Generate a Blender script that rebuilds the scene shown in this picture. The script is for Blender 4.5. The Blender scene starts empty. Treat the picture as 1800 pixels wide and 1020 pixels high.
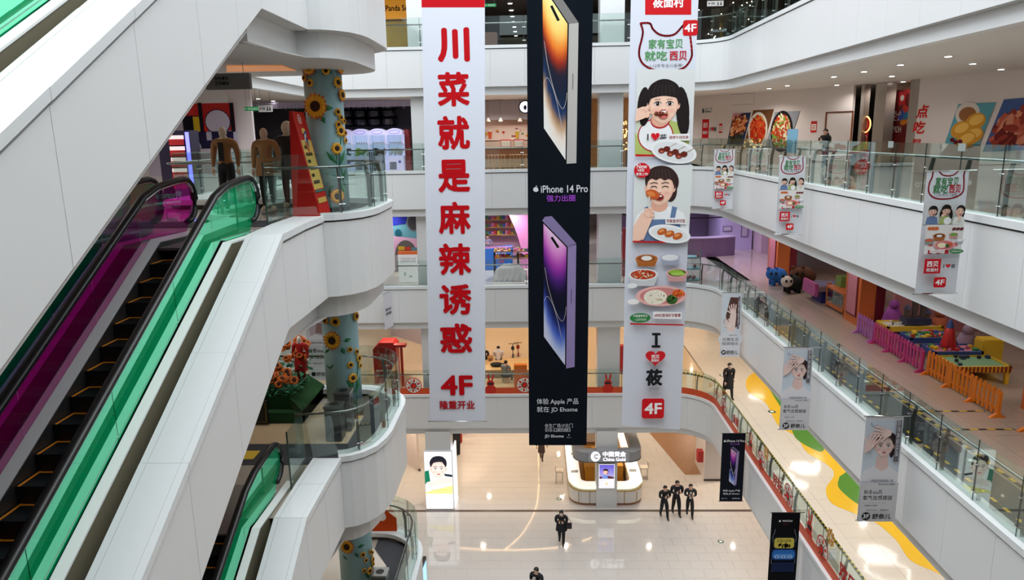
import bpy, bmesh, math, random
from mathutils import Vector, Matrix
from mathutils.geometry import tessellate_polygon
S = bpy.context.scene
C = S.collection
PI = math.pi
T30 = math.tan(math.radians(30))

# ------------------------------------------------------------------ camera
CAMZ, FPX = 18.0, 1270.0
_p, _y, _r = math.radians(12.17), math.radians(1.9), math.radians(-1.03)
CF = Vector((-math.sin(_y)*math.cos(_p), math.cos(_y)*math.cos(_p), -math.sin(_p)))
_R = Vector((math.cos(_y), math.sin(_y), 0)); _U = _R.cross(CF)
CR = _R*math.cos(_r) + _U*math.sin(_r); CU = CR.cross(CF)
CC = Vector((0, 0, CAMZ))
cam = bpy.data.cameras.new('camera'); camo = bpy.data.objects.new('camera', cam); C.objects.link(camo)
cam.sensor_width = 36; cam.lens = 36*FPX/1800; cam.clip_end = 300; cam.clip_start = .05
camo.matrix_world = Matrix(((CR.x, CU.x, -CF.x, 0), (CR.y, CU.y, -CF.y, 0), (CR.z, CU.z, -CF.z, CAMZ), (0, 0, 0, 1)))
S.camera = camo

# ------------------------------------------------------------------ world, daylight, exposure
w = bpy.data.worlds.new('world'); S.world = w; w.use_nodes = True
w.node_tree.nodes['Background'].inputs[0].default_value = (.86, .93, 1, 1)
w.node_tree.nodes['Background'].inputs[1].default_value = 1.5
S.view_settings.view_transform = 'Standard'; S.view_settings.look = 'None'
S.view_settings.exposure = -0.1; S.view_settings.gamma = 1.0
S.view_settings.use_curve_mapping = False
S.cycles.max_bounces = 7; S.cycles.diffuse_bounces = 4; S.cycles.glossy_bounces = 4
S.cycles.transparent_max_bounces = 24; S.cycles.transmission_bounces = 4
S.cycles.caustics_reflective = False; S.cycles.caustics_refractive = False
S.cycles.sample_clamp_indirect = 4
S.cycles.use_denoising = True

def area(name, loc, sx, sy, power, col=(1, 1, 1), rot=(0, 0, 0)):
    l = bpy.data.lights.new(name, 'AREA'); l.shape = 'RECTANGLE'; l.size = sx; l.size_y = sy
    l.energy = power; l.color = col
    o = bpy.data.objects.new(name, l); o.location = loc; o.rotation_euler = rot; C.objects.link(o)
    o['kind'] = 'helper'
    return o
area('skylight', (-.5, 16, 36), 19, 34, 9500, (.93, .97, 1))

# ------------------------------------------------------------------ helpers
def s2l(c):
    c = c/255.0
    return c/12.92 if c <= .04045 else ((c+.055)/1.055)**2.4
def rgb(r, g, b): return (s2l(r), s2l(g), s2l(b), 1)

MATS = {}
def mat(name, col, rough=.5, metal=0, emit=0, noise=0, nscale=8, coat=0, spec=.5, ecol=None):
    if name in MATS: return MATS[name]
    m = bpy.data.materials.new(name); m.use_nodes = True
    nt = m.node_tree; b = nt.nodes['Principled BSDF']
    c = rgb(*col)
    b.inputs['Base Color'].default_value = c
    b.inputs['Roughness'].default_value = rough; b.inputs['Metallic'].default_value = metal
    b.inputs['Specular IOR Level'].default_value = spec
    if coat: b.inputs['Coat Weight'].default_value = coat; b.inputs['Coat Roughness'].default_value = .05
    if emit:
        b.inputs['Emission Color'].default_value = rgb(*(ecol or col)); b.inputs['Emission Strength'].default_value = emit
    if noise:
        tc = nt.nodes.new('ShaderNodeTexCoord'); n = nt.nodes.new('ShaderNodeTexNoise'); n.inputs['Scale'].default_value = nscale
        n.inputs['Detail'].default_value = 4
        r = nt.nodes.new('ShaderNodeMix'); r.data_type = 'RGBA'
        k = 1-noise
        r.inputs[6].default_value = (c[0]*k, c[1]*k, c[2]*k, 1); r.inputs[7].default_value = c
        nt.links.new(tc.outputs['Object'], n.inputs['Vector']); nt.links.new(n.outputs['Fac'], r.inputs[0])
        nt.links.new(r.outputs[2], b.inputs['Base Color'])
    MATS[name] = m
    return m

def glass(name, tint, refl=(255, 255, 255), fac=.12, add=False, rough=.0, film=(0, 0, 0), haze=.2):
    if name in MATS: return MATS[name]
    m = bpy.data.materials.new(name); m.use_nodes = True; nt = m.node_tree
    nt.nodes.remove(nt.nodes['Principled BSDF']); out = nt.nodes['Material Output']
    t = nt.nodes.new('ShaderNodeBsdfTransparent'); t.inputs[0].default_value = rgb(*tint)
    g = nt.nodes.new('ShaderNodeBsdfGlossy'); g.inputs['Color'].default_value = rgb(*refl); g.inputs['Roughness'].default_value = rough
    if add:
        a_ = nt.nodes.new('ShaderNodeAddShader'); nt.links.new(t.outputs[0], a_.inputs[0]); nt.links.new(g.outputs[0], a_.inputs[1])
        df = nt.nodes.new('ShaderNodeBsdfDiffuse'); df.inputs[0].default_value = rgb(*film)
        x = nt.nodes.new('ShaderNodeMixShader'); x.inputs[0].default_value = haze; nt.links.new(a_.outputs[0], x.inputs[1]); nt.links.new(df.outputs[0], x.inputs[2])
    else:
        x = nt.nodes.new('ShaderNodeMixShader'); lw = nt.nodes.new('ShaderNodeLayerWeight'); lw.inputs[0].default_value = .35
        mr = nt.nodes.new('ShaderNodeMapRange'); mr.inputs[3].default_value = fac*.5; mr.inputs[4].default_value = min(1, fac*4)
        nt.links.new(lw.outputs['Fresnel'], mr.inputs[0]); nt.links.new(mr.outputs[0], x.inputs[0])
        nt.links.new(t.outputs[0], x.inputs[1]); nt.links.new(g.outputs[0], x.inputs[2])
    nt.links.new(x.outputs[0], out.inputs[0])
    MATS[name] = m
    return m

def colmat(name, rough=.6, emit=0):
    if name in MATS: return MATS[name]
    m = bpy.data.materials.new(name); m.use_nodes = True; nt = m.node_tree; b = nt.nodes['Principled BSDF']
    a = nt.nodes.new('ShaderNodeVertexColor'); a.layer_name = 'Col'
    nt.links.new(a.outputs[0], b.inputs['Base Color']); b.inputs['Roughness'].default_value = rough; b.inputs['Specular IOR Level'].default_value = .12
    if emit:
        nt.links.new(a.outputs[0], b.inputs['Emission Color']); b.inputs['Emission Strength'].default_value = emit
    MATS[name] = m
    return m

def wloc(o):
    v = Vector((0, 0, 0))
    while o: v += o.location; o = o.parent
    return v

def tag(o, label=None, cat=None, group=None, kind=None):
    if label: o['label'] = label
    if cat: o['category'] = cat
    if group: o['group'] = group
    if kind: o['kind'] = kind
    return o

def thing(name, label, cat, loc=(0, 0, 0), group=None):
    o = bpy.data.objects.new(name, None); C.objects.link(o); o.location = loc; o.empty_display_size = .2
    return tag(o, label, cat, group)

def dup(o, loc=None, rotz=None, label=None, group=None, parent=None):
    c = o.copy(); C.objects.link(c)
    if parent is not None: c.parent = parent
    if loc is not None: c.location = loc
    if rotz is not None: c.rotation_euler = (0, 0, rotz)
    if label: c['label'] = label
    if group: c['group'] = group
    for ch in o.children: dup(ch, parent=c)
    return c

class MB:
    def __init__(s): s.v = []; s.f = []; s.m = []; s.mi = 0; s.cols = []
    def add(s, vs, fs, col=None):
        n = len(s.v); s.v += [tuple(p) for p in vs]
        for f in fs: s.f.append(tuple(i+n for i in f)); s.m.append(s.mi); s.cols.append(col)
        return s
    def box(s, x0, x1, y0, y1, z0, z1):
        if x0 > x1: x0, x1 = x1, x0
        if y0 > y1: y0, y1 = y1, y0
        if z0 > z1: z0, z1 = z1, z0
        vs = [(x, y, z) for z in (z0, z1) for y in (y0, y1) for x in (x0, x1)]
        return s.add(vs, [(0, 2, 3, 1), (4, 5, 7, 6), (0, 1, 5, 4), (2, 6, 7, 3), (0, 4, 6, 2), (1, 3, 7, 5)])
    def prism(s, poly, d, top=True):
        """extrude a 3D polygon by vector d"""
        n = len(poly); p = [Vector(a) for a in poly]; d = Vector(d)
        vs = p + [a+d for a in p]
        tri = [tuple(t) for t in tessellate_polygon([p])]
        fs = tri + [(c+n, b+n, a+n) for a, b, c in tri] + [(i, (i+1) % n, (i+1) % n+n, i+n) for i in range(n)]
        return s.add(vs, fs)
    def cyl(s, c, r, h, n=20, r2=None, axis='z'):
        r2 = r if r2 is None else r2; vs = []
        for k, rr in ((0, r), (h, r2)):
            for i in range(n):
                a = 2*PI*i/n; q = (rr*math.cos(a), rr*math.sin(a), k)
                if axis == 'x': q = (q[2], q[0], q[1])
                elif axis == 'y': q = (q[0], q[2], q[1])
                vs.append((c[0]+q[0], c[1]+q[1], c[2]+q[2]))
        fs = [(i, (i+1) % n, (i+1) % n+n, i+n) for i in range(n)] + [tuple(range(n-1, -1, -1)), tuple(range(n, 2*n))]
        return s.add(vs, fs)
    def tube(s, path, r, n=8, sx=1, caps=True):
        P = [Vector(p) for p in path]; m = len(P); vs = []
        for i, p in enumerate(P):
            t = (P[min(i+1, m-1)]-P[max(i-1, 0)]).normalized()
            a = t.cross(Vector((0, 0, 1)))
            if a.length < 1e-3: a = t.cross(Vector((0, 1, 0))) if abs(t.y) < .9 else Vector((1, 0, 0))
            a.normalize(); b = a.cross(t)
            rr = r[i] if isinstance(r, (list, tuple)) else r
            for k in range(n):
                q = 2*PI*k/n; vs.append(p+a*math.cos(q)*rr*sx+b*math.sin(q)*rr)
        fs = [(i*n+k, i*n+(k+1) % n, (i+1)*n+(k+1) % n, (i+1)*n+k) for i in range(m-1) for k in range(n)]
        if caps: fs += [tuple(range(n-1, -1, -1)), tuple((m-1)*n+k for k in range(n))]
        return s.add(vs, fs)
    def lathe(s, c, prof, n=20):
        vs = []; m = len(prof)
        for r, z in prof:
            for i in range(n):
                a = 2*PI*i/n; vs.append((c[0]+r*math.cos(a), c[1]+r*math.sin(a), c[2]+z))
        fs = [(j*n+i, j*n+(i+1) % n, (j+1)*n+(i+1) % n, (j+1)*n+i) for j in range(m-1) for i in range(n)]
        fs += [tuple(range(n-1, -1, -1)), tuple((m-1)*n+i for i in range(n))]
        return s.add(vs, fs)
    def ball(s, c, rx, ry=None, rz=None, n=12, m=8, rot=None):
        ry = rx if ry is None else ry; rz = rx if rz is None else rz
        vs = []
        for j in range(m+1):
            t = PI*j/m
            for i in range(n):
                a = 2*PI*i/n
                v = Vector((rx*math.sin(t)*math.cos(a), ry*math.sin(t)*math.sin(a), rz*math.cos(t)))
                if rot: v.rotate(rot)
                vs.append(Vector(c)+v)
        fs = [(j*n+i, (j+1)*n+i, (j+1)*n+(i+1) % n, j*n+(i+1) % n) for j in range(m) for i in range(n)]
        return s.add(vs, fs)
    def strip(s, path, o0, o1, z0, z1, closed=False):
        """sweep rectangle (horizontal offsets o0..o1 to the left of travel, z0..z1) along 2D path"""
        L = offs(path, o0); Rr = offs(path, o1); m = len(path); vs = []
        for a, b in zip(L, Rr): vs += [(a[0], a[1], z0), (b[0], b[1], z0), (b[0], b[1], z1), (a[0], a[1], z1)]
        fs = []
        for i in range(m-1):
            a = i*4; b = a+4
            for k in range(4): fs.append((a+k, a+(k+1) % 4, b+(k+1) % 4, b+k))
        fs += [(3, 2, 1, 0), ((m-1)*4, (m-1)*4+1, (m-1)*4+2, (m-1)*4+3)]
        return s.add(vs, fs)
    def build(s, name, m, parent=None, smooth=False, bevel=0, fix=True):
        me = bpy.data.meshes.new(name)
        off = wloc(parent) if parent else Vector((0, 0, 0))
        me.from_pydata([tuple(Vector(v)-off) for v in s.v], [], s.f)
        ms = m if isinstance(m, (list, tuple)) else [m]
        for q in ms: me.materials.append(q)
        for p, i in zip(me.polygons, s.m): p.material_index = i; p.use_smooth = smooth
        if any(c is not None for c in s.cols):
            ca = me.color_attributes.new('Col', 'FLOAT_COLOR', 'CORNER'); buf = []
            for f, c in zip(s.f, s.cols):
                if c is None: buf += [1.0]*4*len(f)
                elif isinstance(c[0], (tuple, list)):
                    for k in range(len(f)): buf += c[k]
                else: buf += list(c)*len(f)
            ca.data.foreach_set('color', buf)
        if fix:
            bm = bmesh.new(); bm.from_mesh(me); bmesh.ops.recalc_face_normals(bm, faces=bm.faces)
            if bevel: bmesh.ops.bevel(bm, geom=[e for e in bm.edges if len(e.link_faces) == 2 and e.calc_face_angle(0) > .6], offset=bevel, segments=2, affect='EDGES', clamp_overlap=True)
            bm.to_mesh(me); bm.free()
        o = bpy.data.objects.new(name, me); C.objects.link(o)
        if parent: o.parent = parent
        return o

def offs(path, d):
    if abs(d) < 1e-9: return [tuple(p[:2]) for p in path]
    out = []; m = len(path)
    for i in range(m):
        a = Vector(path[max(i-1, 0)][:2]); b = Vector(path[i][:2]); c = Vector(path[min(i+1, m-1)][:2])
        d1 = (b-a).normalized() if i > 0 else (c-b).normalized(); d2 = (c-b).normalized() if i < m-1 else d1
        n1 = Vector((-d1.y, d1.x)); n2 = Vector((-d2.y, d2.x)); n = (n1+n2)
        if n.length < 1e-6: n = n1
        n.normalize(); k = 1/max(.3, n.dot(n1))
        q = b+n*d*k; out.append((q.x, q.y))
    return out

def pix(px, py, x=None, y=None, z=None):
    """the point of a real plane (x=, y= or z= constant, metres) that the photograph shows at a pixel"""
    r = CF + CR*((px-900)/FPX) - CU*((py-510)/FPX)
    t = (z-CC.z)/r.z if z is not None else ((y-CC.y)/r.y if y is not None else (x-CC.x)/r.x)
    return CC+r*t

def single(name, mb, m, label, cat, group=None, kind=None, **k):
    return tag(mb.build(name, m, **k), label, cat, group, kind)
def struct(name, mb, m, parent=None, **k):
    o = mb.build(name, m, parent, **k)
    if parent is None: o['kind'] = 'structure'
    return o

_tc = {}
def text_mesh(body, bold=0.0):
    k = (body, bold)
    if k in _tc: return _tc[k]
    cu = bpy.data.curves.new('lettering', 'FONT'); cu.body = body; cu.offset = bold; cu.resolution_u = 3
    cu.align_x = 'CENTER'
    o = bpy.data.objects.new('tmp', cu); C.objects.link(o)
    dg = bpy.context.evaluated_depsgraph_get(); me = bpy.data.meshes.new_from_object(o.evaluated_get(dg))
    vs = [v.co.copy() for v in me.vertices]; fs = [tuple(p.vertices) for p in me.polygons]
    C.objects.unlink(o); bpy.data.objects.remove(o); bpy.data.meshes.remove(me)
    xs = [v.x for v in vs] or [0]; ys = [v.y for v in vs] or [0]
    bb = (min(xs), max(xs), min(ys), max(ys))
    _tc[k] = (vs, fs, bb); return _tc[k]

class Plate:
    """a flat surface with its own 2D frame: origin O, unit vectors U (across), V (up), N (towards the viewer side)"""
    def __init__(s, O, U, V, N, step=.0012):
        s.O = Vector(O); s.U = Vector(U).normalized(); s.V = Vector(V).normalized(); s.N = Vector(N).normalized(); s.step = step
        s.mb = MB(); s.k = 1
    def pt(s, u, v, k=None): return s.O+s.U*u+s.V*v+s.N*(s.step*(s.k if k is None else k))
    def up(s): s.k += 1; return s
    def px(s, px, py):
        r = CF + CR*((px-900)/FPX) - CU*((py-510)/FPX)
        t = (s.O-CC).dot(s.N)/r.dot(s.N); q = CC+r*t-s.O
        return (q.dot(s.U), q.dot(s.V))
    def poly(s, pts, col, px=False, raise_=True):
        if px: pts = [s.px(*p) for p in pts]
        P = [s.pt(*p) for p in pts]
        c = col if isinstance(col[0], (list, tuple)) else rgb(*col)
        tri = tessellate_polygon([[Vector((a, b, 0)) for a, b in pts]])
        for t in tri:
            a, b, cc = [P[i] for i in t]
            if (b-a).cross(cc-a).dot(s.N) < 0: t = (t[0], t[2], t[1])
            s.mb.add([P[i] for i in t], [(0, 1, 2)], c if not isinstance(c[0], (list, tuple)) else [rgb(*c[i]) for i in t])
        if raise_: s.k += 1
        return s
    def rect(s, u0, v0, u1, v1, col, **k): return s.poly([(u0, v0), (u1, v0), (u1, v1), (u0, v1)], col, **k)
    def ell(s, u, v, ru, rv, col, n=18, rot=0, a0=0, a1=2*PI, px=False, **k):
        ps = []
        full = abs(a1-a0-2*PI) < 1e-6
        for i in range(n if full else n+1):
            a = a0+(a1-a0)*i/n; x = ru*math.cos(a); y = rv*math.sin(a)
            ps.append((u+x*math.cos(rot)-y*math.sin(rot), v+x*math.sin(rot)+y*math.cos(rot)))
        return s.poly(ps, col, px=px, **k)
    def rrect(s, u0, v0, u1, v1, r, col, px=False, n=5, **k):
        ps = []
        for cx, cy, a in ((u1-r, v1-r, 0), (u0+r, v1-r, PI/2), (u0+r, v0+r, PI), (u1-r, v0+r, 1.5*PI)):
            for i in range(n+1): ps.append((cx+r*math.cos(a+PI/2*i/n), cy+r*math.sin(a+PI/2*i/n)))
        return s.poly(ps, col, px=px, **k)
    def line(s, pts, wd, col, px=False, raise_=True):
        if px: pts = [s.px(*p) for p in pts]
        for a, b in zip(pts[:-1], pts[1:]):
            d = Vector((b[0]-a[0], b[1]-a[1]))
            if d.length < 1e-6: continue
            d.normalize(); n = Vector((-d.y, d.x))*wd/2; e = d*wd*.3
            s.poly([(a[0]-n.x-e.x, a[1]-n.y-e.y), (b[0]-n.x+e.x, b[1]-n.y+e.y), (b[0]+n.x+e.x, b[1]+n.y+e.y), (a[0]+n.x-e.x, a[1]+n.y-e.y)], col, raise_=False)
        if raise_: s.k += 1
        return s
    def grid(s, u0, v0, u1, v1, nu, nv, fn, mask=None):
        for j in range(nv):
            for i in range(nu):
                a, b = u0+(u1-u0)*i/nu, u0+(u1-u0)*(i+1)/nu; c, d = v0+(v1-v0)*j/nv, v0+(v1-v0)*(j+1)/nv
                if mask and not mask((a+b)/2, (c+d)/2): continue
                q = [(a, c), (b, c), (b, d), (a, d)]
                cols = [rgb(*fn(*p)) for p in q]
                P = [s.pt(*p) for p in q]
                if (P[1]-P[0]).cross(P[2]-P[0]).dot(s.N) < 0: P.reverse(); cols.reverse()
                s.mb.add(P, [(0, 1, 2, 3)], cols)
        s.k += 1; return s
    def text(s, body, u, v, h, col, bold=.0, wd=None, rot=0, px=False, shear=0):
        """text centred on (u, v), cap height/box height h, optional total width wd"""
        vs, fs, bb = text_mesh(body, 0)
        if not vs: return s
        k = h/max(1e-6, bb[3]-bb[2]); kx = k if wd is None else wd/max(1e-6, bb[1]-bb[0])
        cx, cy = (bb[0]+bb[1])/2, (bb[2]+bb[3])/2; c = rgb(*col)
        if bold:      # heavier strokes: the glyph printed again slightly shifted, all in the same ink
            k *= 1-2*bold*.9; kx *= 1-2*bold*.9
        sh = [(0, 0)] if not bold else [(math.cos(PI/4*i)*bold*1.05, math.sin(PI/4*i)*bold*1.05) for i in range(8)]+[(0, 0)]
        for sx_, sy_ in sh:
            P = []
            for p in vs:
                x, y = (p.x-cx+sx_)*kx, (p.y-cy+sy_)*k; x += shear*y
                P.append(s.pt(u+x*math.cos(rot)-y*math.sin(rot), v+x*math.sin(rot)+y*math.cos(rot)))
            flip = len(fs) and (P[fs[0][1]]-P[fs[0][0]]).cross(P[fs[0][2]]-P[fs[0][1]]).dot(s.N) < 0
            s.mb.add(P, [tuple(reversed(f)) if flip else f for f in fs], c); s.k += .3
        s.k += .7
        return s
    def ptext(s, body, px, py, hpx, col, bold=0, wpx=None, shear=0):
        """text centred at a photograph pixel with pixel height/width"""
        a = s.px(px, py-hpx/2); b = s.px(px, py+hpx/2); c = s.px(px, py)
        wd = None
        if wpx: l = s.px(px-wpx/2, py); r = s.px(px+wpx/2, py); wd = math.hypot(r[0]-l[0], r[1]-l[1])
        return s.text(body, c[0], c[1], math.hypot(a[0]-b[0], a[1]-b[1]), col, bold, wd, shear=shear)
    def done(s, name, parent, m=None, rough=.6, emit=0):
        o = s.mb.build(name, m or colmat('printed_ink' if not emit else 'lit_print_%g' % emit, rough, emit), parent, fix=False)
        s.mb = MB(); return o

# ------------------------------------------------------------------ shared materials
WHITE = mat('white_panel', (226, 228, 228), .35, noise=.03, nscale=.7)
CAPW = mat('white_cap', (224, 228, 228), .3)
SOFFIT = mat('soffit_paint', (205, 203, 200), .7)
CEIL = mat('ceiling_paint', (212, 206, 200), .8)
GROOVE = mat('groove_dark', (95, 93, 88), .6)
STEEL = mat('brushed_steel', (178, 180, 180), .28, 1)
CHROME = mat('chrome', (215, 217, 218), .1, 1)
DSTEEL = mat('dark_steel', (98, 100, 99), .35, .8)
BLACK = mat('black_rubber', (14, 14, 15), .35)
TILE = mat('cream_tile', (222, 214, 203), .08, noise=.06, nscale=2, coat=.4)
GROUT = mat('tile_joint', (165, 155, 142), .4)
CARPET = mat('dark_carpet', (62, 63, 68), .85, noise=.35, nscale=30)
CLEAR = glass('clear_glass', (243, 249, 247), (240, 250, 247), .085)
LAMP = mat('lamp_glow', (255, 250, 240), .5, emit=14)
RED = mat('red_paint', (190, 25, 28), .45)
BANNERW = mat('white_banner_cloth', (228, 232, 240), .7)
# ================================================================== STRUCTURE
CAP = {1: 5.92, 2: 11.20, 3: 16.48, 4: 21.76}
FL = {k: v-.25 for k, v in CAP.items()}; FL[0] = 0.0
XR = {1: 7.95, 2: 7.97, 3: 7.78, 4: 8.05}
YB = 32.5
XL = -9.35
YFAR = {1: 20.4, 2: 18.9, 3: 18.6, 4: 19.0}
def arc(cx, cy, r, a0, a1, n=7):
    return [(cx+r*math.cos(math.radians(a0+(a1-a0)*i/n)), cy+r*math.sin(math.radians(a0+(a1-a0)*i/n))) for i in range(n+1)]
def right_back_path(k):
    X = XR[k]; r = 1.7
    return [(X, -.35), (X, YB-r)] + arc(X-r, YB-r, r, 0, 90)[1:] + [(XL, YB)]
def peninsula(k):
    yf = YFAR[k]
    return [(XL, yf+.2), (-5.0, yf+.2)] + arc(-4.95, yf-1.3, 1.5, 90, 0)[1:] + [(-3.45, 15.9)] + \
        [(-3.5, 15.5), (-3.63, 15.05), (-3.85, 14.75), (-4.08, 14.58), (-4.33, 14.5)]
def left_path(k): return [(XL, YB), (XL, YFAR[k]+.2)]
def hole(k):
    p = right_back_path(k) + left_path(k)[1:] + peninsula(k)[1:] + [(-4.33, 12.35), (XL, 12.35), (XL, 3.3), (-4.4, 3.3), (-4.4, -.35)]
    return p
OX0, OX1, OY0, OY1 = -24, 26, -9, 56
def ring(mb, hol, z, o=0):
    h = [Vector((a, b, z)) for a, b in hol]
    outer = [Vector((OX0, OY0, z)), Vector((OX1, OY0, z)), Vector((OX1, OY1, z)), Vector((OX0, OY1, z))]
    tris = tessellate_polygon([outer, h]); allp = outer+h
    mb.add(allp, [tuple(t) for t in tris])

trimno = 0
for k in (1, 2, 3, 4):
    L = CAP[k]; hp = hole(k)
    # floor slab of the upper storey and ceiling of the one below
    mb = MB(); ring(mb, hp, L-.25); ring(mb, hp, L-.60)
    fo = struct('floor_%d' % k, mb, GROUT if k in (1, 2, 3) else TILE, fix=False)
    hc = offs([hp[-1]]+hp+[hp[0]], -.34)[1:-1]; cmb = MB(); ring(cmb, hc, L-1.93); ring(cmb, hc, L-1.90)
    struct('ceiling_%d' % (k-1), cmb, CEIL, fix=False)
    runs = [('back', right_back_path(k), 1.5), ('gallery', left_path(k), 1.5), ('landing', peninsula(k)+[(-4.33, 14.5)], 1.25)]
    for nm, path, pl in runs:
        trimno += 1
        # drop duplicate points
        P = [path[0]]
        for q in path[1:]:
            if math.hypot(q[0]-P[-1][0], q[1]-P[-1][1]) > .02: P.append(q)
        path = P
        sgn = -1   # slab is to the right of travel (void on the left)
        base = MB().strip(path, sgn*.06, sgn*.20, L-1.72, L-.14)
        t = struct('trim_%d' % trimno, base, GROOVE)
        MB().strip(path, -.03*sgn*-1*-1, sgn*.34, L-.13, L).build('cap', CAPW, t)
        dr = .48 if nm == 'landing' else .33
        bp = path+[(-4.33, 12.2)] if nm == 'landing' else path; bi = .30 if nm == 'landing' else .16
        MB().strip(bp, sgn*bi, sgn*.42, L-1.73-dr, L-1.70).build('recessed_band', WHITE, t)
        MB().strip(path, sgn*.05, sgn*.42, L-1.73, L-1.70).build('soffit_strip', SOFFIT, t)
        if nm == 'landing':
            cc = offs(path, sgn*.32); z = L-2.22
            pl3 = [Vector((a, b, z)) for a, b in cc] + [Vector((-4.8, 12.35, z)), Vector((XL, 12.35, z))]
            MB().prism(pl3, (0, 0, .03)).build('landing_soffit', SOFFIT, t)
        # facing panels, one object each
        D = [0]
        for a, b in zip(path[:-1], path[1:]): D.append(D[-1]+math.hypot(b[0]-a[0], b[1]-a[1]))
        tot = D[-1]; n = max(1, round(tot/pl))
        def at_s(s_):
            for i in range(len(D)-1):
                if s_ <= D[i+1]+1e-9:
                    q = (s_-D[i])/(D[i+1]-D[i]); return (path[i][0]+(path[i+1][0]-path[i][0])*q, path[i][1]+(path[i+1][1]-path[i][1])*q)
            return path[-1]
        for j in range(n):
            s0, s1 = tot*j/n+.0028, tot*(j+1)/n-.0028
            pts = [at_s(s0)] + [path[i] for i in range(len(D)) if s0+.01 < D[i] < s1-.01] + [at_s(s1)]
            MB().strip(pts, 0, sgn*.06, L-1.72, L-.17).build('panel', WHITE, t)
# ground floor
g = MB().box(OX0, OX1, OY0, OY1, -.3, -.012)
floor0 = struct('floor_0', g, GROUT)
def tiles(parent, x0, x1, y0, y1, sx, sy, z, m, offset=False, inside=None, gap=.006, limit=300, key=(0, 25)):
    me = None; cells = []
    j = 0; y = y0
    while y < y1-1e-6:
        x = x0-(sx/2 if offset and j % 2 else 0)
        while x < x1-1e-6:
            cx, cy = x+sx/2, y+sy/2
            if inside is None or inside(cx, cy): cells.append((cx, cy))
            x += sx
        y += sy; j += 1
    cells.sort(key=lambda c: math.hypot(c[0]-key[0], c[1]-key[1]))
    tmp = MB().box(-sx/2+gap/2, sx/2-gap/2, -sy/2+gap/2, sy/2-gap/2, -.012, 0).build('tile', m, None)
    me = tmp.data; bpy.data.objects.remove(tmp)
    for cx, cy in cells[:limit]:
        o = bpy.data.objects.new('tile', me); C.objects.link(o); o.parent = parent; o.location = (cx, cy, z)
    if len(cells) > limit:
        b = MB()
        for cx, cy in cells[limit:]: b.box(cx-sx/2+gap/2, cx+sx/2-gap/2, cy-sy/2+gap/2, cy+sy/2-gap/2, z-.012, z)
        o = b.build('tile_field', m, parent, fix=False); o['kind'] = 'stuff'
TILE0 = mat('ground_tile', (214, 207, 200), .035, noise=.05, nscale=1.5, coat=.8)
tiles(floor0, -12, 15, 16, 54, .9, .6, 0, TILE0, offset=True, key=(1, 29))
floors = {k: bpy.data.objects['floor_%d' % k] for k in (1, 2, 3)}
tiles(floors[1], XR[1]+.7, 16.7, 14, 50, .8, .8, FL[1]+.012, TILE, key=(10, 24))
tiles(floors[1], -8.9, XR[1]+.7, 33.2, 50, .8, .8, FL[1]+.012, mat('warm_tile', (214, 190, 158), .12, coat=.3, noise=.05), key=(1, 35), limit=200)
tiles(floors[2], XR[2]+1.7, 18, 12, 48, .8, .8, FL[2]+.012, mat('beige_tile', (196, 182, 168), .1, coat=.4, noise=.08), key=(11, 20))
tiles(floors[2], -8.9, XR[2]+1.7, 34.1, 48, .8, .8, FL[2]+.012, TILE, key=(1, 35), limit=150)
tiles(floors[3], XR[3]+.5, 22, 10, 46, .8, .8, FL[3]+.012, TILE, key=(11, 25), limit=250)
tiles(floors[3], -8.9, XR[3]+.5, 33.3, 46, .8, .8, FL[3]+.012, TILE, key=(1, 35), limit=120)
# landing and left-hand floors
for k in (1, 2, 3):
    tiles(floors[k], -20, -9.4, 14.2, 30, .8, .8, FL[k]+.012, MATS['warm_tile'] if k < 3 else TILE, key=(-9, 20), limit=60)
# dark border stone across the ground floor
single_strip = MB().box(-12, 14.5, 32.12, 32.32, -.01, .004)
o = struct('trim_90', single_strip, mat('dark_border_stone', (92, 78, 72), .2))
# outer shell
sh = MB()
sh.box(OX0-.3, OX0, OY0, OY1, -.3, 26); struct('wall_left', sh, SOFFIT)
struct('wall_right', MB().box(OX1, OX1+.3, OY0, OY1, -.3, 26), SOFFIT)
struct('wall_back', MB().box(OX0, OX1, OY1, OY1+.3, -.3, 26), SOFFIT)
struct('wall_front', MB().box(OX0, OX1, OY0-.3, OY0, -.3, 26), SOFFIT)  # unseen wall behind the camera, added to bounce light
mb = MB(); ring(mb, [(8.5, -.4), (8.5, 33), (-9.6, 33), (-9.6, -.4)], 26.2); ring(mb, [(8.5, -.4), (8.5, 33), (-9.6, 33), (-9.6, -.4)], 26.4)
struct('roof', mb, CEIL, fix=False)

# back columns (through all storeys)
def pier(name, x0, x1, y0, y1, z0, z1, m=WHITE, label=None):
    t = MB().box(x0, x1, y0, y1, z0, z1); return struct(name, t, m)
n = 0
for x0 in (-5.46, 2.92):
    for k in (0, 1, 2, 3, 4):
        n += 1
        z0 = FL[k]; z1 = CAP[k+1]-1.93 if k < 4 else 26.2
        yy = 33.02 if k else 32.95
        xa, xb = (x0, x0+1.05) if k else ((-5.41, -4.2) if x0 < 0 else (2.87, 3.87))
        if k == 0: yy = 32.5
        pier('pillar', xa, xb, yy, yy+1.0, z0, z1)
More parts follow.
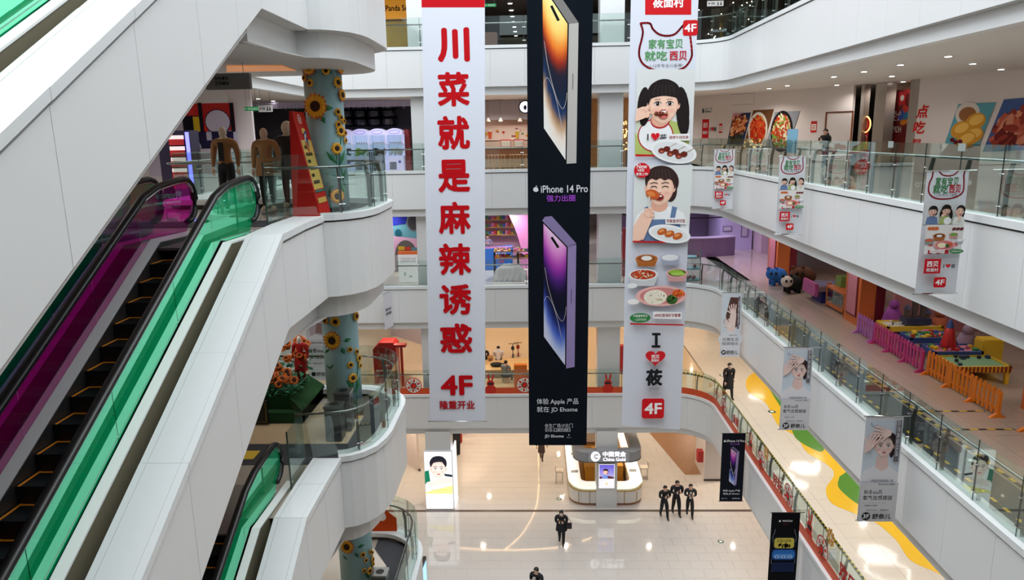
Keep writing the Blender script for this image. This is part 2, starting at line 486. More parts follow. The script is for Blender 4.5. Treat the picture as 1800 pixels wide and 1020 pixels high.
# ================================================================== ESCALATORS
OLIVE = mat('olive_grey_cladding', (124, 118, 98), .4, noise=.05)
DECKW = mat('pale_deck_steel', (250, 252, 250), .35)
DICH = glass('dichroic_glass', (120, 60, 100), (150, 240, 204), add=True, film=(0, 180, 112), haze=.46)
DICM = glass('magenta_glass', (225, 60, 190), (20, 120, 95), add=True, film=(190, 20, 130), haze=.12)
STEPM = mat('black_step', (20, 22, 23), .35, noise=.3, nscale=40)
YEL = mat('yellow_edge', (226, 140, 30), .5)
def esc(label, T, x=0.0, group='escalators climbing between the storeys'):
    root = thing('escalator', label, 'escalator', (x-5.8, 2.6, T-5.53), group)
    xo = x
    zf = T-.25; z0s = T-7.05; y_top = (zf-z0s)/T30; y_bot = (zf-5.28-z0s)/T30
    xr, xl = xo-5.26, xo-6.46
    # truss
    tr = MB()
    prof = [(y_bot-1.6, zf-5.28-.05), (y_bot-.2, zf-5.28-.05), (y_top-.1, zf-.09), (y_top+1.9, zf-.09), (y_top+1.9, zf-1.0), (y_top+.4, zf-1.0), (y_bot, zf-5.28-1.0), (y_bot-1.6, zf-5.28-1.0)]
    prof = [(a, b-.45) for a, b in prof]
    tr.prism([(xl+.12, a, b) for a, b in prof], (xr-xl-.24, 0, 0)); tr.build('truss', BLACK, root)
    for sx in (-1, 1):
        xg = xr if sx > 0 else xl
        # side cladding
        xs = xg+sx*.15
        cp = [(y_bot-1.6, zf-5.28+.05), (y_bot-.1, zf-5.28+.05), (y_top+.1, zf+.05), (y_top+2.0, zf+.02), (y_top+2.0, zf-1.05), (y_top+.4, zf-1.05), (y_bot, zf-5.28-1.05), (y_bot-1.6, zf-6.33)]
        MB().prism([(xs-.012, a, b) for a, b in cp], (.024, 0, 0)).build('side_cladding', OLIVE, root)
        dk = [(a, b) for a, b in cp[:4]]
        m = MB()
        for (a, b), (c, d) in zip(dk[:-1], dk[1:]):
            m.prism([(xg+.02*sx, a, b), (xg+.02*sx, c, d), (xg+.02*sx, c, d+.03), (xg+.02*sx, a, b+.03)], (sx*.15, 0, 0))
        m.build('outer_deck', DECKW, root)
        # inner deck and skirt
        m = MB(); m2 = MB()
        ik = [(y_bot-1.5, zf-5.28+.10), (y_bot-.1, zf-5.28+.10), (y_top+.1, zf+.10), (y_top+1.5, zf+.06)]
        for (a, b), (c, d) in zip(ik[:-1], ik[1:]):
            m.prism([(xg, a, b+.05), (xg, c, d+.05), (xg-sx*.16, c, d+.01), (xg-sx*.16, a, b+.01)], (0, 0, -.02))
            m2.prism([(xg-sx*.16, a, b), (xg-sx*.16, c, d), (xg-sx*.16, c, d-.35), (xg-sx*.16, a, b-.35)], (sx*.012, 0, 0))
        m.build('inner_deck', mat('satin_deck', (206, 208, 208), .3, .15), root); m2.build('skirt', DSTEEL, root)
        # handrail path
        hz0 = T-7.05+.85
        hp = [(y_bot-1.2, zf-5.28+.87)]
        yb = y_bot
        hp += [(yb-.5, zf-5.28+.87), (yb, zf-5.28+1.0)]
        nseg = 8
        for i in range(1, nseg): hp.append((yb+(y_top-yb)*i/nseg, hz0+(yb+(y_top-yb)*i/nseg)*T30))
        hp += [(y_top-.45, hz0+(y_top-.45)*T30), (y_top, zf+.85), (y_top+.5, zf+1.0), (y_top+1.1, zf+1.06)]
        ce = (y_top+1.45, zf+.68); r = .38
        for i in range(9):
            a = math.radians(88-22*i); hp.append((ce[0]+r*math.cos(a), ce[1]+r*math.sin(a)*1.05))
        MB().tube([(xg, a, b) for a, b in hp], .05, 8, sx=1.5).build('handrail', BLACK, root, smooth=True)
        MB().tube([(xg, a, b-.06) for a, b in hp[:-1]], .022, 6, sx=1.9).build('handrail_guide', CHROME, root, smooth=True)
        # glass panels between deck and rail
        low = lambda y: (zf-5.28+.12) if y < yb else ((zf+.12) if y > y_top+.1 else z0s+.12+y*T30)
        def rail(y):
            for (a, b), (c, d) in zip(hp[:-1], hp[1:]):
                if a <= y <= c: return b+(d-b)*(y-a)/(c-a)
            return hp[-1][1]
        ys = [yb-.9, yb+.3, yb+2.1, yb+3.9, yb+5.7, yb+7.5, y_top-.2, y_top+1.45]
        for a, c in zip(ys[:-1], ys[1:]):
            a += .006; c -= .006; q = [a+(c-a)*i/6 for i in range(7)]
            top = [(t, rail(t)-.05) for t in q]; bot = [(t, low(t)-.05) for t in q]
            if c > y_top+1.2:
                top = top[:-1]+[(ce[0]+(r-.04)*math.cos(math.radians(85-21*i)), ce[1]+(r-.04)*math.sin(math.radians(85-21*i))) for i in range(8)]
                bot = bot[:-1]+[(ce[0]-.1, zf+.08)]
            P = [Vector((xg, u, v)) for u, v in bot]+[Vector((xg, u, v)) for u, v in reversed(top)]
            MB().add(P, [tuple(t) for t in tessellate_polygon([P])]).build('glass_panel', DICH if sx > 0 else DICM, root, fix=False)
    # steps, all sharing one mesh
    x0, x1 = xl+.172, xr-.172
    st = MB(); dep = .4; rise = dep*T30
    st.box(0, x1-x0, 0, dep, -rise-.02, 0)
    st0 = st.build('step', STEPM)
    # yellow edge lines: along front and one side of the tread
    e = MB().box(.02, x1-x0-.02, dep-.045, dep-.01, -.01, .006)
    e.box(.02, .05, .0, dep, -.01, .005); e.box(x1-x0-.05, x1-x0-.02, .0, dep, -.01, .005)
    e0 = e.build('yellow_edge', YEL)
    n = int((y_top-y_bot)/dep)+1
    for i in range(n):
        yy = y_bot+i*dep; zz = zf-5.28+i*rise
        if zz > zf+.01: break
        s_ = st0.copy(); C.objects.link(s_); s_.parent = root; s_.location = Vector((x0, yy, zz))-root.location
        e_ = e0.copy(); C.objects.link(e_); e_.parent = s_; e_.location = (0, 0, 0)
    bpy.data.objects.remove(st0); bpy.data.objects.remove(e0)
    # comb plate
    MB().box(x0, x1, y_top, y_top+1.9, zf-.03, zf+.012).build('comb_plate', mat('ribbed_landing_plate', (120, 118, 112), .4, .6), root)
    return root
E1 = esc('long escalator with green glass climbing beside the white parapet to the mannequins', CAP[3])
# the same escalator one storey down and one storey up, and its hidden neighbour
dup(E1, loc=E1.location+Vector((0, 0, -5.28)), label='lower escalator climbing to the landing with the grey litter bins')
dup(E1, loc=E1.location+Vector((0, 0, 5.28)), label='upper escalator above the big white slanted parapet at the top corner')
dup(E1, loc=E1.location+Vector((-1.85, 0, 0)), label='second escalator running tight behind the magenta glass one')

# slanted parapets beside the escalators: cap + panels (setting)
def parapet(no, T):
    L = T; x0, x1 = -4.87, -4.3
    yk = 12.3
    zc = lambda y: min(L-.03, L-7.03+y*T30) if y > 3.3 else L-7.03+3.3*T30
    zb = lambda y: L-1.73 if y > 11.98 else (L-8.66+y*T30 if y > 3.3 else L-8.66+3.3*T30)
    ks = [1.5, 3.3, 4.9, 6.5, 8.1, 9.7, 11.0, 12.06, 13.3, 14.5]
    body = MB()
    for a, c in zip(ks[:-1], ks[1:]):
        body.prism([(x0+.03, a, zc(a)-.16), (x0+.03, c, zc(c)-.16), (x0+.03, c, zb(c)), (x0+.03, a, zb(a))], (x1-x0-.09, 0, 0))
    t = struct('trim_%d' % no, body, GROOVE)
    body = MB()
    for a, c in zip(ks[:-1], ks[1:]):
        body.prism([(x0, a, zc(a)-.12), (x0, c, zc(c)-.12), (x0, c, zb(c)), (x0, a, zb(a))], (.02, 0, 0))
    body.build('inner_lining', OLIVE, t)
    for a, c in zip(ks[:-1], ks[1:]):
        a2, c2 = a+.004, c-.004
        # cap slab in three strips, as on site: two lips and a broad centre
        for u0, u1, h in ((x0-.02, x0+.07, 0), (x0+.075, x1-.075, -.004), (x1-.07, x1+.03, 0)):
            MB().prism([(u0, a2, zc(a)+h-.12), (u0, c2, zc(c)+h-.12), (u0, c2, zc(c)+h), (u0, a2, zc(a)+h)], (u1-u0, 0, 0)).build('cap_slab', CAPW, t)
        MB().prism([(x1-.06, a2, zb(a)), (x1-.06, c2, zb(c)), (x1-.06, c2, zc(c)-.17), (x1-.06, a2, zc(a)-.17)], (.06, 0, 0)).build('panel', WHITE, t)
        # soffit under
    s_ = MB()
    for a, c in zip(ks[:-1], ks[1:]):
        s_.prism([(x0, a, zb(a)-.01), (x0, c, zb(c)-.01), (x0, c, zb(c)+.02), (x0, a, zb(a)+.02)], (x1-x0-.06, 0, 0))
        if a < 12: s_.prism([(XL+.1, a, zb(a)-.35), (XL+.1, c, zb(c)-.35), (XL+.1, c, zb(c)-.32), (XL+.1, a, zb(a)-.32)], (x0+.3-XL-.1, 0, 0))
        if a < 12: s_.prism([(x0+.25, a, zb(a)-.35), (x0+.25, c, zb(c)-.35), (x0+.25, c, zb(c)+.02), (x0+.25, a, zb(a)+.02)], (.04, 0, 0))
    s_.build('underside', SOFFIT, t)
for i, T in enumerate((CAP[2], CAP[3], CAP[4])): parapet(60+i, T)
# ================================================================== CEILING LAMPS
def spot(x, y, z, e, col, ang=150, r=.09):
    l = bpy.data.lights.new('lamp', 'SPOT'); l.energy = e; l.color = col; l.spot_size = math.radians(ang); l.spot_blend = .7; l.shadow_soft_size = r
    o = bpy.data.objects.new('lamp', l); o.location = (x, y, z); C.objects.link(o); o['kind'] = 'helper'
def xwall(y, k):   # shop front line of the galleries on the east side
    if k == 3:
        P = [(50, 6.5), (41.3, 8.9), (33, 13.95), (26.6, 16.1), (20, 18.3), (10, 20.5), (-8, 20.5)]
        for (a, b), (c, d) in zip(P[:-1], P[1:]):
            if c <= y <= a: return b+(d-b)*(a-y)/(a-c)
    return 16
NEU, WARM, PURP = (1, .95, .9), (1, .80, .58), (.72, .6, 1)
GL = {  # storey: (right e, right col, back e, back col, left e, left col)
    0: (260, (1, .90, .80), 380, (1, .83, .63), 160, WARM),
    1: (260, (1, .95, .88), 300, (1,.85,.68), 150, WARM),
    2: (115, (1, .86, .78), 230, (.95, .9, 1), 170, (1, .9, .78)),
    3: (92, (1, .95, .92), 230, (1, .95, .9), 300, NEU),
    4: (120, NEU, 60, NEU, 60, NEU)}
for k in range(5):
    zc = (CAP[k+1] if k < 4 else 26.2+1.93)-1.93-.06
    re, rc, be, bc, le, lc = GL[k]
    for y in (1, 6, 11, 16, 21, 26, 31):
        spot(10.4, y, zc, re, rc); 
        if y > 9: spot(13.4, y+1.5, zc, re*.8, rc)
    for x in (-12, -7.5, -3, 1.5, 6, 10.5):
        for y in (35.5, 41, 47):
            if k == 3 and x > 6 and y > 40: continue
            spot(x, y, zc, be, bc)
    for y in (16, 21, 27):
        for x in (-12, -17): spot(x, y, zc, le, lc)
    for y in (17.2,): 
        if k < 3: spot(-6.9, y, zc-.25, le*.5, lc)
# ================================================================== GLASS BALUSTRADES
RAILM = mat('rail_steel', (150, 153, 152), .25, 1)
POSTM = mat('post_steel', (112, 114, 110), .35, .85)
ORNG = mat('orange_film', (206, 74, 22), .5)
def cum(path):
    D = [0]
    for a, b in zip(path[:-1], path[1:]): D.append(D[-1]+math.hypot(b[0]-a[0], b[1]-a[1]))
    return D
def seg(path, s0, s1):
    D = cum(path)
    def at(s_):
        for i in range(len(D)-1):
            if s_ <= D[i+1]+1e-9:
                q = max(0, (s_-D[i])/max(1e-9, D[i+1]-D[i])); return (path[i][0]+(path[i+1][0]-path[i][0])*q, path[i][1]+(path[i+1][1]-path[i][1])*q)
        return path[-1]
    return [at(s0)] + [path[i] for i in range(len(D)) if s0+.02 < D[i] < s1-.02] + [at(s1)]
def railing(label, k, path, pane, arms=True, film=False, s0=0, tape=False, htop=1.2, posts=True):
    """void on the left of travel; everything sits inward (to the right)"""
    L = CAP[k]
    g = offs(path, -.10); D = cum(g); tot = D[-1]
    root = thing('glass_balustrade', label, 'railing', (g[0][0], g[0][1], L), 'glass balustrades round the atrium')
    n = max(1, round((tot-s0)/pane)); cuts = ([0] if s0 > .3 else []) + [s0+(tot-s0)*i/n for i in range(n+1)]
    for a, b in zip(cuts[:-1], cuts[1:]):
        q = seg(g, a+.008, b-.008)
        MB().strip(q, -.006, .006, L-.02, L+htop).build('glass_pane', CLEAR, root)
        if film: MB().strip(q, .010, .016, L-.0, L+.30).build('orange_film', ORNG, root)
    h = offs(path, -.24)
    MB().tube([(a, b, L+.93) for a, b in h], .028, 8).build('handrail', RAILM, root, smooth=True)
    if tape:
        Dh = cum(h); m = MB()
        i = 0; s_ = s0
        while s_ < Dh[-1]-.1:
            q = seg(h, s_, s_+.09); m.tube([(a, b, L+.965) for a, b in q], .034, 6); s_ += .18
        m.build('yellow_tape', mat('tape_yellow', (226, 190, 30), .5), root); m = MB(); s_ = s0+.09
        while s_ < Dh[-1]-.1:
            q = seg(h, s_, s_+.09); m.tube([(a, b, L+.965) for a, b in q], .034, 6); s_ += .18
        m.build('black_tape', BLACK, root)
    if posts:
        for c in cuts[1:-1]:
            q_ = seg(g, max(0, c-.006), min(tot, c+.006)); MB().strip([q_[0], q_[-1]], -.007, .007, L-.02, L+htop).build('glass_joint', mat('joint_dark_green', (30, 48, 44), .4), root)
            p0, p1 = seg(g, max(0, c-.01), min(tot, c+.01))[0], seg(g, max(0, c-.01), min(tot, c+.01))[-1]
            t = Vector((p1[0]-p0[0], p1[1]-p0[1])).normalized(); nn = Vector((t.y, -t.x)); P = Vector(p0)
            def q(i_, z): a = P+nn*i_; return Vector((a.x, a.y, z))
            tt = Vector((t.x, t.y, 0))*.008
            m = MB()
            prof = [(.06, L-.23), (.14, L-.23), (.15, L+.60), (.20, L+.90), (.13, L+.93), (.06, L+.62)]
            m.prism([q(a, z)-tt for a, z in prof], tt*2+Vector((0, 0, 0)))
            po = m.build('post', POSTM, root)
            m = MB()
            for z in (L+.18, L+.72):
                a = q(-.02, z); b = q(.07, z); m.tube([a, b], .013, 6)
                m.tube([q(.0, z)-Vector((t.x, t.y, 0))*.07, q(.0, z)+Vector((t.x, t.y, 0))*.07], .011, 6)
            m.build('clamp', CHROME, po)
    return root
def rb(k):
    X = XR[k]; r = 1.7
    return [(X, 6.0), (X, YB-r)] + arc(X-r, YB-r, r, 0, 90)[1:]
nm = {1: 'first upper storey with orange film', 2: 'toy playground storey', 3: 'storey with the food posters', 4: 'top storey with the dark wood shop'}
for k in (1, 2, 3, 4):
    railing('glass balustrade of the east gallery on the %s' % nm[k], k, rb(k), 1.25, film=(k == 1), s0=.35, tape=(k == 1))
    railing('glass balustrade across the back gallery on the %s' % nm[k], k, [(XR[k]-1.7, YB), (XL, YB)], 2.1, film=(k == 1), posts=True)
    pth = [(XL, YFAR[k]+.2), (-5.0, YFAR[k]+.2)] + arc(-4.95, YFAR[k]-1.3, 1.5, 90, 0)[1:] + [(-3.45, 15.9), (-3.5, 15.5), (-3.63, 15.05), (-3.85, 14.75), (-4.1, 14.58), (-4.4, 14.5), (-5.2, 14.35)]
    if k < 4: railing({3: 'curved glass balustrade round the landing with the red A-frame sign', 2: 'curved glass balustrade round the landing with grey bins', 1: 'curved glass balustrade low down beside the blue light box'}[k], k, pth, 1.3, film=False)
    if k < 4:
        t = thing('guard_screen', {3: 'small glass guard beside the long escalator top', 2: 'small glass guard where the lower escalator meets its landing', 1: 'small glass guard of the lowest landing'}[k], 'screen', (-4.98, 14.0, FL[k]), 'glass guards at escalator ends')
        MB().box(-4.98, -4.968, 13.3, 14.25, FL[k]+.0, CAP[k]+1.1).build('glass_pane', CLEAR, t)
        MB().box(-4.99, -4.96, 13.285, 13.3, FL[k], CAP[k]+1.1).build('edge_strip', DSTEEL, t)
# left gallery edge beyond the landing
for k in (1, 2, 3):
    railing('glass balustrade of the west gallery, %s' % nm[k], k, [(XL, YB), (XL, YFAR[k]+.3)], 1.5, film=(k == 1))
# orange wave on the low landing railing
pm = Plate((-8.0, YFAR[1]-.05, CAP[1]+.02), (1, 0, 0), (0, 0, 1), (0, -1, 0))
wv = [(1.0, 0), (1.0, .42), (1.6, .50), (2.2, .42), (2.9, .42)]
wv += [(3.0+.35*math.cos(a)*(1 if i % 2 else .85), .62+.35*math.sin(a)*(1 if i % 2 else .85)) for i, a in enumerate([PI*(1.15-i*.085) for i in range(14)])] + [(3.6, .45), (3.6, 0)]
pm.poly(wv, (206, 74, 22)); pm.ell(3.15, .5, .13, .15, (240, 236, 230)); pm.ell(2.75, .62, .07, .07, (240, 236, 230))
ro = tag(pm.mb.build('orange_decal', colmat('printed_ink'), None, fix=False), 'orange wave shaped film stuck on the low landing glass', 'decal', 'orange decorations')

# ------------------------------------------------------------------ carpets, tapes, painted shapes on the floors
def flat(poly, z, name, m, label, cat, group=None, th=.006):
    return single(name, MB().prism([(a, b, z) for a, b in poly], (0, 0, th)), m, label, cat, group)
z2 = FL[2]+.014
single('carpet_runner', MB().box(8.25, 9.5, 11.5, 30.5, z2-.004, z2+.006), CARPET, 'dark carpet runner along the glass on the playground storey', 'carpet')
def hazard(p, q, z, w_, label, d=.16):
    p = Vector(p); q = Vector(q); L_ = (q-p).length; t = (q-p)/L_; n = Vector((-t.y, t.x))*w_/2
    root = thing('hazard_tape', label, 'tape', (p.x, p.y, z), 'hazard tapes on the playground storey')
    a = MB(); b = MB(); i = 0; s_ = 0
    while s_ < L_:
        u, v = p+t*s_, p+t*min(L_, s_+d*.9)
        (a if i % 2 else b).prism([(u.x-n.x, u.y-n.y, z), (v.x-n.x, v.y-n.y, z), (v.x+n.x, v.y+n.y, z), (u.x+n.x, u.y+n.y, z)], (0, 0, .003)); s_ += d; i += 1
    a.build('yellow_dash', mat('tape_yellow', (226, 190, 30), .5), root); b.build('black_dash', BLACK, root)
hazard((9.62, 11.5), (9.62, 28.5), z2+.004, .08, 'long yellow and black tape between carpet runner and tiles', .2)
hazard((8.75, 11.5), (8.75, 30), z2+.008, .07, 'yellow and black tape running on the dark carpet', .2)
hazard((9.66, 17.5), (11.3, 17.5), z2+.004, .07, 'crosswise tape ending at the orange fence', .2)
hazard((9.66, 16.35), (11.3, 16.35), z2+.004, .07, 'crosswise tape nearer the second orange fence', .2)
def spline(P, n=6):
    out = []
    for i in range(len(P)-1):
        p0 = P[max(0, i-1)]; p1 = P[i]; p2 = P[i+1]; p3 = P[min(len(P)-1, i+2)]
        for j in range(n):
            t = j/n
            out.append(tuple(.5*((2*p1[c])+(-p0[c]+p2[c])*t+(2*p0[c]-5*p1[c]+4*p2[c]-p3[c])*t*t+(-p0[c]+3*p1[c]-3*p2[c]+p3[c])*t**3) for c in range(len(p1))))
    return out+[tuple(P[-1])]
z1 = FL[1]+.014
def pf(pts): return [tuple(pix(a, b, z=z1)[:2]) for a, b in pts]
edge = spline(pf([(1325, 655), (1312, 668), (1316, 690), (1345, 708), (1360, 735), (1372, 752), (1400, 768), (1418, 795), (1455, 818), (1466, 835), (1452, 860), (1462, 885), (1500, 902), (1540, 920), (1575, 950), (1600, 985), (1642, 1005), (1655, 1012)]))
far = [(13.2, edge[-1][1]), (13.2, edge[0][1])]
flat(edge+far, z1, 'yellow_floor_shape', mat('yellow_vinyl', (236, 190, 40), .15, coat=.4), 'wavy yellow vinyl shape along the floor under the overhang', 'floor graphic', 'floor graphics')
for n_, pl in enumerate(([(1345, 672), (1362, 700), (1385, 735), (1400, 745), (1400, 680), (1350, 655)], [(1392, 757), (1400, 772), (1425, 788), (1448, 792), (1448, 750), (1400, 740)], [(1476, 838), (1473, 855), (1488, 872), (1512, 888), (1530, 880), (1500, 830)])):
    q = pf(pl); q = spline(q+[q[0]], 5)[:-1]
    flat(q, z1+.006, 'green_floor_shape', mat('green_vinyl', (74, 138, 48), .15, coat=.4), ['dark green vinyl blob farthest along the yellow shape', 'middle green vinyl blob on the yellow shape', 'nearest green vinyl blob on the yellow shape'][n_], 'floor graphic', 'floor graphics', th=.003)
# small round floor stickers
stick = [(1270, 660, 1, 'two small round stickers near the walking man'), (1357, 724, 1, 'round sticker on the yellow wave'), (1522, 671, 2, 'green round sticker near the glass on the playground floor'), (1710, 811, 2, 'green round sticker by the portrait box'), (1267, 952, 0, 'green round sticker on the ground floor tiles'), (983, 877, 0, 'small plate in the floor beside the gold kiosk')]
for a, b, k, lab in stick:
    p = pix(a, b, z=FL[k]+.016)
    t = MB().cyl((p.x, p.y, FL[k]+.008 if k == 0 else FL[k]+.02), .17 if k else .14, .004, 16)
    o = single('floor_sticker', t, mat('sticker_green', (36, 84, 60), .3), lab, 'sticker', 'floor stickers')
    m = MB().cyl((p.x, p.y, FL[k]+.0125 if k == 0 else FL[k]+.0245), .09 if k else .07, .002, 12); m.build('white_centre', mat('white_ink', (235, 240, 236), .4), o)
# hexagonal light fittings under the second storey (mirrored in the polished floor)
def hexlamp(cx, cy, r, z, label, filled):
    root = thing('hexagon_lamp', label, 'lamp', (cx, cy, z), 'hexagonal ceiling lamps')
    P = [(cx+r*math.cos(PI/3*i), cy+r*math.sin(PI/3*i)) for i in range(6)]
    if filled: MB().prism([(a, b, z-.05) for a, b in P], (0, 0, .03)).build('diffuser', mat('hex_glow', (255, 255, 255), .5, emit=4), root)
    else:
        for i in range(6):
            a, b = P[i], P[(i+1) % 6]; MB().tube([(a[0], a[1], z-.03), (b[0], b[1], z-.03)], .05, 6).build('tube', MATS['hex_glow'], root)
    MB().cyl((cx, cy, z-.02), .05, .05, 8).build('mount', STEEL, root)
zc1 = CAP[2]-1.93
def mirror(px, py):
    """where a ceiling lamp hangs if the polished floor shows it at this pixel"""
    zf_ = FL[1]; r = CF + CR*((px-900)/FPX) - CU*((py-510)/FPX)
    t = (zf_-CC.z)/r.z; q = CC+r*t; k_ = (zc1-.05-zf_)/(-r.z); return q.x+r.x*k_, q.y+r.y*k_
# ================================================================== PRINTED PICTURES (flat art for banners, posters, light boxes)
CR_ = (190, 28, 32); GRN = (52, 130, 68); INK = (30, 32, 36); SK = (240, 200, 178); SK2 = (226, 172, 148); HAIR = (34, 28, 28); PAPER = (228, 230, 230)
def heart(P, cx, cy, w_, h_, col):
    pts = []
    for i in range(28):
        t = 2*PI*i/28; x = 16*math.sin(t)**3; y = 13*math.cos(t)-5*math.cos(2*t)-2*math.cos(3*t)-math.cos(4*t)
        pts.append((cx+x/32*w_, cy+(y+2.5)/29*h_))
    P.poly(pts, col)
def apple(P, cx, cy, h, col):
    k = h/2.3
    pts = []
    for i in range(30):
        a = 2*PI*i/30; r = 1+.0*math.cos(a)
        x = .88*math.cos(a); y = .82*math.sin(a)
        if math.sin(a) > .75 and abs(math.cos(a)) < .5: y -= .10*(1-abs(math.cos(a))/.5)
        if math.sin(a) < -.8: y += .07*(1-abs(math.cos(a))/.6)
        if math.cos(a) > .75 and -.2 < math.sin(a) < .7: x -= .26*(1-abs(math.sin(a)-.25)/.45)
        pts.append((cx+x*k, cy+(y-.22)*k))
    P.poly(pts, col)
    P.ell(cx+.16*k, cy+.86*k, .30*k, .13*k, col, rot=.9)
def face(P, cx, cy, r, hair=HAIR, skin=SK, style='girl', mouth='open', look=0, eyes='open'):
    """a printed portrait head: r is half the face width"""
    mixc = lambda a, b, t: tuple(int(a[i]*(1-t)+b[i]*t) for i in range(3))
    if style == 'girl':
        P.ell(cx, cy+r*.35, r*1.2, r*1.3, hair, n=28)
        P.ell(cx-r*1.22, cy-r*.5, r*.34, r*.9, hair, rot=-.15); P.ell(cx+r*1.3, cy-r*.8, r*.42, r*1.3, hair, rot=.12)
    elif style == 'boy': P.ell(cx+r*.15, cy+r*.38, r*1.16, r*1.12, hair, n=28); P.ell(cx+r*.75, cy-r*.25, r*.45, r*.75, hair)
    elif style == 'woman':
        P.ell(cx+r*.22, cy+r*.45, r*1.15, r*1.25, hair, n=28); P.ell(cx+r*.95, cy-r*.5, r*.3, r*.85, hair, rot=-.15)
    elif style == 'man': P.ell(cx+r*.02, cy+r*.75, r*1.12, r*.95, hair, n=28)
    for s_ in (-1, 1): P.ell(cx+s_*r*.95, cy-r*.05, r*.15, r*.26, mixc(skin, SK2, .5), n=12)
    for i in range(6):
        t = i/5; k = 1-.13*t; pts = []
        for j in range(28):
            a = 2*PI*j/28; y = math.sin(a); x = math.cos(a)*(1-(.20*y*y if y < 0 else 0))
            pts.append((cx+r*.95*k*x+look*r*.08*t, cy-r*.06+r*1.2*k*y))
        P.poly(pts, mixc(mixc(skin, SK2, .45), tuple(min(255, int(c*1.02)) for c in skin), t))
    ex = look*r*.14
    for s_ in (-1, 1):
        for q, w_ in ((.15, .27), (.3, .18)): P.ell(cx+s_*r*.5+ex, cy-r*.38, r*w_, r*w_*.62, mixc(skin, (236, 150, 138), q), n=14)
    H = lambda pts: P.poly([(cx+a*r, cy+b*r) for a, b in spline(pts, 4)], hair)
    if style == 'girl':
        H([(-1.02, -.05), (-1.12, .7), (-.8, 1.35), (0, 1.62), (.8, 1.35), (1.12, .7), (1.02, -.05), (.86, .38), (.5, .5), (0, .56), (-.5, .5), (-.86, .38)])
    elif style == 'boy':
        H([(-1.0, .1), (-1.05, .8), (-.6, 1.4), (.2, 1.55), (.95, 1.2), (1.12, .4), (1.02, -.1), (.9, .4), (.6, .62), (.3, .52), (0, .68), (-.3, .55), (-.6, .66), (-.85, .5)])
    elif style == 'woman':
        H([(-.95, .5), (-.75, 1.2), (-.1, 1.5), (.6, 1.4), (1.1, .8), (1.08, .0), (.9, .5), (.5, .95), (0, 1.12), (-.5, 1.0)])
    else:
        H([(-1.0, .3), (-1.1, 1.0), (-.7, 1.65), (0, 1.85), (.7, 1.7), (1.12, 1.1), (1.02, .3), (.9, .8), (.4, 1.0), (-.2, .98), (-.7, .85)])
    hl = mixc(hair, (120, 112, 112), .35)
    for i in range(6):
        a = -.7+.28*i; P.line([(cx+r*(a*1.0), cy+r*.62), (cx+r*(a*.9), cy+r*.95), (cx+r*a*.7, cy+r*1.25)], r*.03, hl)
    ir = .125 if style in ('girl', 'boy') else .095
    for s_ in (-1, 1):
        x = cx+s_*r*.40+ex; y = cy+r*.06
        if eyes == 'closed': P.line([(x-r*.22, y-r*.02), (x-r*.1, y+r*.06), (x+r*.1, y+r*.06), (x+r*.22, y-r*.02)], r*.055, (60, 36, 34))
        else:
            P.ell(x, y, r*.21, r*.115, (248, 244, 242), n=16); P.ell(x, y, r*ir, r*ir, (48, 30, 26), n=12); P.ell(x, y, r*ir*.5, r*ir*.5, (12, 8, 8), n=8); P.ell(x-r*.03, y+r*.04, r*.03, r*.03, (240, 240, 240), n=6)
            P.line([(x-r*.24, y+r*.02), (x-r*.1, y+r*.13), (x+r*.1, y+r*.13), (x+r*.24, y+r*.03)], r*.045, (40, 26, 26))
        if style in ('woman', 'man') or eyes == 'closed': P.line([(x-r*.26, cy+r*.32), (x, cy+r*.40), (x+r*.24, cy+r*.34)], r*(.09 if style == 'man' else .06), mixc(hair, skin, .25))
        else: P.line([(x-r*.2, cy+r*.34), (x+r*.18, cy+r*.36)], r*.04, mixc(hair, skin, .55))
    P.ell(cx+ex*1.3, cy-r*.27, r*.15, r*.09, mixc(skin, SK2, .7), n=12); P.ell(cx+ex*1.3, cy-r*.22, r*.12, r*.09, mixc(skin, (255, 240, 232), .4), n=12)
    for s_ in (-1, 1): P.ell(cx+ex*1.3+s_*r*.07, cy-r*.31, r*.03, r*.02, (150, 96, 84), n=6)
    if mouth == 'open':
        P.ell(cx+ex, cy-r*.66, r*.33, r*.24, (188, 84, 80), n=18); P.ell(cx+ex, cy-r*.66, r*.27, r*.18, (110, 30, 30), n=18); P.ell(cx+ex, cy-r*.57, r*.2, r*.06, (245, 240, 235), n=12)
    elif mouth == 'closed':
        P.ell(cx+ex, cy-r*.66, r*.24, r*.075, (200, 92, 96), n=16); P.ell(cx+ex, cy-r*.70, r*.19, r*.06, (216, 120, 120), n=12); P.line([(cx+ex-r*.22, cy-r*.66), (cx+ex, cy-r*.645), (cx+ex+r*.22, cy-r*.66)], r*.025, (136, 50, 56))
def hand(P, cx, cy, r, rot=0, col=SK, nails=None):
    def q(x, y): return (cx+r*(x*math.cos(rot)-y*math.sin(rot)), cy+r*(x*math.sin(rot)+y*math.cos(rot)))
    c = q(0, 0); P.ell(c[0], c[1], r*.5, r*.6, col, rot=rot)
    for i, (x, l) in enumerate(((-.42, .75), (-.15, .98), (.13, 1.02), (.4, .85))):
        a = q(x, .25); b = q(x*1.4, .35+l); P.line([a, b], r*.21, SK2, raise_=False); P.k += 1; P.line([a, b], r*.17, col)
        if nails: P.ell(b[0], b[1], r*.08, r*.12, nails, rot=rot, n=8)
    a = q(-.4, -.1); b = q(-1.0, .35); P.line([a, b], r*.2, col)
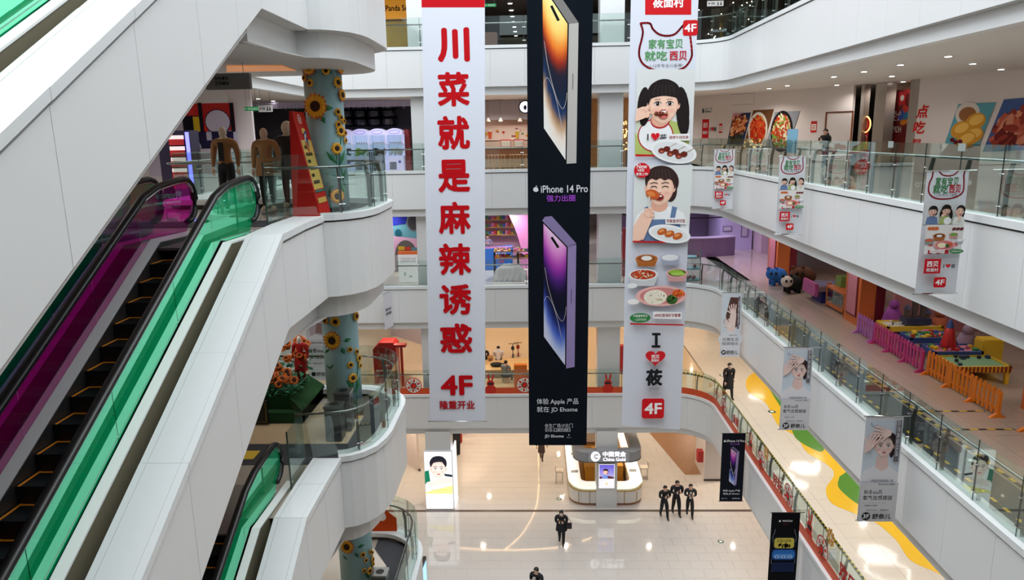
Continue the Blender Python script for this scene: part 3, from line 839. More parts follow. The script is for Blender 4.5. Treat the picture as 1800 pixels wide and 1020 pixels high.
def dish(P, cx, cy, rx, ry, bowl, food, deep=True, blobs=(), rim=None):
    if deep: P.poly([(cx-rx, cy), (cx-rx*.75, cy-ry*1.9), (cx+rx*.75, cy-ry*1.9), (cx+rx, cy)], tuple(int(c*.9) for c in bowl))
    P.ell(cx, cy, rx, ry, bowl, n=22); P.ell(cx, cy+ry*.02, rx*.84, ry*.8, food, n=22)
    for i, (x, y, a, b, c) in enumerate(blobs): P.ell(cx+x*rx, cy+y*ry, a*rx, b*ry, c, n=10)
def speckle(P, cx, cy, rx, ry, cols, n, s_, seed=1):
    R = random.Random(seed)
    for i in range(n):
        a = R.random()*2*PI; q = math.sqrt(R.random()); P.ell(cx+rx*q*math.cos(a), cy+ry*q*math.sin(a), s_*R.uniform(.5, 1.6), s_*R.uniform(.3, .8), R.choice(cols), n=6, rot=R.random()*3, raise_=False)
    P.k += 1
def quadgrad(P, q, nu, nv, fn, px=True):
    if px: q = [P.px(*a) for a in q]
    def m(s_, t):
        a = [(q[0][i]*(1-s_)+q[1][i]*s_)*(1-t)+(q[3][i]*(1-s_)+q[2][i]*s_)*t for i in (0, 1)]; return a
    for j in range(nv):
        for i in range(nu):
            st = [(i/nu, j/nv), ((i+1)/nu, j/nv), ((i+1)/nu, (j+1)/nv), (i/nu, (j+1)/nv)]
            pts = [P.pt(*m(*a)) for a in st]; cols = [rgb(*fn(*a)) for a in st]
            if (pts[1]-pts[0]).cross(pts[2]-pts[0]).dot(P.N) < 0: pts.reverse(); cols.reverse()
            P.mb.add(pts, [(0, 1, 2, 3)], cols)
    P.k += 1
def ramp(stops):
    def f(t):
        for (a, ca), (b, cb) in zip(stops[:-1], stops[1:]):
            if t <= b:
                q = max(0, (t-a)/(b-a)); return tuple(ca[i]+(cb[i]-ca[i])*q for i in range(3))
        return stops[-1][1]
    return f
GOLD = ramp([(0, (236, 226, 150)), (.15, (240, 205, 110)), (.27, (226, 120, 40)), (.36, (150, 40, 24)), (.44, (32, 28, 44)), (.58, (16, 34, 56)), (.70, (30, 52, 96)), (.78, (170, 130, 92)), (.88, (226, 214, 200)), (1, (222, 222, 220))])
PURPLE = ramp([(0, (226, 190, 222)), (.12, (214, 130, 200)), (.25, (150, 50, 160)), (.36, (66, 30, 110)), (.46, (20, 16, 44)), (.56, (12, 16, 34)), (.68, (24, 32, 86)), (.8, (70, 96, 190)), (.92, (170, 184, 222)), (1, (196, 202, 224))])
def phone(P, q, side, pal, frame, edge, px=True):
    """q: front face corners TL TR BR BL, side: right edge bottom/top points"""
    tl, tr, br, bl = q; n = P.px if px else (lambda a, b: (a, b))
    P.poly([n(*a) for a in (tr, side[0], side[1], br)], frame)
    P.poly([n(*a) for a in (tl, (tl[0]+(side[0][0]-tr[0])*.9, tl[1]+(side[0][1]-tr[1])*1.2), side[0], tr)], edge)
    mx = lambda a, b, t: (a[0]+(b[0]-a[0])*t, a[1]+(b[1]-a[1])*t)
    rr = [mx(tl, tr, .12), mx(tl, tr, .88), mx(tr, br, .02), mx(tr, br, .98), mx(br, bl, .1), mx(br, bl, .9), mx(bl, tl, .02), mx(bl, tl, .98)]
    P.poly([n(*a) for a in rr], (12, 12, 16))
    i = lambda a, s_, t: mx(mx(tl, tr, s_), mx(bl, br, s_), t)
    qq = [i(0, .05, .015), i(0, .95, .015), i(0, .95, .985), i(0, .05, .985)]
    quadgrad(P, qq, 5, 30, lambda s_, t: pal(min(1, max(0, t+(.12*(s_-.5)**2*4-.03)+(.06 if t < .5 else -.08)*(s_-.5)))), px=px)
    # thin line loops and island
    P.line([n(*i(0, a, b)) for a, b in spline([(.1, .38), (.25, .52), (.55, .64), (.8, .66), (.93, .58), (.97, .50)], 5)], .012*(1 if px else 1), (214, 200, 190))
    P.line([n(*i(0, a, b)) for a, b in spline([(.06, .68), (.2, .60), (.4, .61), (.6, .68), (.8, .80)], 5)], .012, (200, 200, 210))
    P.line([n(*i(0, .38, .06)), n(*i(0, .62, .085))], .09 if px else .02, (10, 10, 12))
    s0 = mx(tr, side[0], .5); s1 = mx(br, side[1], .5)
    P.line([n(*mx(s0, s1, .36)), n(*mx(s0, s1, .47))], .035 if px else .008, tuple(int(c*.7) for c in frame))

def banner(label, corners, y, col=(212, 217, 228), group='large banners hanging through the atrium', bar=True, thick=.006, hem=None, rods=None):
    """corners TL, TR, BR, BL in photograph pixels, hung in the vertical plane y"""
    P3 = [pix(a, b, y=y) for a, b in corners]
    root = thing('hanging_banner', label, 'banner', (P3[3].x, y, P3[3].z), group)
    m = MB().prism(P3, (0, thick, 0)); m.build('cloth', mat('cloth_%d_%d_%d' % col, col, .95, spec=.12), root)
    if bar:
        for a, b in ((P3[3], P3[2]), (P3[0], P3[1])):
            d = (b-a).normalized()*.12
            MB().tube([a-d*.6+Vector((0, .003, 0)), b+d*.6+Vector((0, .003, 0))], .02, 8).build('rod', CHROME if bar is True else BLACK, root, smooth=True)
    P = Plate((P3[0].x, y-.002, P3[0].z), (1, 0, 0), (0, 0, 1), (0, -1, 0))
    return root, P

# ------------------------------------------------------------------ the three tall banners
YB1 = 27.0
b1, P = banner('tall white banner with nine big red characters one above the other', [(737, -190), (852, -190), (853, 741), (756, 741)], YB1)
P.poly([(738, -150), (852, -150), (852, 13), (741, 13)], (190, 12, 26), px=True); P.done('red_band', b1); P.k = 2
for ch, y0, y1, cx in (('川', 49, 109, 797), ('菜', 127, 187, 797), ('就', 204, 263, 797.5), ('是', 281, 338, 798), ('麻', 355, 411, 799), ('辣', 428, 483, 800), ('诱', 500, 553, 801), ('惑', 569, 620, 802)):
    P.ptext(ch, cx, (y0+y1)/2, y1-y0, (184, 8, 20), .045 if ch == '川' else .031, wpx=56); P.done('red_character', b1)
P.ptext('4F', 803, 677, 34, (184, 8, 20), .03, wpx=56); P.done('floor_number', b1)
P.ptext('隆重开业', 804, 711.5, 15, (170, 30, 40), .03, wpx=64)
P.done('red_lettering', b1)

b2, P = banner('tall black banner with a gold and a purple phone', [(925, -190), (1045, -190), (1031, 783), (930, 783)], YB1-.15, col=(10, 17, 26), bar=False)
phone(P, [(951, -32), (1000, 42), (996, 288), (954, 226)], [(1017, 40), (1013, 287)], GOLD, (176, 174, 170), (120, 118, 116))
phone(P, [(953, 388), (998, 434), (995, 648), (954, 592)], [(1013, 430), (1010, 645)], PURPLE, (140, 126, 172), (96, 88, 120))
P.poly([(953, 388), (958, 381), (970, 380), (1013, 428), (998, 434)], (128, 116, 158), px=True)
c = P.px(942, 332); apple(P, c[0], c[1], .26, (205, 208, 214))
P.ptext('iPhone 14 Pro', 992, 332, 13, (208, 210, 216), .012, wpx=84)
P.ptext('强力出圈', 986, 348.5, 11.5, (150, 70, 190), .012, wpx=51)
P.ptext('体验 Apple 产品', 980, 706, 12, (222, 226, 232), .0, wpx=73)
P.ptext('就在 JD Ehome', 979.5, 720, 11.5, (222, 226, 232), .0, wpx=71)
P.ptext('合生广场1F北门', 982, 748, 7.5, (200, 205, 212), 0, wpx=49)
P.ptext('010-52805883', 980.5, 755.5, 6.5, (200, 205, 212), 0, wpx=44)
P.ptext('JD Ehome', 974, 767, 6.5, (210, 214, 220), .015, wpx=34); c = P.px(1000, 764); apple(P, c[0], c[1], .07, (210, 214, 220))
P.ptext('Authorised', 1000, 768.5, 1.6, (180, 184, 190), 0, wpx=8)
P.done('printed_artwork', b2)

b3, P = banner('tall white banner with a girl, a boy, bowls of food and a red heart', [(1113, -190), (1236, -190), (1195, 756), (1093, 748)], YB1, bar=False)
def PX(P_, x, y): return P_.px(x, y)
ppx = (P.px(1160, 300)[0]-P.px(1159, 300)[0])   # metres per photograph pixel here
def E_(x, y, rx, ry, col, **k): c = P.px(x, y); P.ell(c[0], c[1], rx*ppx, ry*ppx, col, **k)
P.poly([(1134, -80), (1216, -80), (1215, 26), (1134, 26)], (200, 26, 34), px=True)
P.ptext('莜面村', 1175, 4, 19, (240, 240, 242), .03, wpx=57)
bib = [(1126, 41), (1142, 41), (1147.5, 51), (1158, 60), (1172, 63), (1186, 60), (1197, 49), (1203, 42)]
P.line([P.px(*a) for a in spline(bib, 4)], 3.4*ppx, (176, 34, 42))
bib = [(1213, 62), (1216, 88), (1215, 102), (1205, 117), (1189, 124), (1168, 126), (1147, 122), (1131, 113), (1124, 100), (1124, 85), (1128, 69), (1130, 55), (1126, 41)]
P.line([P.px(*a) for a in spline(bib, 4)], 3.4*ppx, (176, 34, 42))
a, b = P.px(1200, 63), P.px(1227, 35); P.rrect(a[0], a[1], b[0], b[1], 4*ppx, (200, 26, 34)); P.ptext('4F', 1213.5, 49, 14, (240, 240, 242), .02, wpx=21)
P.ptext('家有宝贝', 1170, 77, 17, (76, 150, 80), .012, wpx=61); P.ptext('就吃', 1153, 98, 17, (76, 150, 80), .012, wpx=40); P.ptext('西贝', 1192, 98, 16, (186, 32, 44), .02, wpx=31)
P.ptext('1-12岁专业儿童餐!', 1171, 115, 5.5, (96, 96, 100), 0, wpx=58)
# girl picture
P.poly([(1119, 122), (1222, 122), (1216, 272), (1116, 272)], (214, 217, 216), px=True)
E_(1130, 180, 9, 26, HAIR, rot=-.15); E_(1199, 190, 12, 36, HAIR, rot=.12)
P.poly([(1116, 235), (1128, 214), (1160, 206), (1192, 216), (1212, 240), (1208, 272), (1116, 272)], (176, 190, 110), px=True)
P.poly([(1116, 205), (1126, 200), (1130, 214), (1118, 240)], (206, 210, 190), px=True)
E_(1152, 238, 31, 29, (176, 34, 42), n=30); E_(1152, 238, 29, 27, (236, 238, 240), n=30); E_(1160, 212, 17, 14, (176, 34, 42), n=22); E_(1160, 210, 15.5, 13, SK2, n=22)
c = P.px(1166, 184); face(P, c[0], c[1], 26*ppx, style='girl', mouth='none')
E_(1165, 201, 9, 8, (206, 110, 100), n=20); E_(1165, 201, 7.6, 6.4, (120, 34, 34), n=20); E_(1166, 196.5, 5, 1.6, (246, 242, 236), n=14); E_(1166, 205.5, 4.5, 2, (214, 110, 104), n=12)
P.line([P.px(1142, 200), P.px(1176, 199)], 1.1*ppx, (224, 196, 156))
for x, y in ((1153, 200), (1158, 201), (1163, 200)): E_(x, y, 3.8, 3.6, (92, 40, 28), n=12); E_(x-.8, y-1.2, 1.6, 1, (170, 96, 70), n=8)
P.poly([(1116, 214), (1118, 192), (1128, 188), (1138, 192), (1140, 203), (1132, 208), (1122, 212)], SK, px=True)
for x, y in ((1130, 191), (1136, 194), (1139, 199), (1137, 204)): E_(x, y, 4.6, 3.2, SK2, rot=.4); E_(x-.5, y-.5, 3.8, 2.5, SK, rot=.4)
E_(1136, 190, 3, 5.5, SK, rot=-.7)
P.ptext('I', 1138, 241, 11, INK, .02); c = P.px(1151, 241); heart(P, c[0], c[1], 15*ppx, 14*ppx, (206, 32, 42)); P.ptext('莜', 1165, 242, 12, INK, .02)
P.poly([(1173, 236), (1211, 235), (1211, 247), (1173, 248)], (240, 240, 240), px=True); P.ptext('碳烤牛排肉串', 1192, 241.5, 6, (160, 60, 60), .01, wpx=34)
P.poly([(1116, 271), (1152, 272), (1152, 275), (1116, 275)], CR_, px=True)
E_(1183, 266, 41, 20, (238, 240, 240), rot=-.22, n=26); E_(1183, 267, 36, 16, (222, 225, 226), rot=-.22, n=26)
for x, y in ((1166, 264), (1181, 269), (1196, 273)):
    P.line([P.px(x, y), P.px(x+22, y-12)], 1*ppx, (150, 130, 90)); E_(x-4, y+1, 6, 5, (120, 48, 36)); E_(x+5, y-2, 6, 5, (104, 40, 32)); E_(x-4, y+2.5, 3, 1.5, (200, 110, 90))
# boy picture
P.poly([(1114, 290), (1216, 290), (1209, 424), (1111, 424)], (216, 221, 219), px=True)
P.poly([(1112, 400), (1118, 378), (1136, 364), (1180, 362), (1200, 374), (1209, 400), (1209, 424), (1111, 424)], (236, 239, 240), px=True)
P.poly([(1128, 386), (1192, 384), (1200, 424), (1124, 424)], (104, 128, 166), px=True); P.poly([(1180, 362), (1189, 364), (1184, 388), (1176, 386)], (104, 128, 166), px=True); P.poly([(1132, 364), (1138, 362), (1142, 388), (1134, 388)], (104, 128, 166), px=True)
E_(1158, 360, 15, 12, SK2)
c = P.px(1159, 330); face(P, c[0], c[1], 25*ppx, style='boy', mouth='open', look=-.3, hair=(56, 40, 38), eyes='closed')
E_(1146, 341, 13, 8, (196, 92, 44), rot=-.35); E_(1143, 340, 8, 4, (222, 130, 70), rot=-.35)
P.line([P.px(1140, 345), P.px(1139, 372)], 2.2*ppx, (220, 214, 204))
P.poly([(1111, 424), (1112, 398), (1126, 374), (1144, 368), (1146, 382), (1130, 420)], SK, px=True)
E_(1139, 374, 9, 9, SK2); E_(1139, 373, 8, 8, SK)
for x, y in ((1135, 368), (1142, 367), (1145, 372), (1145, 378)): E_(x, y, 4, 2.8, SK2, rot=-.3); E_(x, y-.5, 3.4, 2.2, SK, rot=-.3)
P.poly([(1168, 382), (1204, 382), (1204, 393), (1168, 393)], (240, 240, 240), px=True); P.ptext('苹果香烤鸡翅', 1186, 387.5, 6.5, (150, 60, 60), .01, wpx=33)
P.poly([(1111, 422), (1168, 423), (1168, 426), (1111, 425)], CR_, px=True)
E_(1175, 410, 38, 16, (240, 242, 242), rot=-.18, n=26); E_(1175, 410, 33, 12, (226, 229, 230), rot=-.18, n=26)
for x, y in ((1162, 406), (1175, 410), (1189, 414)): E_(x, y, 9, 6, (190, 96, 44), rot=.3); E_(x-1, y-1.5, 5, 2.5, (226, 150, 90), rot=.3)
E_(1127, 299, 14, 13, (206, 32, 42), n=22); P.ptext('New', 1127, 292, 8, (244, 244, 244), .01, wpx=18); P.ptext('9道菜', 1125, 299, 5, (244, 244, 244), .01, wpx=12); P.ptext('套餐上市!', 1127, 305.5, 5, (244, 244, 244), .01, wpx=21)
# bowls
c = P.px(1135, 456)
dish(P, *P.px(1135, 453), 20*ppx, 7.5*ppx, (186, 110, 52), (150, 82, 38), blobs=((0, .1, .5, .6, (232, 230, 224)),))
dish(P, *P.px(1176, 451), 18*ppx, 7*ppx, (176, 182, 200), (226, 228, 230))
dish(P, *P.px(1129, 481), 27*ppx, 11*ppx, (222, 226, 228), (184, 60, 34)); c = P.px(1129, 481); speckle(P, c[0], c[1], 18*ppx, 7*ppx, [(236, 220, 190), (200, 80, 40), (228, 200, 160)], 40, 2*ppx)
dish(P, *P.px(1188, 478), 19*ppx, 8*ppx, (226, 170, 168), (70, 96, 50), blobs=((-.1, .2, .7, .55, (140, 182, 66)), (.1, -.2, .7, .4, (168, 204, 90))))
E_(1110, 500, 9, 5, (232, 234, 234)); E_(1112, 528, 11, 5, (238, 238, 236))
dish(P, *P.px(1160, 518), 46*ppx, 19*ppx, (230, 180, 174), (206, 134, 130), deep=False); 
c = P.px(1160, 519); E_(1150, 520, 21, 14, (236, 230, 212), n=22); c = P.px(1150, 520); speckle(P, c[0], c[1], 17*ppx, 11*ppx, [(200, 214, 150), (240, 200, 160), (250, 248, 240), (120, 150, 90)], 50, 1.3*ppx, 3)
E_(1179, 524, 10, 9, (56, 96, 44)); c = P.px(1179, 524); speckle(P, c[0], c[1], 9*ppx, 8*ppx, [(84, 134, 60), (44, 80, 36)], 26, 2*ppx, 4)
E_(1190, 513, 11, 7, (214, 92, 40)); c = P.px(1191, 514); speckle(P, c[0], c[1], 10*ppx, 6*ppx, [(236, 130, 60), (200, 60, 34)], 16, 2.4*ppx, 5)
P.ell(*P.px(1123.5, 556), 19*ppx, 9*ppx, GRN, n=22); P.ptext('中国营养学会', 1124, 552.5, 4.5, (236, 240, 236), .01, wpx=25); P.ptext('儿童营养配餐', 1124, 559, 4, (220, 232, 222), 0, wpx=20)
P.poly([(1146, 545), (1196, 546), (1196, 558), (1146, 557)], (240, 240, 240), px=True); P.ptext('4种彩蔬海虾饼套餐', 1171, 551.5, 6, (150, 44, 50), .01, wpx=47)
P.poly([(1106, 565), (1199, 567), (1199, 569.5), (1106, 567.5)], CR_, px=True)
P.poly([(1144, 582), (1159, 582), (1159, 586.5), (1154, 586.5), (1154, 603.5), (1158.5, 603.5), (1158.5, 608), (1143.5, 608), (1143.5, 603.5), (1149, 603.5), (1149, 586.5), (1144, 586.5)], INK, px=True)
c = P.px(1150, 627); heart(P, c[0], c[1], 37*ppx, 30*ppx, (206, 32, 42)); P.ptext('西贝', 1150, 623.5, 6.5, (244, 244, 244), .02, wpx=14); P.ptext('莜面村', 1149.5, 630, 5, (244, 244, 244), .02, wpx=14)
P.ptext('莜', 1147.7, 659.5, 29, INK, .045, wpx=29); P.ptext('you', 1147.5, 680, 6, (150, 150, 152), 0, wpx=18)
a, b = P.px(1126, 731), P.px(1165.5, 696); P.rrect(a[0], a[1], b[0], b[1], 5*ppx, (206, 26, 34)); P.ptext('4F', 1146, 713.5, 19, (244, 244, 244), .025, wpx=30)
P.done('printed_artwork', b3)

# ------------------------------------------------------------------ small banners on outrigger rods
def small_banner(label, TL, TR, BR, BL, X, col, group, art, dark=False):
    y = pix(TR[0], TR[1], x=X).y
    ctr = (TL, TR, BR, BL)
    P3 = [pix(a, b, y=y) for a, b in ctr]
    zt = (P3[0].z+P3[1].z)/2; zb = (P3[2].z+P3[3].z)/2; x1 = X; x0 = X-(P3[1].x-P3[0].x)
    root = thing('small_banner', label, 'banner', (x0, y, zb), group)
    MB().box(x0, x1, y, y+.005, zb, zt).build('cloth', mat('cloth_%d_%d_%d' % col, col, .95, spec=.12), root)
    for z in (zt, zb): MB().tube([(x0-.04, y, z), (x1+(.13 if z == zt else .04), y, z)], .012, 6).build('rod', BLACK if dark else CHROME, root)
    P = Plate((x0, y-.001, zb), (1, 0, 0), (0, 0, 1), (0, -1, 0), step=.0008)
    art(P, x1-x0, zt-zb); P.done('printed_artwork', root)
    return root
def art_food(P, w_, h_):
    U = lambda a: a*w_; V = lambda b: (1-b)*h_
    P.line([(U(a), V(b)) for a, b in spline([(.28, .0), (.36, .03), (.52, .042), (.66, .03), (.75, .0)], 4)], w_*.03, (176, 34, 42))
    P.line([(U(a), V(b)) for a, b in spline([(.14, .0), (.13, .05), (.08, .1), (.09, .17), (.24, .215), (.5, .225), (.75, .21), (.9, .17), (.9, .09), (.88, .04), (.9, .0)], 4)], w_*.035, (176, 34, 42))
    P.text('家有宝贝', U(.5), V(.085), h_*.07, GRN, .015, U(.56)); P.text('就吃', U(.36), V(.145), h_*.07, GRN, .015, U(.36)); P.text('西贝', U(.7), V(.145), h_*.065, (186, 32, 44), .02, U(.28))
    P.text('1-12岁专业儿童餐!', U(.5), V(.193), h_*.02, (96, 96, 100), 0, U(.55))
    P.rect(U(.03), V(.425), U(.93), V(.255), (214, 217, 216))
    for cx, st, ap in ((.22, 'boy', (110, 132, 172)), (.52, 'girl', (180, 196, 120)), (.82, 'woman', (232, 234, 226))):
        P.poly([(U(cx-.15), V(.425)), (U(cx-.12), V(.37)), (U(cx), V(.355)), (U(cx+.12), V(.37)), (U(cx+.15), V(.425))], ap)
        face(P, U(cx), V(.325 if cx != .52 else .318), w_*.095, style=st, mouth='open')
    P.ell(U(.52), V(.395), w_*.09, w_*.09, (238, 238, 240)); P.ell(U(.40), V(.35), w_*.04, w_*.03, SK); P.ell(U(.8), V(.37), w_*.04, w_*.05, SK)
    P.rect(U(.03), V(.66), U(.93), V(.425), (226, 222, 218))
    for i in range(9):
        if i % 2: P.rect(U(.03+.1*i), V(.66), U(.13+.1*i), V(.63), (188, 44, 50), raise_=False); P.rect(U(.03+.1*i), V(.60), U(.13+.1*i), V(.57), (206, 110, 110), raise_=False)
    P.k += 1
    for x in (.12, .2, .28): P.ell(U(x), V(.455), w_*.06, w_*.045, (206, 110, 60))
    for x in (.7, .79, .88): P.ell(U(x), V(.46), w_*.05, w_*.035, (104, 44, 48), rot=.4)
    dish(P, U(.36), V(.515), w_*.15, w_*.065, (186, 110, 62), (110, 60, 36), blobs=((0, 0, .5, .5, (230, 226, 216)),))
    dish(P, U(.7), V(.505), w_*.11, w_*.05, (222, 160, 160), (110, 160, 70)); dish(P, U(.13), V(.55), w_*.12, w_*.05, (150, 160, 160), (200, 100, 70)); dish(P, U(.86), V(.55), w_*.1, w_*.04, (200, 206, 212), (240, 240, 240))
    dish(P, U(.5), V(.59), w_*.25, w_*.12, (222, 150, 150), (196, 110, 106), deep=False, blobs=((-.25, 0, .45, .55, (238, 222, 190)), (.3, -.1, .22, .4, (60, 96, 50)), (.55, .2, .18, .3, (206, 90, 50))))
    P.rect(U(.16), V(.65), U(.52), V(.625), (240, 236, 234)); P.text('4种彩蔬海虾饼套餐', U(.34), V(.6375), h_*.012, (160, 60, 60), 0, U(.32))
    P.ell(U(.8), V(.64), w_*.17, w_*.055, GRN); P.text('中国营养学会', U(.8), V(.64), h_*.014, (236, 240, 236), 0, U(.24))
    P.rect(U(.06), V(.82), U(.46), V(.70), (196, 26, 36)); P.text('西贝', U(.26), V(.742), h_*.045, (244, 244, 244), .02, U(.28)); P.text('莜面村', U(.26), V(.79), h_*.03, (244, 244, 244), .01, U(.3))
    P.line([(U(.46), V(.705)), (U(.86), V(.705)), (U(.86), V(.815)), (U(.46), V(.815))], w_*.006, (200, 200, 204))
    P.text('I', U(.53), V(.76), h_*.032, INK, .02); heart(P, U(.63), V(.76), w_*.12, h_*.036, (206, 32, 42)); P.text('莜', U(.75), V(.76), h_*.034, INK, .02)
    P.rrect(U(.32), V(.935), U(.62), V(.85), w_*.05, (200, 26, 34)); P.text('4F', U(.47), V(.892), h_*.045, (244, 244, 244), .02, U(.22))
G3 = 'food banners on rods from the upper glass'
BW = (214, 217, 222)
XB = 7.62
small_banner('small food banner with three children, farthest along the upper glass', (1256, 262), (1292, 263), (1281, 368), (1247, 366), XB, BW, G3, art_food)
small_banner('small food banner with three children, middle one on the upper glass', (1371, 274), (1417, 275), (1405, 413), (1363, 411), XB, BW, G3, art_food)
small_banner('large near food banner with three children and checked tablecloth', (1630, 300), (1704, 300), (1686, 517), (1609, 515), XB, BW, G3, art_food)
def art_hand(P, w_, h_):
    U = lambda a: a*w_; V = lambda b: (1-b)*h_
    P.rect(U(.0), V(.62), U(1), V(.0), (206, 214, 222)); P.poly([(U(.42), V(.07)), (U(.9), V(.08)), (U(.95), V(.5)), (U(.45), V(.6)), (U(.22), V(.36))], (92, 62, 56))
    hand(P, U(.58), V(.3), w_*.3, rot=.1, col=(236, 214, 206)); P.poly([(U(.45), V(.32)), (U(.75), V(.32)), (U(.7), V(.62)), (U(.3), V(.6))], (232, 208, 200))
    hand(P, U(.4), V(.50), w_*.26, rot=.6, col=(238, 216, 208), nails=(96, 40, 44))
    P.rect(U(.8), V(.56), U(.9), V(.06), (120, 112, 116)); P.text('品质美甲', U(.85), V(.3), w_*.07, (220, 220, 224), 0, h_*.35, rot=-PI/2)
    P.ell(U(.5), V(.72), w_*.62, h_*.12, (214, 215, 220), n=24); P.rect(0, 0, w_, V(.66), (214, 215, 220))
    P.text('轻奢时尚美甲', U(.62), V(.66), h_*.018, INK, 0, U(.4)); P.text('优雅生活', U(.5), V(.725), h_*.05, INK, .0, U(.82)); P.text('绽放指尖', U(.5), V(.79), h_*.05, INK, .0, U(.82))
    P.ell(U(.18), V(.93), w_*.13, w_*.13, INK); P.text('3F', U(.18), V(.93), w_*.13, (236, 236, 238), .02); P.text('舒奈儿', U(.62), V(.93), h_*.065, INK, .01, U(.58))
def art_woman(P, w_, h_):
    U = lambda a: a*w_; V = lambda b: (1-b)*h_
    P.grid(0, V(.62), w_, V(.04), 1, 8, lambda u, v: (206, 216, 226))
    P.poly([(U(0), V(.60)), (U(.05), V(.52)), (U(.3), V(.47)), (U(.7), V(.46)), (U(1), V(.54)), (U(1), V(.62)), (0, V(.62))], (228, 226, 230))
    P.poly([(U(.36), V(.48)), (U(.38), V(.38)), (U(.68), V(.38)), (U(.72), V(.48)), (U(.55), V(.52))], (226, 194, 186))
    face(P, U(.55), V(.28), w_*.25, style='woman', mouth='closed', skin=(240, 212, 204), hair=(58, 44, 46), look=-.2)
    hand(P, U(.55), V(.15), w_*.25, rot=1.4, col=(240, 212, 204)); hand(P, U(.16), V(.25), w_*.24, rot=-.5, col=(240, 212, 204)); P.poly([(U(0), V(.34)), (U(.0), V(.24)), (U(.16), V(.22)), (U(.2), V(.3))], (238, 208, 200))
    P.rect(U(.80), V(.42), U(.93), V(.03), (112, 106, 112)); P.text('品质美容纹绣', U(.865), V(.2), w_*.085, (226, 226, 230), 0, h_*.34, rot=-PI/2)
    P.line([(U(.1), V(.075)), (U(.13), V(.05)), (U(.16), V(.085)), (U(.3), V(.07))], w_*.012, (110, 120, 140))
    P.rect(0, 0, w_, V(.62), (206, 205, 208)); P.text('想要自然眉眼第一眼', U(.55), V(.60), h_*.022, INK, 0, U(.6)); P.text('专业的你了更好', U(.68), V(.635), h_*.018, INK, 0, U(.45))
    P.text('秋冬ins风', U(.34), V(.71), h_*.045, (40, 40, 44), .0, U(.5)); P.text('氧气妆感嫁接', U(.47), V(.765), h_*.047, (40, 40, 44), .0, U(.8))
    P.text('· · · · · · · ·', U(.4), V(.815), h_*.006, (90, 90, 96), .0, U(.6)); P.text('专属私人定制', U(.3), V(.84), h_*.016, (90, 90, 96), 0, U(.35))
    P.line([(U(.08), V(.905)), (U(.92), V(.905))], w_*.004, (120, 120, 124)); P.text('韩式半永久  美睫美甲', U(.5), V(.885), h_*.014, (70, 70, 76), 0, U(.6))
    P.ell(U(.2), V(.945), w_*.12, w_*.12, INK, n=20); P.text('3F', U(.2), V(.945), w_*.13, (230, 230, 232), .02, w_*.17); P.text('舒奈儿', U(.62), V(.945), h_*.052, INK, .015, U(.52))
G2 = 'beauty banners on rods from the playground glass'
small_banner('grey beauty banner with two hands and painted nails', (1270, 514), (1305, 515), (1299, 628), (1262, 626), 7.84, (214, 216, 222), G2, art_hand)
small_banner('grey beauty banner with a woman touching her brow, middle one', (1379, 610), (1430, 611), (1417, 756), (1368, 754), 7.84, (214, 216, 222), G2, art_woman)
small_banner('grey beauty banner with a woman touching her brow, largest and nearest', (1523, 731), (1589, 733), (1573, 916), (1508, 914), 7.84, (214, 216, 222), G2, art_woman)
def art_phone(P, w_, h_):
    U = lambda a: a*w_; V = lambda b: (1-b)*h_
    apple(P, U(.12), V(.11), h_*.04, (225, 228, 232)); P.text('iPhone 14 Pro', U(.58), V(.11), h_*.035, (225, 228, 232), .015, U(.78)); P.text('强力出圈', U(.55), V(.155), h_*.028, (130, 80, 170), .01, U(.42))
    phone(P, [(U(.38), V(.21)), (U(.64), V(.28)), (U(.62), V(.77)), (U(.36), V(.70))], [(U(.76), V(.26)), (U(.70), V(.75))], PURPLE, (150, 136, 180), (96, 88, 120), px=False)
    P.text('体验 Apple 产品', U(.5), V(.84), h_*.035, (225, 228, 232), .01, U(.76)); P.text('就在 JD Ehome', U(.5), V(.885), h_*.033, (225, 228, 232), .01, U(.72)); P.text('合生广场', U(.2), V(.955), h_*.018, (190, 194, 200), 0, U(.25)); P.text('JD Ehome', U(.72), V(.955), h_*.02, (225, 228, 232), .01, U(.34))
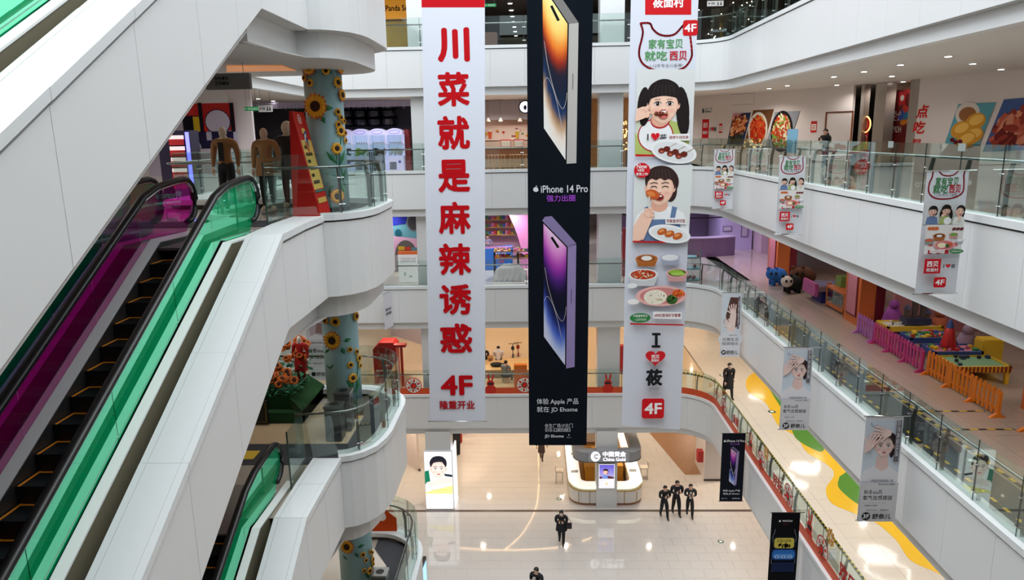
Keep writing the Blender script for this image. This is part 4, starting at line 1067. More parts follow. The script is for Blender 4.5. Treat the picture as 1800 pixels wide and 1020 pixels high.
def art_watch(P, w_, h_):
    U = lambda a: a*w_; V = lambda b: (1-b)*h_
    apple(P, U(.3), V(.10), h_*.03, (230, 232, 236)); P.text('WATCH', U(.56), V(.10), h_*.022, (230, 232, 236), .02, U(.36)); P.text('Series', U(.5), V(.14), h_*.008, (170, 40, 40), 0, U(.16))
    for s_ in (-1, 1):
        P.line([(U(.5+s_*.34), V(.2)), (U(.5+s_*.36), V(.24)), (U(.5+s_*.42), V(.29)), (U(.5+s_*.40), V(.36))], w_*.02, (110, 122, 140))
        P.line([(U(.5+s_*.40), V(.52)), (U(.5+s_*.42), V(.6)), (U(.5+s_*.36), V(.66)), (U(.5+s_*.38), V(.72))], w_*.02, (110, 122, 140))
    P.rrect(U(.10), V(.44), U(.90), V(.29), w_*.12, (30, 34, 42)); P.rrect(U(.15), V(.43), U(.85), V(.305), w_*.1, (206, 194, 84)); P.text('10:09', U(.5), V(.34), h_*.035, (120, 110, 60), .02, U(.5))
    speckle(P, U(.5), V(.395), w_*.24, h_*.025, [(30, 26, 24), (60, 44, 30), (16, 16, 18)], 50, w_*.035, 9)
    P.rrect(U(.06), V(.58), U(.94), V(.435), w_*.15, (24, 40, 80)); P.rrect(U(.1), V(.565), U(.9), V(.45), w_*.13, (46, 110, 190)); P.rrect(U(.14), V(.555), U(.86), V(.50), w_*.1, (90, 150, 220))
    for i in range(3): P.ell(U(.27+.23*i), V(.535), w_*.07, w_*.05, (200, 225, 245)); P.ell(U(.27+.23*i), V(.535), w_*.04, w_*.03, (40, 80, 160))
    P.rrect(U(.1), V(.72), U(.9), V(.60), w_*.1, (20, 34, 70))
    P.text('体验 Apple 产品', U(.5), V(.84), h_*.035, (225, 228, 232), .01, U(.72)); P.text('就在 JD Ehome', U(.5), V(.885), h_*.033, (225, 228, 232), .01, U(.68))
G1 = 'black gadget banners on rods from the lowest glass'
small_banner('black banner with a purple phone beside the lowest balustrade', (1270, 761), (1311, 763), (1304, 882), (1263, 881), 7.84, (18, 22, 32), G1, art_phone, dark=True)
small_banner('black banner with watches, cut by the bottom edge', (1357, 901), (1407, 902), (1396, 1045), (1345, 1043), 7.84, (14, 16, 20), G1, art_watch, dark=True)
# ================================================================== PEOPLE AND MANNEQUINS
SKINM = mat('skin', (222, 178, 152), .55); HAIRM = mat('black_hair', (24, 20, 20), .5)
def skin_mesh(J, E_, sub=1):
    """J: list of (x, y, z, r); E_: edges; returns evaluated verts/faces"""
    me = bpy.data.meshes.new('tmp'); me.from_pydata([j[:3] for j in J], E_, [])
    o = bpy.data.objects.new('tmp', me); C.objects.link(o)
    md = o.modifiers.new('s', 'SKIN'); md.use_smooth_shade = True; md.branch_smoothing = .6
    for i, j in enumerate(J):
        r = j[3]; rr = (r, r) if not isinstance(r, tuple) else r
        me.skin_vertices[0].data[i].radius = rr; me.skin_vertices[0].data[i].use_root = (i == 0)
    if sub: m2 = o.modifiers.new('u', 'SUBSURF'); m2.levels = sub; m2.render_levels = sub
    dg = bpy.context.evaluated_depsgraph_get(); dg.update()
    m = bpy.data.meshes.new_from_object(o.evaluated_get(dg))
    vs = [v.co.copy() for v in m.vertices]; fs = [tuple(p.vertices) for p in m.polygons]
    C.objects.unlink(o); bpy.data.objects.remove(o); bpy.data.meshes.remove(me); bpy.data.meshes.remove(m)
    return vs, fs
def figure(name, label, cat, loc, rotz, h, top, pants, shoes, pose='stand', hair=HAIRM, skin=SKINM, group=None, coat=0, mask=False, phone_=False, bag=None, hood=None, face_=True, seatz=None, bulk=1.0, hairlen=0, inner=None, who=''):
    """figure faces -y before rotation; loc = point between the feet on what carries it"""
    k = h/1.72; R = []
    lean = .05 if pose in ('walk', 'phone', 'walkphone') else 0
    hipz = .93; sh = 1.42
    J = [(0, 0, hipz, .135*bulk), (0, -.01, 1.08, .125*bulk), (0, -lean*.6, 1.27, (.165*bulk, .125*bulk)), (0, -lean, 1.42, (.13*bulk, .095*bulk)), (0, -lean-.01, 1.50, .055), (0, -lean-.03, 1.60, .088)]
    E_ = [(0, 1), (1, 2), (2, 3), (3, 4), (4, 5)]
    B = ['p', 't', 't', 't', 's', 's']
    def add(p, r, par, b): J.append((p[0], p[1], p[2], r)); E_.append((par, len(J)-1)); B.append(b); return len(J)-1
    hands = []
    for s_ in (-1, 1):
        st = {'stand': (0, 0), 'walk': (.26*s_, .1), 'walkphone': (.22*s_, .08), 'phone': (.02*s_, 0), 'sit': (0, 0)}[pose]
        hp = add((s_*.095, 0, .88), .10*bulk, 0, 'p')
        if pose == 'sit':
            kn = add((s_*.12, -.42, .93), .075, hp, 'p'); an = add((s_*.12, -.45, .50), .05, kn, 'p'); ft = add((s_*.12, -.58, .44), .045, an, 'f')
        else:
            fy = -st[0]
            kn = add((s_*.10, fy*.5-.03, .50), .068*bulk, hp, 'p'); lift = .07 if (fy > 0 and pose.startswith('walk')) else 0
            an = add((s_*.10, fy, .09+lift), .046*bulk, kn, 'p'); ft = add((s_*.11, fy-.15, .045), .045, an, 'f')
        sh_ = add((s_*.185*bulk, -lean, sh-.01), .072*bulk, 3, 't')
        if pose in ('phone', 'walkphone'):
            el = add((s_*.25, -lean+.01, 1.14), .052*bulk, sh_, 't'); wr = add((s_*.085, -lean-.24, 1.22), .034, el, 't'); hd = (s_*.06, -lean-.29, 1.25); dirv = Vector((-s_*.25, -.35, .9))
        elif pose == 'walk':
            el = add((s_*.26, s_*.08-.02, 1.14), .052*bulk, sh_, 't'); wr = add((s_*.27, s_*.16-.10, .90), .034, el, 't'); hd = (s_*.275, s_*.17-.12, .85); dirv = Vector((0, -.2, -1))
        elif pose == 'sit':
            el = add((s_*.24, -.05, 1.16), .055*bulk, sh_, 't'); wr = add((s_*.12, -.26, 1.06), .036, el, 't'); hd = (s_*.1, -.3, 1.05); dirv = Vector((0, -1, 0))
        else:
            el = add((s_*.27, .02, 1.14), .052*bulk, sh_, 't'); wr = add((s_*.28, -.03, .89), .034, el, 't'); hd = (s_*.285, -.04, .84); dirv = Vector((0, -.1, -1))
        hands.append((Vector(hd), dirv.normalized(), s_))
    vs, fs = skin_mesh(J, E_)
    root_loc = Vector(loc)
    cr, sr = math.cos(rotz), math.sin(rotz)
    def W_(p): p = Vector(p)*k; return Vector((p.x*cr-p.y*sr, p.x*sr+p.y*cr, p.z))+root_loc+Vector((0, 0, seatz or 0))
    # material by nearest bone
    segs = [(Vector(J[a][:3]), Vector(J[b][:3]), B[b] if B[b] != 's' or b > 4 else 's') for a, b in E_]
    mats = {'t': 0, 'p': 1, 's': 2, 'f': 3}
    mb = MB()
    def near(p):
        best = 9; m = 't'
        for a, b, t in segs:
            ab = b-a; q = max(0, min(1, (p-a).dot(ab)/max(1e-9, ab.length_squared))); d = (p-(a+ab*q)).length
            if d < best: best = d; m = t
        return m
    mb.v = [tuple(W_(v)) for v in vs]
    for f in fs:
        c = sum((vs[i] for i in f), Vector())/len(f); t = near(c)
        if t in 'tp' and abs(c.x) < .2 and c.z < .97 and c.z > .86: t = 'p' if not coat else 't'
        mb.f.append(f); mb.m.append(mats[t]); mb.cols.append(None)
    # hands with five fingers, grown from the wrist
    mb.mi = 2
    for c, d, s_ in hands:
        side = d.cross(Vector((0, 1, 0))) if abs(d.y) < .8 else d.cross(Vector((0, 0, 1)))
        side.normalize(); nrm = side.cross(d)
        P_ = [W_(c-d*.04), W_(c+d*.01), W_(c+d*.045)]
        mb.tube(P_, [.030*k, .042*k, .036*k], 8)
        for i, (o_, l) in enumerate(((-.03, .055), (-.01, .075), (.01, .08), (.03, .065))):
            b0 = c+d*.04+side*o_; b1 = b0+d*l*.55+nrm*.008; b2 = b0+d*l+nrm*.028
            mb.tube([W_(b0), W_(b1), W_(b2)], [.011*k, .010*k, .008*k], 6)
        b0 = c-d*.005-side*.035*s_; mb.tube([W_(b0), W_(b0-side*.025*s_+d*.03), W_(b0-side*.028*s_+d*.06+nrm*.01)], [.013*k, .012*k, .009*k], 6)
    hy = -lean-.035
    mb.ball(W_((0, hy+.012, 1.605)), .079*k, .095*k, .115*k, 12, 10); mb.ball(W_((0, hy-.02, 1.545)), .058*k, .065*k, .06*k, 10, 7)
    if face_:
        mb.tube([W_((0, hy-.085, 1.615)), W_((0, hy-.115, 1.585))], [.008*k, .014*k], 6)      # nose
        for s_ in (-1, 1): mb.ball(W_((s_*.088, hy+.0, 1.60)), .014*k, .02*k, .028*k, 6, 5)      # ears
    root = tag(mb.build(name, [top, pants, skin, shoes], None, smooth=True), label, cat, group)
    # put the origin at the feet
    for v in root.data.vertices: v.co = v.co-root_loc
    root.location = root_loc
    kid = lambda nm, m_, mt, sm=True: m_.build(nm, mt, root, smooth=sm)
    if face_:
        e = MB()
        for s_ in (-1, 1): e.ball(W_((s_*.033, hy-.083, 1.625)), .011*k, .007*k, .008*k, 6, 5)
        kid('eyes', e, BLACK)
        if mask:
            m_ = MB()
            for z_, w_, y_ in ((1.60, .05, .098), ): m_.ball(W_((0, hy-.045, 1.565)), .066*k, .062*k, .05*k, 10, 8)
            kid('face_mask', m_, mat('white_mask', (226, 230, 234), .8))
        else:
            m_ = MB(); m_.ball(W_((0, hy-.088, 1.555)), .024*k, .008*k, .007*k, 8, 5); kid('mouth', m_, mat('lips', (168, 90, 84), .5))
    if hair:
        m_ = MB(); P0 = Vector((0, hy+.018, 1.635))
        n_, mm = 14, 9
        for j in range(mm+1):
            t = PI*.62*j/mm
            for i in range(n_):
                a = 2*PI*i/n_; front = max(0, -math.sin(a))
                tt = t*(1-.40*front)
                m_.v.append(tuple(W_(P0+Vector((.103*math.sin(tt)*math.cos(a), .112*math.sin(tt)*math.sin(a), .105*math.cos(tt)-(hairlen*(1-front) if j == mm else 0))))))
        for j in range(mm):
            for i in range(n_): m_.f.append((j*n_+i, (j+1)*n_+i, (j+1)*n_+(i+1) % n_, j*n_+(i+1) % n_)); m_.m.append(0); m_.cols.append(None)
        kid('hair', m_, hair)
    if coat:
        m_ = MB(); pr = [(.17*bulk, .12*bulk, 1.12), (.185*bulk, .14*bulk, .95), (.20*bulk, .17*bulk, .75), (.21*bulk, .18*bulk, coat)]
        n_ = 16
        for a_, b_, z_ in pr:
            for i in range(n_): q = 2*PI*i/n_; m_.v.append(tuple(W_((a_*math.cos(q), b_*math.sin(q), z_))))
        for j in range(len(pr)-1):
            for i in range(n_): m_.f.append((j*n_+i, j*n_+(i+1) % n_, (j+1)*n_+(i+1) % n_, (j+1)*n_+i)); m_.m.append(0); m_.cols.append(None)
        kid('coat_skirt', m_, top)
    if inner:
        m_ = MB(); m_.prism([W_(p) for p in ((-.05, -lean-.155*bulk, 1.40), (.05, -lean-.155*bulk, 1.40), (.055, -.15*bulk, 1.02), (-.055, -.15*bulk, 1.02))], (W_((0, .03, 0))-W_((0, 0, 0)))); kid('shirt_front', m_, inner, False)
    if hood:
        m_ = MB(); m_.ball(W_((0, hy+.09, 1.50)), .11*k, .07*k, .08*k, 10, 8); kid('hood', m_, hood)
    if phone_:
        t = MB(); a = W_((0, -lean-.33, 1.30)); t.box(a.x-.037, a.x+.037, a.y-.006, a.y+.006, a.z-.07, a.z+.07)
        tag(t.build('mobile_phone', mat('phone_body', (24, 26, 30), .2), None), 'dark mobile phone in the hands of '+who, 'phone', 'phones in hands')
    if bag:
        m_ = MB(); m_.box(-.11, .11, -.045, .045, -.14, .14); 
        p = W_(bag); o = thing('bag', 'black bag carried by '+who, 'bag', p); 
        b_ = MB(); b_.box(p.x-.12, p.x+.12, p.y-.05, p.y+.05, p.z-.15, p.z+.13); b_.build('body', BLACK, o, bevel=.02)
        s_ = MB(); s_.tube([p+Vector((-.1, 0, .12)), p+Vector((-.02, .02, .35)), p+Vector((.1, 0, .12))], .012, 6); s_.build('strap', BLACK, o)
    return root
BLK = mat('black_cloth', (22, 23, 27), .8); DGR = mat('charcoal_cloth', (44, 46, 50), .8); SHO = mat('black_shoes', (16, 16, 17), .4); WSH = mat('pale_shoes', (190, 188, 184), .5)
def gp(px, py, k): p = pix(px, py, z=FL[k]+(.0 if k == 0 else .013)); return (p.x, p.y, p.z)
figure('person', 'person in black coat and mask walking on the storey with orange film', 'person', gp(1279, 700, 1), .15, 1.74, BLK, BLK, SHO, 'walk', coat=.5, mask=True, bulk=1.2)
figure('person', 'person in black jacket with white mask looking at a phone, alone on the ground floor', 'person', gp(987, 956, 0), -.1, 1.66, BLK, BLK, SHO, 'walkphone', mask=True, phone_=True, coat=.72, bulk=1.3, hairlen=.08, bag=(.36, -.1, 1.0), who='the lone person on the ground floor')
figure('person', 'person in black looking down, first of the three walking together', 'person', gp(1167, 911, 0), .2, 1.70, BLK, BLK, SHO, 'walkphone', phone_=True, bulk=1.28, group='three people walking together', who='the first of three walkers')
figure('person', 'person in dark jacket, middle and tallest of the three walking together', 'person', gp(1188, 905, 0), .1, 1.80, mat('navy_black_cloth', (26, 29, 40), .7), BLK, SHO, 'walkphone', phone_=True, bulk=1.3, group='three people walking together', who='the tallest of three walkers')
figure('person', 'person with open grey jacket and pale shirt beside two companions', 'person', gp(1212, 908, 0), -.1, 1.70, mat('grey_black_cloth', (38, 40, 44), .8), BLK, SHO, 'walkphone', phone_=True, bulk=1.25, inner=mat('pale_shirt', (200, 198, 194), .8), group='three people walking together', who='the walker in the grey jacket')
p = pix(944, 996, z=1.72); figure('person', 'person with open dark jacket at the bottom edge of the ground floor', 'person', (p.x, p.y, 0), -.5, 1.70, BLK, DGR, SHO, 'walkphone', inner=mat('pale_shirt', (200, 198, 194), .8), bulk=1.25, hairlen=.04)
figure('person', 'person in brown coat half hidden behind the foot of the black banner', 'person', gp(952, 811, 0), 2.9, 1.70, mat('brown_coat', (58, 42, 36), .8), mat('brown_trousers', (70, 52, 46), .8), SHO, 'walk', coat=.55)
p = pix(1470, 292, z=FL[3]); p = (13.0, 32.3)
figure('person', 'person in black hooded jacket walking past the food posters', 'person', (p[0]-.55, p[1]-.5, FL[3]+.013), -2.2+PI/3, 1.74, BLK, mat('blue_jeans', (70, 84, 104), .8), WSH, 'walkphone', hood=BLK, phone_=True, bulk=1.2, who='the person passing the food posters')
# seated visitors on the lower upper storey
# ================================================================== WEST SIDE: columns, landings, their things
BLUEC = mat('pale_blue_column', (158, 200, 208), .45, noise=.05)
PET1 = mat('petal_yellow', (240, 178, 40), .6); PET2 = mat('petal_orange', (214, 110, 34), .6); SEED = mat('seed_brown', (54, 26, 16), .8); LEAF = mat('leaf_green', (36, 120, 76), .6); LEAF2 = mat('leaf_dark', (28, 96, 60), .6)
def flower_mesh(r, big=False, rnd=0):
    """sunflower facing +Z, centred on the origin"""
    R = random.Random(rnd); m = MB()
    n = 16 if big else 12
    for layer in range(2):
        m.mi = 0 if layer == 0 else (2 if big else 0)
        for i in range(n):
            a = 2*PI*(i+.5*layer)/n; l = r*(1 if layer == 0 else .82)*R.uniform(.9, 1.05); w_ = r*.17
            z = .012*layer+.004
            def q(x, y, zz): return (x*math.cos(a)-y*math.sin(a), x*math.sin(a)+y*math.cos(a), zz)
            m.add([q(r*.25, -w_*.6, z), q(r*.6, -w_, z+.02), q(l, 0, z+.0), q(r*.6, w_, z+.02), q(r*.25, w_*.6, z), q(r*.6, 0, z+.03)], [(0, 1, 5), (1, 2, 5), (2, 3, 5), (3, 4, 5), (4, 0, 5)])
    m.mi = 1; m.lathe((0, 0, 0), [(.001, 0), (r*.38, 0), (r*.36, .04), (r*.2, .05), (.001, .035)], 12)
    return m
def orient(m, P, N):
    N = Vector(N).normalized(); q = N.to_track_quat('Z', 'Y')
    m.v = [tuple(q @ Vector(v)+Vector(P)) for v in m.v]; return m
CXY = (-4.97, 17.6); CRAD = .445
def colpt(px, py):
    y = CXY[1]-.2
    for _ in range(3):
        p = pix(px, py, y=y); s_ = max(-.98, min(.98, (p.x-CXY[0]+(.0))/CRAD)); y = CXY[1]-CRAD*math.sqrt(1-s_*s_)*.97
    d = Vector((p.x-CXY[0], y-CXY[1], 0)).normalized(); return Vector((CXY[0]+d.x*CRAD, CXY[1]+d.y*CRAD, p.z)), d
def leaf_on(m, a, b, w_):
    A, d1 = colpt(*a); B_, d2 = colpt(*b); t = (B_-A); up = t.normalized(); n_ = ((d1+d2)/2).normalized(); s_ = up.cross(n_)*w_
    o = n_*.02; mid = A+t*.45
    m.add([A+o, mid+s_+o, B_+o*.6, mid-s_+o, mid+o*2.0], [(0, 1, 4), (1, 2, 4), (2, 3, 4), (3, 0, 4)])
def deco_column(k, flowers, stems, leaves):
    z0, z1 = FL[k], CAP[k+1]-2.2
    t = struct('pillar', MB().cyl((CXY[0], CXY[1], z0), CRAD, z1-z0, 40), BLUEC, smooth=False)
    for p in t.data.polygons: p.use_smooth = len(p.vertices) == 4
    t['label'] = 'pale blue round column with sunflowers'; t['kind'] = 'structure'
    MB().cyl((CXY[0], CXY[1], z0), CRAD+.02, .12, 30).build('base_ring', BLACK, t)
    for i, (px, py, r, big) in enumerate(flowers):
        P_, d = colpt(px, py); P_ = P_+d*.02
        orient(flower_mesh(r/1270*17.4, big, i), P_, d+Vector((0, 0, .05))).build('sunflower', [PET2 if big else PET1, SEED, PET1], t, fix=False)
    for st in stems:
        m = MB().tube([colpt(*q)[0]+colpt(*q)[1]*.012 for q in st], .012, 6); m.build('stem', LEAF, t)
    for a, b, w_ in leaves:
        m = MB(); leaf_on(m, a, b, w_); m.build('leaf', LEAF if w_ > .05 else LEAF2, t, fix=False)
    return t
deco_column(3, [(545, 117, 17, 1), (597, 115, 18, 1), (572, 125, 8, 0), (547, 146, 8, 0), (592, 145, 12, 0), (538, 137, 8, 1), (598, 167, 13, 1), (556, 187, 25, 1), (592, 197, 8, 0), (597, 207, 7, 0), (601, 213, 7, 0), (593, 219, 8, 0), (597, 230, 12, 0), (606, 234, 8, 0), (607, 247, 7, 0), (591, 261, 12, 0), (592, 345, 15, 1)],
            [[(600, 236), (597, 258), (597, 285), (602, 310), (606, 330)], [(591, 263), (592, 290)]],
            [((568, 190), (586, 190), .07), ((565, 203), (572, 218), .06), ((574, 125), (584, 128), .05), ((592, 288), (572, 265), .06), ((597, 290), (606, 262), .06), ((598, 312), (572, 305), .06), ((600, 318), (608, 296), .05), ((606, 340), (582, 326), .08), ((606, 345), (600, 322), .06), ((583, 325), (578, 348), .04), ((580, 335), (590, 345), .04)])
deco_column(2, [(574, 563, 8, 1), (590, 565, 11, 0), (623, 557, 11, 0), (585, 598, 20, 1), (614, 614, 7, 0), (625, 618, 7, 0), (628, 631, 10, 0), (615, 641, 8, 0), (633, 643, 7, 0), (619, 664, 11, 0), (628, 738, 11, 1)],
            [[(628, 634), (627, 660), (625, 690), (630, 712)], [(619, 666), (622, 690)]],
            [((603, 600), (617, 595), .06), ((600, 610), (606, 623), .06), ((572, 620), (582, 612), .04), ((574, 640), (584, 650), .03), ((580, 648), (588, 640), .03), ((624, 685), (607, 668), .06), ((626, 690), (634, 660), .06), ((628, 712), (614, 698), .05), ((630, 730), (617, 716), .06)])
deco_column(1, [(611, 960, 17, 1), (637, 974, 7, 0), (649, 971, 6, 0), (655, 972, 6, 0), (642, 984, 6, 0), (655, 984, 8, 0), (660, 992, 6, 0), (639, 1002, 6, 0), (648, 1003, 9, 0)],
            [[(652, 988), (651, 1010), (654, 1040)]], [((627, 962), (641, 957), .06), ((624, 970), (630, 980), .05), ((603, 975), (612, 985), .03), ((650, 1010), (658, 990), .05), ((650, 1018), (640, 1005), .04)])
# carpets on the landings
for k in (1, 2, 3):
    P_ = [(-9.2, 14.6), (-4.4, 14.62), (-3.9, 14.85), (-3.66, 15.5), (-3.64, YFAR[k]-1.2), (-4.1, YFAR[k]-.3), (-5, YFAR[k]-.05), (-5, YFAR[k]-.6), (-4.45, YFAR[k]-1.5), (-4.45, 15.7), (-9.2, 15.7)]
    flat(P_, FL[k]+.002, 'landing_carpet', CARPET, 'dark striped carpet edging the %s landing' % {1: 'lowest', 2: 'litter bin', 3: 'red sign'}[k], 'carpet', 'dark carpets on the landings', th=.008)
    flat([(-9.2, 15.72), (-4.47, 15.72), (-4.47, YFAR[k]-1.5), (-5.05, YFAR[k]-.6), (-9.2, YFAR[k]-.6)], FL[k]+.002, 'landing_inlay', MATS['warm_tile'] if k == 2 else TILE, 'pale stone field inside the %s landing carpet' % {1: 'lowest', 2: 'litter bin', 3: 'red sign'}[k], 'floor', 'stone fields on the landings', th=.006)
# red A-frame sign
t = thing('floor_sign', 'tall red A-frame sign with a yellow panel in front of the flowered column', 'sign', (-5.15, 16.25, FL[3]+.012))
zb = FL[3]+.012; y0, y1 = 16.2, 17.05; A, B_, T_ = (-5.47, zb), (-4.84, zb), (-5.34, zb+2.34)
REDS = mat('sign_red', (206, 34, 28), .5, spec=.3)
MB().prism([(A[0], y0, A[1]), (B_[0], y0, B_[1]), (T_[0]+.03, y0, T_[1]), (T_[0]-.03, y0, T_[1])], (0, y1-y0, 0)).build('body', REDS, t)
U_ = Vector((0, 1, 0)); V_ = (Vector((T_[0]+.03, 0, T_[1]))-Vector((B_[0], 0, B_[1]))); Lf = V_.length; N_ = U_.cross(V_.normalized())
P = Plate((B_[0], y0, B_[1]), U_, V_, N_ if N_.x > 0 else -N_, step=.001); w_ = y1-y0; P.k = 3
P.rect(.08, .62, w_-.04, 1.75, (232, 196, 104)); P.ell(w_*.45, Lf*.93, .11, .11, (240, 236, 230)); P.ell(w_*.45, Lf*.93, .085, .085, (200, 34, 28)); P.rect(w_*.37, Lf*.90, w_*.42, Lf*.95, (240, 236, 230)); P.rect(w_*.49, Lf*.90, w_*.54, Lf*.95, (240, 236, 230))
for i, c_ in enumerate(((232, 196, 104), (60, 90, 140), (230, 226, 214), (60, 90, 140), (214, 120, 60))): P.ell(w_*.5+.05*(i % 2), 1.95-.09*i, .14, .07, c_, rot=.5*i)
for i in range(6):
    v = 1.55-.16*i; P.rect(.16, v, .16+(.2 if i % 2 == 0 else .45), v+.07, (60, 46, 36), raise_=False)
    for j in range(4 if i % 2 else 2): P.rect(.19+.1*j, v+.01, .22+.1*j, v+.06, (232, 196, 104), raise_=False); 
P.k += 1
P.rect(.1, .3, w_-.1, .42, (226, 180, 100))
P.rect(.08, .55, w_-.04, .6, (60, 120, 110)); P.done('printed_panel', t)
# mannequins upstairs
MSK = mat('mannequin_cream', (222, 206, 182), .5); BRN = mat('brown_suede', (170, 122, 80), .85, noise=.2, nscale=20); 
for (px, py, yy, tp, pt, lab, hd, ct) in ((391, 222, 17.9, BRN, BLK, 'mannequin in brown jacket and black trousers above the magenta handrail', None, 0), (463, 224, 17.3, mat('camel_black_cape', (176, 140, 96), .9), BLK, 'mannequin in camel and black cape, middle of the three', None, .75), (503, 216, 18.0, mat('dark_print_sweater', (38, 38, 42), .8), mat('dark_plaid', (84, 40, 40), .8), 'mannequin in cream hood and dark sweater beside the red sign', MSK, .6)):
    p = pix(px, py, y=yy); h_ = p.z-FL[3]-.06
    MB_ = MB().cyl((p.x, yy, FL[3]+.012), .22, .04, 20)
    m_ = figure('mannequin', lab, 'mannequin', (p.x, yy, FL[3]+.05), -.1, h_, tp, pt, MSK, 'stand', bulk=1.2, hair=None, skin=MSK, group='clothed mannequins upstairs', coat=ct, face_=False, hood=hd, inner=BLK if not ct else None)
    MB_.build('stand_plate', CHROME, m_)
    if hd: 
        q = MB(); q.ball((p.x, yy+.03, p.z-.12), .15, .13, .17, 12, 9); q.build('hood_shell', MSK, m_, smooth=True)
# wall with coloured geometric mural, pale wall, glass rail
def wplate(x0, x1, y, z0, z1, mt, name, parent=None, th=.15):
    return struct(name, MB().box(x0, x1, y, y+th, z0, z1), mt, parent)
WSHOP = mat('shop_wall_pale', (214, 206, 206), .7)
ym = 26.0
p0, p1 = pix(250, 181, y=ym), pix(411, 300, y=ym)
mw = wplate(p0.x-3, p1.x, ym, FL[3], CAP[4]-1.93, WSHOP, 'wall_mural')
P = Plate((p0.x, ym, FL[3]), (1, 0, 0), (0, 0, 1), (0, -1, 0), step=.002)
def M(x, y): return P.px(300+x/5.367, 150+y/5.367)
def MR(x0, y0_, x1, y1_, c_): a, b = M(x0, y1_), M(x1, y0_); P.rect(a[0], a[1], b[0], b[1], c_)
lav = (196, 186, 206); MR(-200, 165, 592, 860, lav); MR(150, 165, 590, 435, (176, 40, 38)); MR(-200, 300, 170, 440, lav)
MR(165, 295, 288, 440, (214, 178, 40)); MR(288, 280, 330, 440, (196, 28, 30)); c_ = M(445, 345); e_ = M(560, 345); P.ell(c_[0], c_[1], (e_[0]-c_[0])*1.08, (e_[0]-c_[0])*1.0, (24, 22, 40)); P.ell(c_[0], c_[1], e_[0]-c_[0], (e_[0]-c_[0])*.93, lav)
MR(180, 432, 590, 600, (34, 30, 62)); MR(345, 440, 385, 520, lav); c_ = M(190, 595); P.ell(c_[0], c_[1], .42, .42, (20, 18, 30), a0=0, a1=PI/2); 
a0 = M(190, 595); P.poly([a0]+[(a0[0]+.40*math.cos(t_*PI/20), a0[1]+.36*math.sin(t_*PI/20)) for t_ in range(11)], lav)
MR(130, 595, 200, 700, (18, 18, 28))
for x in (170, 200, 285, 592-12): MR(x, 290 if x < 290 else 165, x+9, 830, (20, 18, 28)) if x in (170, 200) else MR(x, 165, x+8, 440, (20, 18, 28))
MR(165, 288, 300, 298, (20, 18, 28)); MR(165, 432, 590, 442, (20, 18, 28)); MR(165, 590, 400, 600, (20, 18, 28))
c_ = M(215, 720); P.line([(c_[0]+.3*math.cos(a*PI/10), c_[1]+.3*math.sin(a*PI/10)) for a in range(-5, 8)], .04, (20, 18, 28))
P.done('painted_shapes', mw)
pa, pb = pix(411, 300, y=ym+.4), pix(457, 300, y=ym+.4)
wplate(pa.x-.02, pb.x, ym+.1, FL[3], CAP[4]-1.93, mat('pinkish_wall', (218, 204, 204), .7), 'wall_pale')
# bright drinks machine with blue glow
p = pix(311, 262, y=21.5)
t = thing('vending_machine', 'lit drinks machine with red labels and blue glow behind the slanted parapet', 'vending machine', (p.x, 21.5, FL[3]+.012))
MB().box(p.x-.55, p.x+.42, 21.5, 22.1, FL[3]+.02, FL[3]+2.05).build('body', mat('dark_body', (40, 34, 60), .4), t)
MB().box(p.x+.30, p.x+.40, 21.47, 21.5, FL[3]+.2, FL[3]+2.0).build('glow_strip', mat('blue_glow', (110, 110, 255), .5, emit=3), t)
for i in range(5):
    MB().box(p.x-.2, p.x+.24, 21.46, 21.5, FL[3]+.35+.32*i, FL[3]+.52+.32*i).build('shelf_row', mat('label_red', (200, 36, 44), .5), t)
    MB().box(p.x-.2, p.x+.24, 21.47, 21.5, FL[3]+.52+.32*i, FL[3]+.63+.32*i).build('lit_shelf', mat('pale_lit', (236, 214, 214), .5, emit=.8), t)
# hanging signs
def hang_sign(label, c0, c1, y, m, zt, th=.06, art=None, z_=None):
    a, b = pix(c0[0], c0[1], y=y), pix(c1[0], c1[1], y=y)
    x0, x1, z0, z1 = min(a.x, b.x), max(a.x, b.x), min(a.z, b.z), max(a.z, b.z)
    t = thing('hanging_sign', label, 'sign', ((x0+x1)/2, y, z0), 'signs hanging from ceilings')
    MB().box(x0, x1, y, y+th, z0, z1).build('board', m, t, bevel=.01)
    for xx in (x0+.15*(x1-x0), x1-.15*(x1-x0)): MB().cyl((xx, y+th/2, z1), .006, zt-z1, 6).build('hanger', DSTEEL, t)
    if art:
        P = Plate((x0, y-.001, z0), (1, 0, 0), (0, 0, 1), (0, -1, 0)); art(P, x1-x0, z1-z0); P.done('sign_print', t)
    return t
hang_sign('grey hanging sign with two lines of black writing under the slanted parapet', (362, 158), (437, 128), 15.2, mat('sign_grey', (122, 120, 118), .5), CAP[4]-2.2, .14, lambda P, w, h: (P.text('特色餐饮', w*.38, h*.68, h*.22, (24, 24, 26), .02), P.text('艺术健身', w*.38, h*.38, h*.22, (24, 24, 26), .02)))
def art_exit(P, w, h):
    P.rect(0, 0, w, h, (40, 150, 84)); P.text('安全出口', w*.6, h*.5, h*.6, (220, 246, 226), .01); P.line([(w*.2, h*.5), (w*.06, h*.5)], h*.12, (220, 246, 226)); P.poly([(w*.02, h*.5), (w*.1, h*.25), (w*.1, h*.75)], (220, 246, 226))
def art_wc(P, w, h):
    P.rect(0, 0, w, h, (226, 224, 222)); P.poly([(w*.06, h*.5), (w*.16, h*.25), (w*.16, h*.75)], (30, 30, 34))
    for u in (.3, .42): P.ell(w*u, h*.5, h*.2, h*.25, (150, 150, 150))
    for u in (.66, .84): P.ell(w*u, h*.72, h*.09, h*.11, (30, 30, 34)); P.poly([(w*u-h*.14, h*.18), (w*u+h*.14, h*.18), (w*u+h*.09, h*.58), (w*u-h*.09, h*.58)], (30, 30, 34))
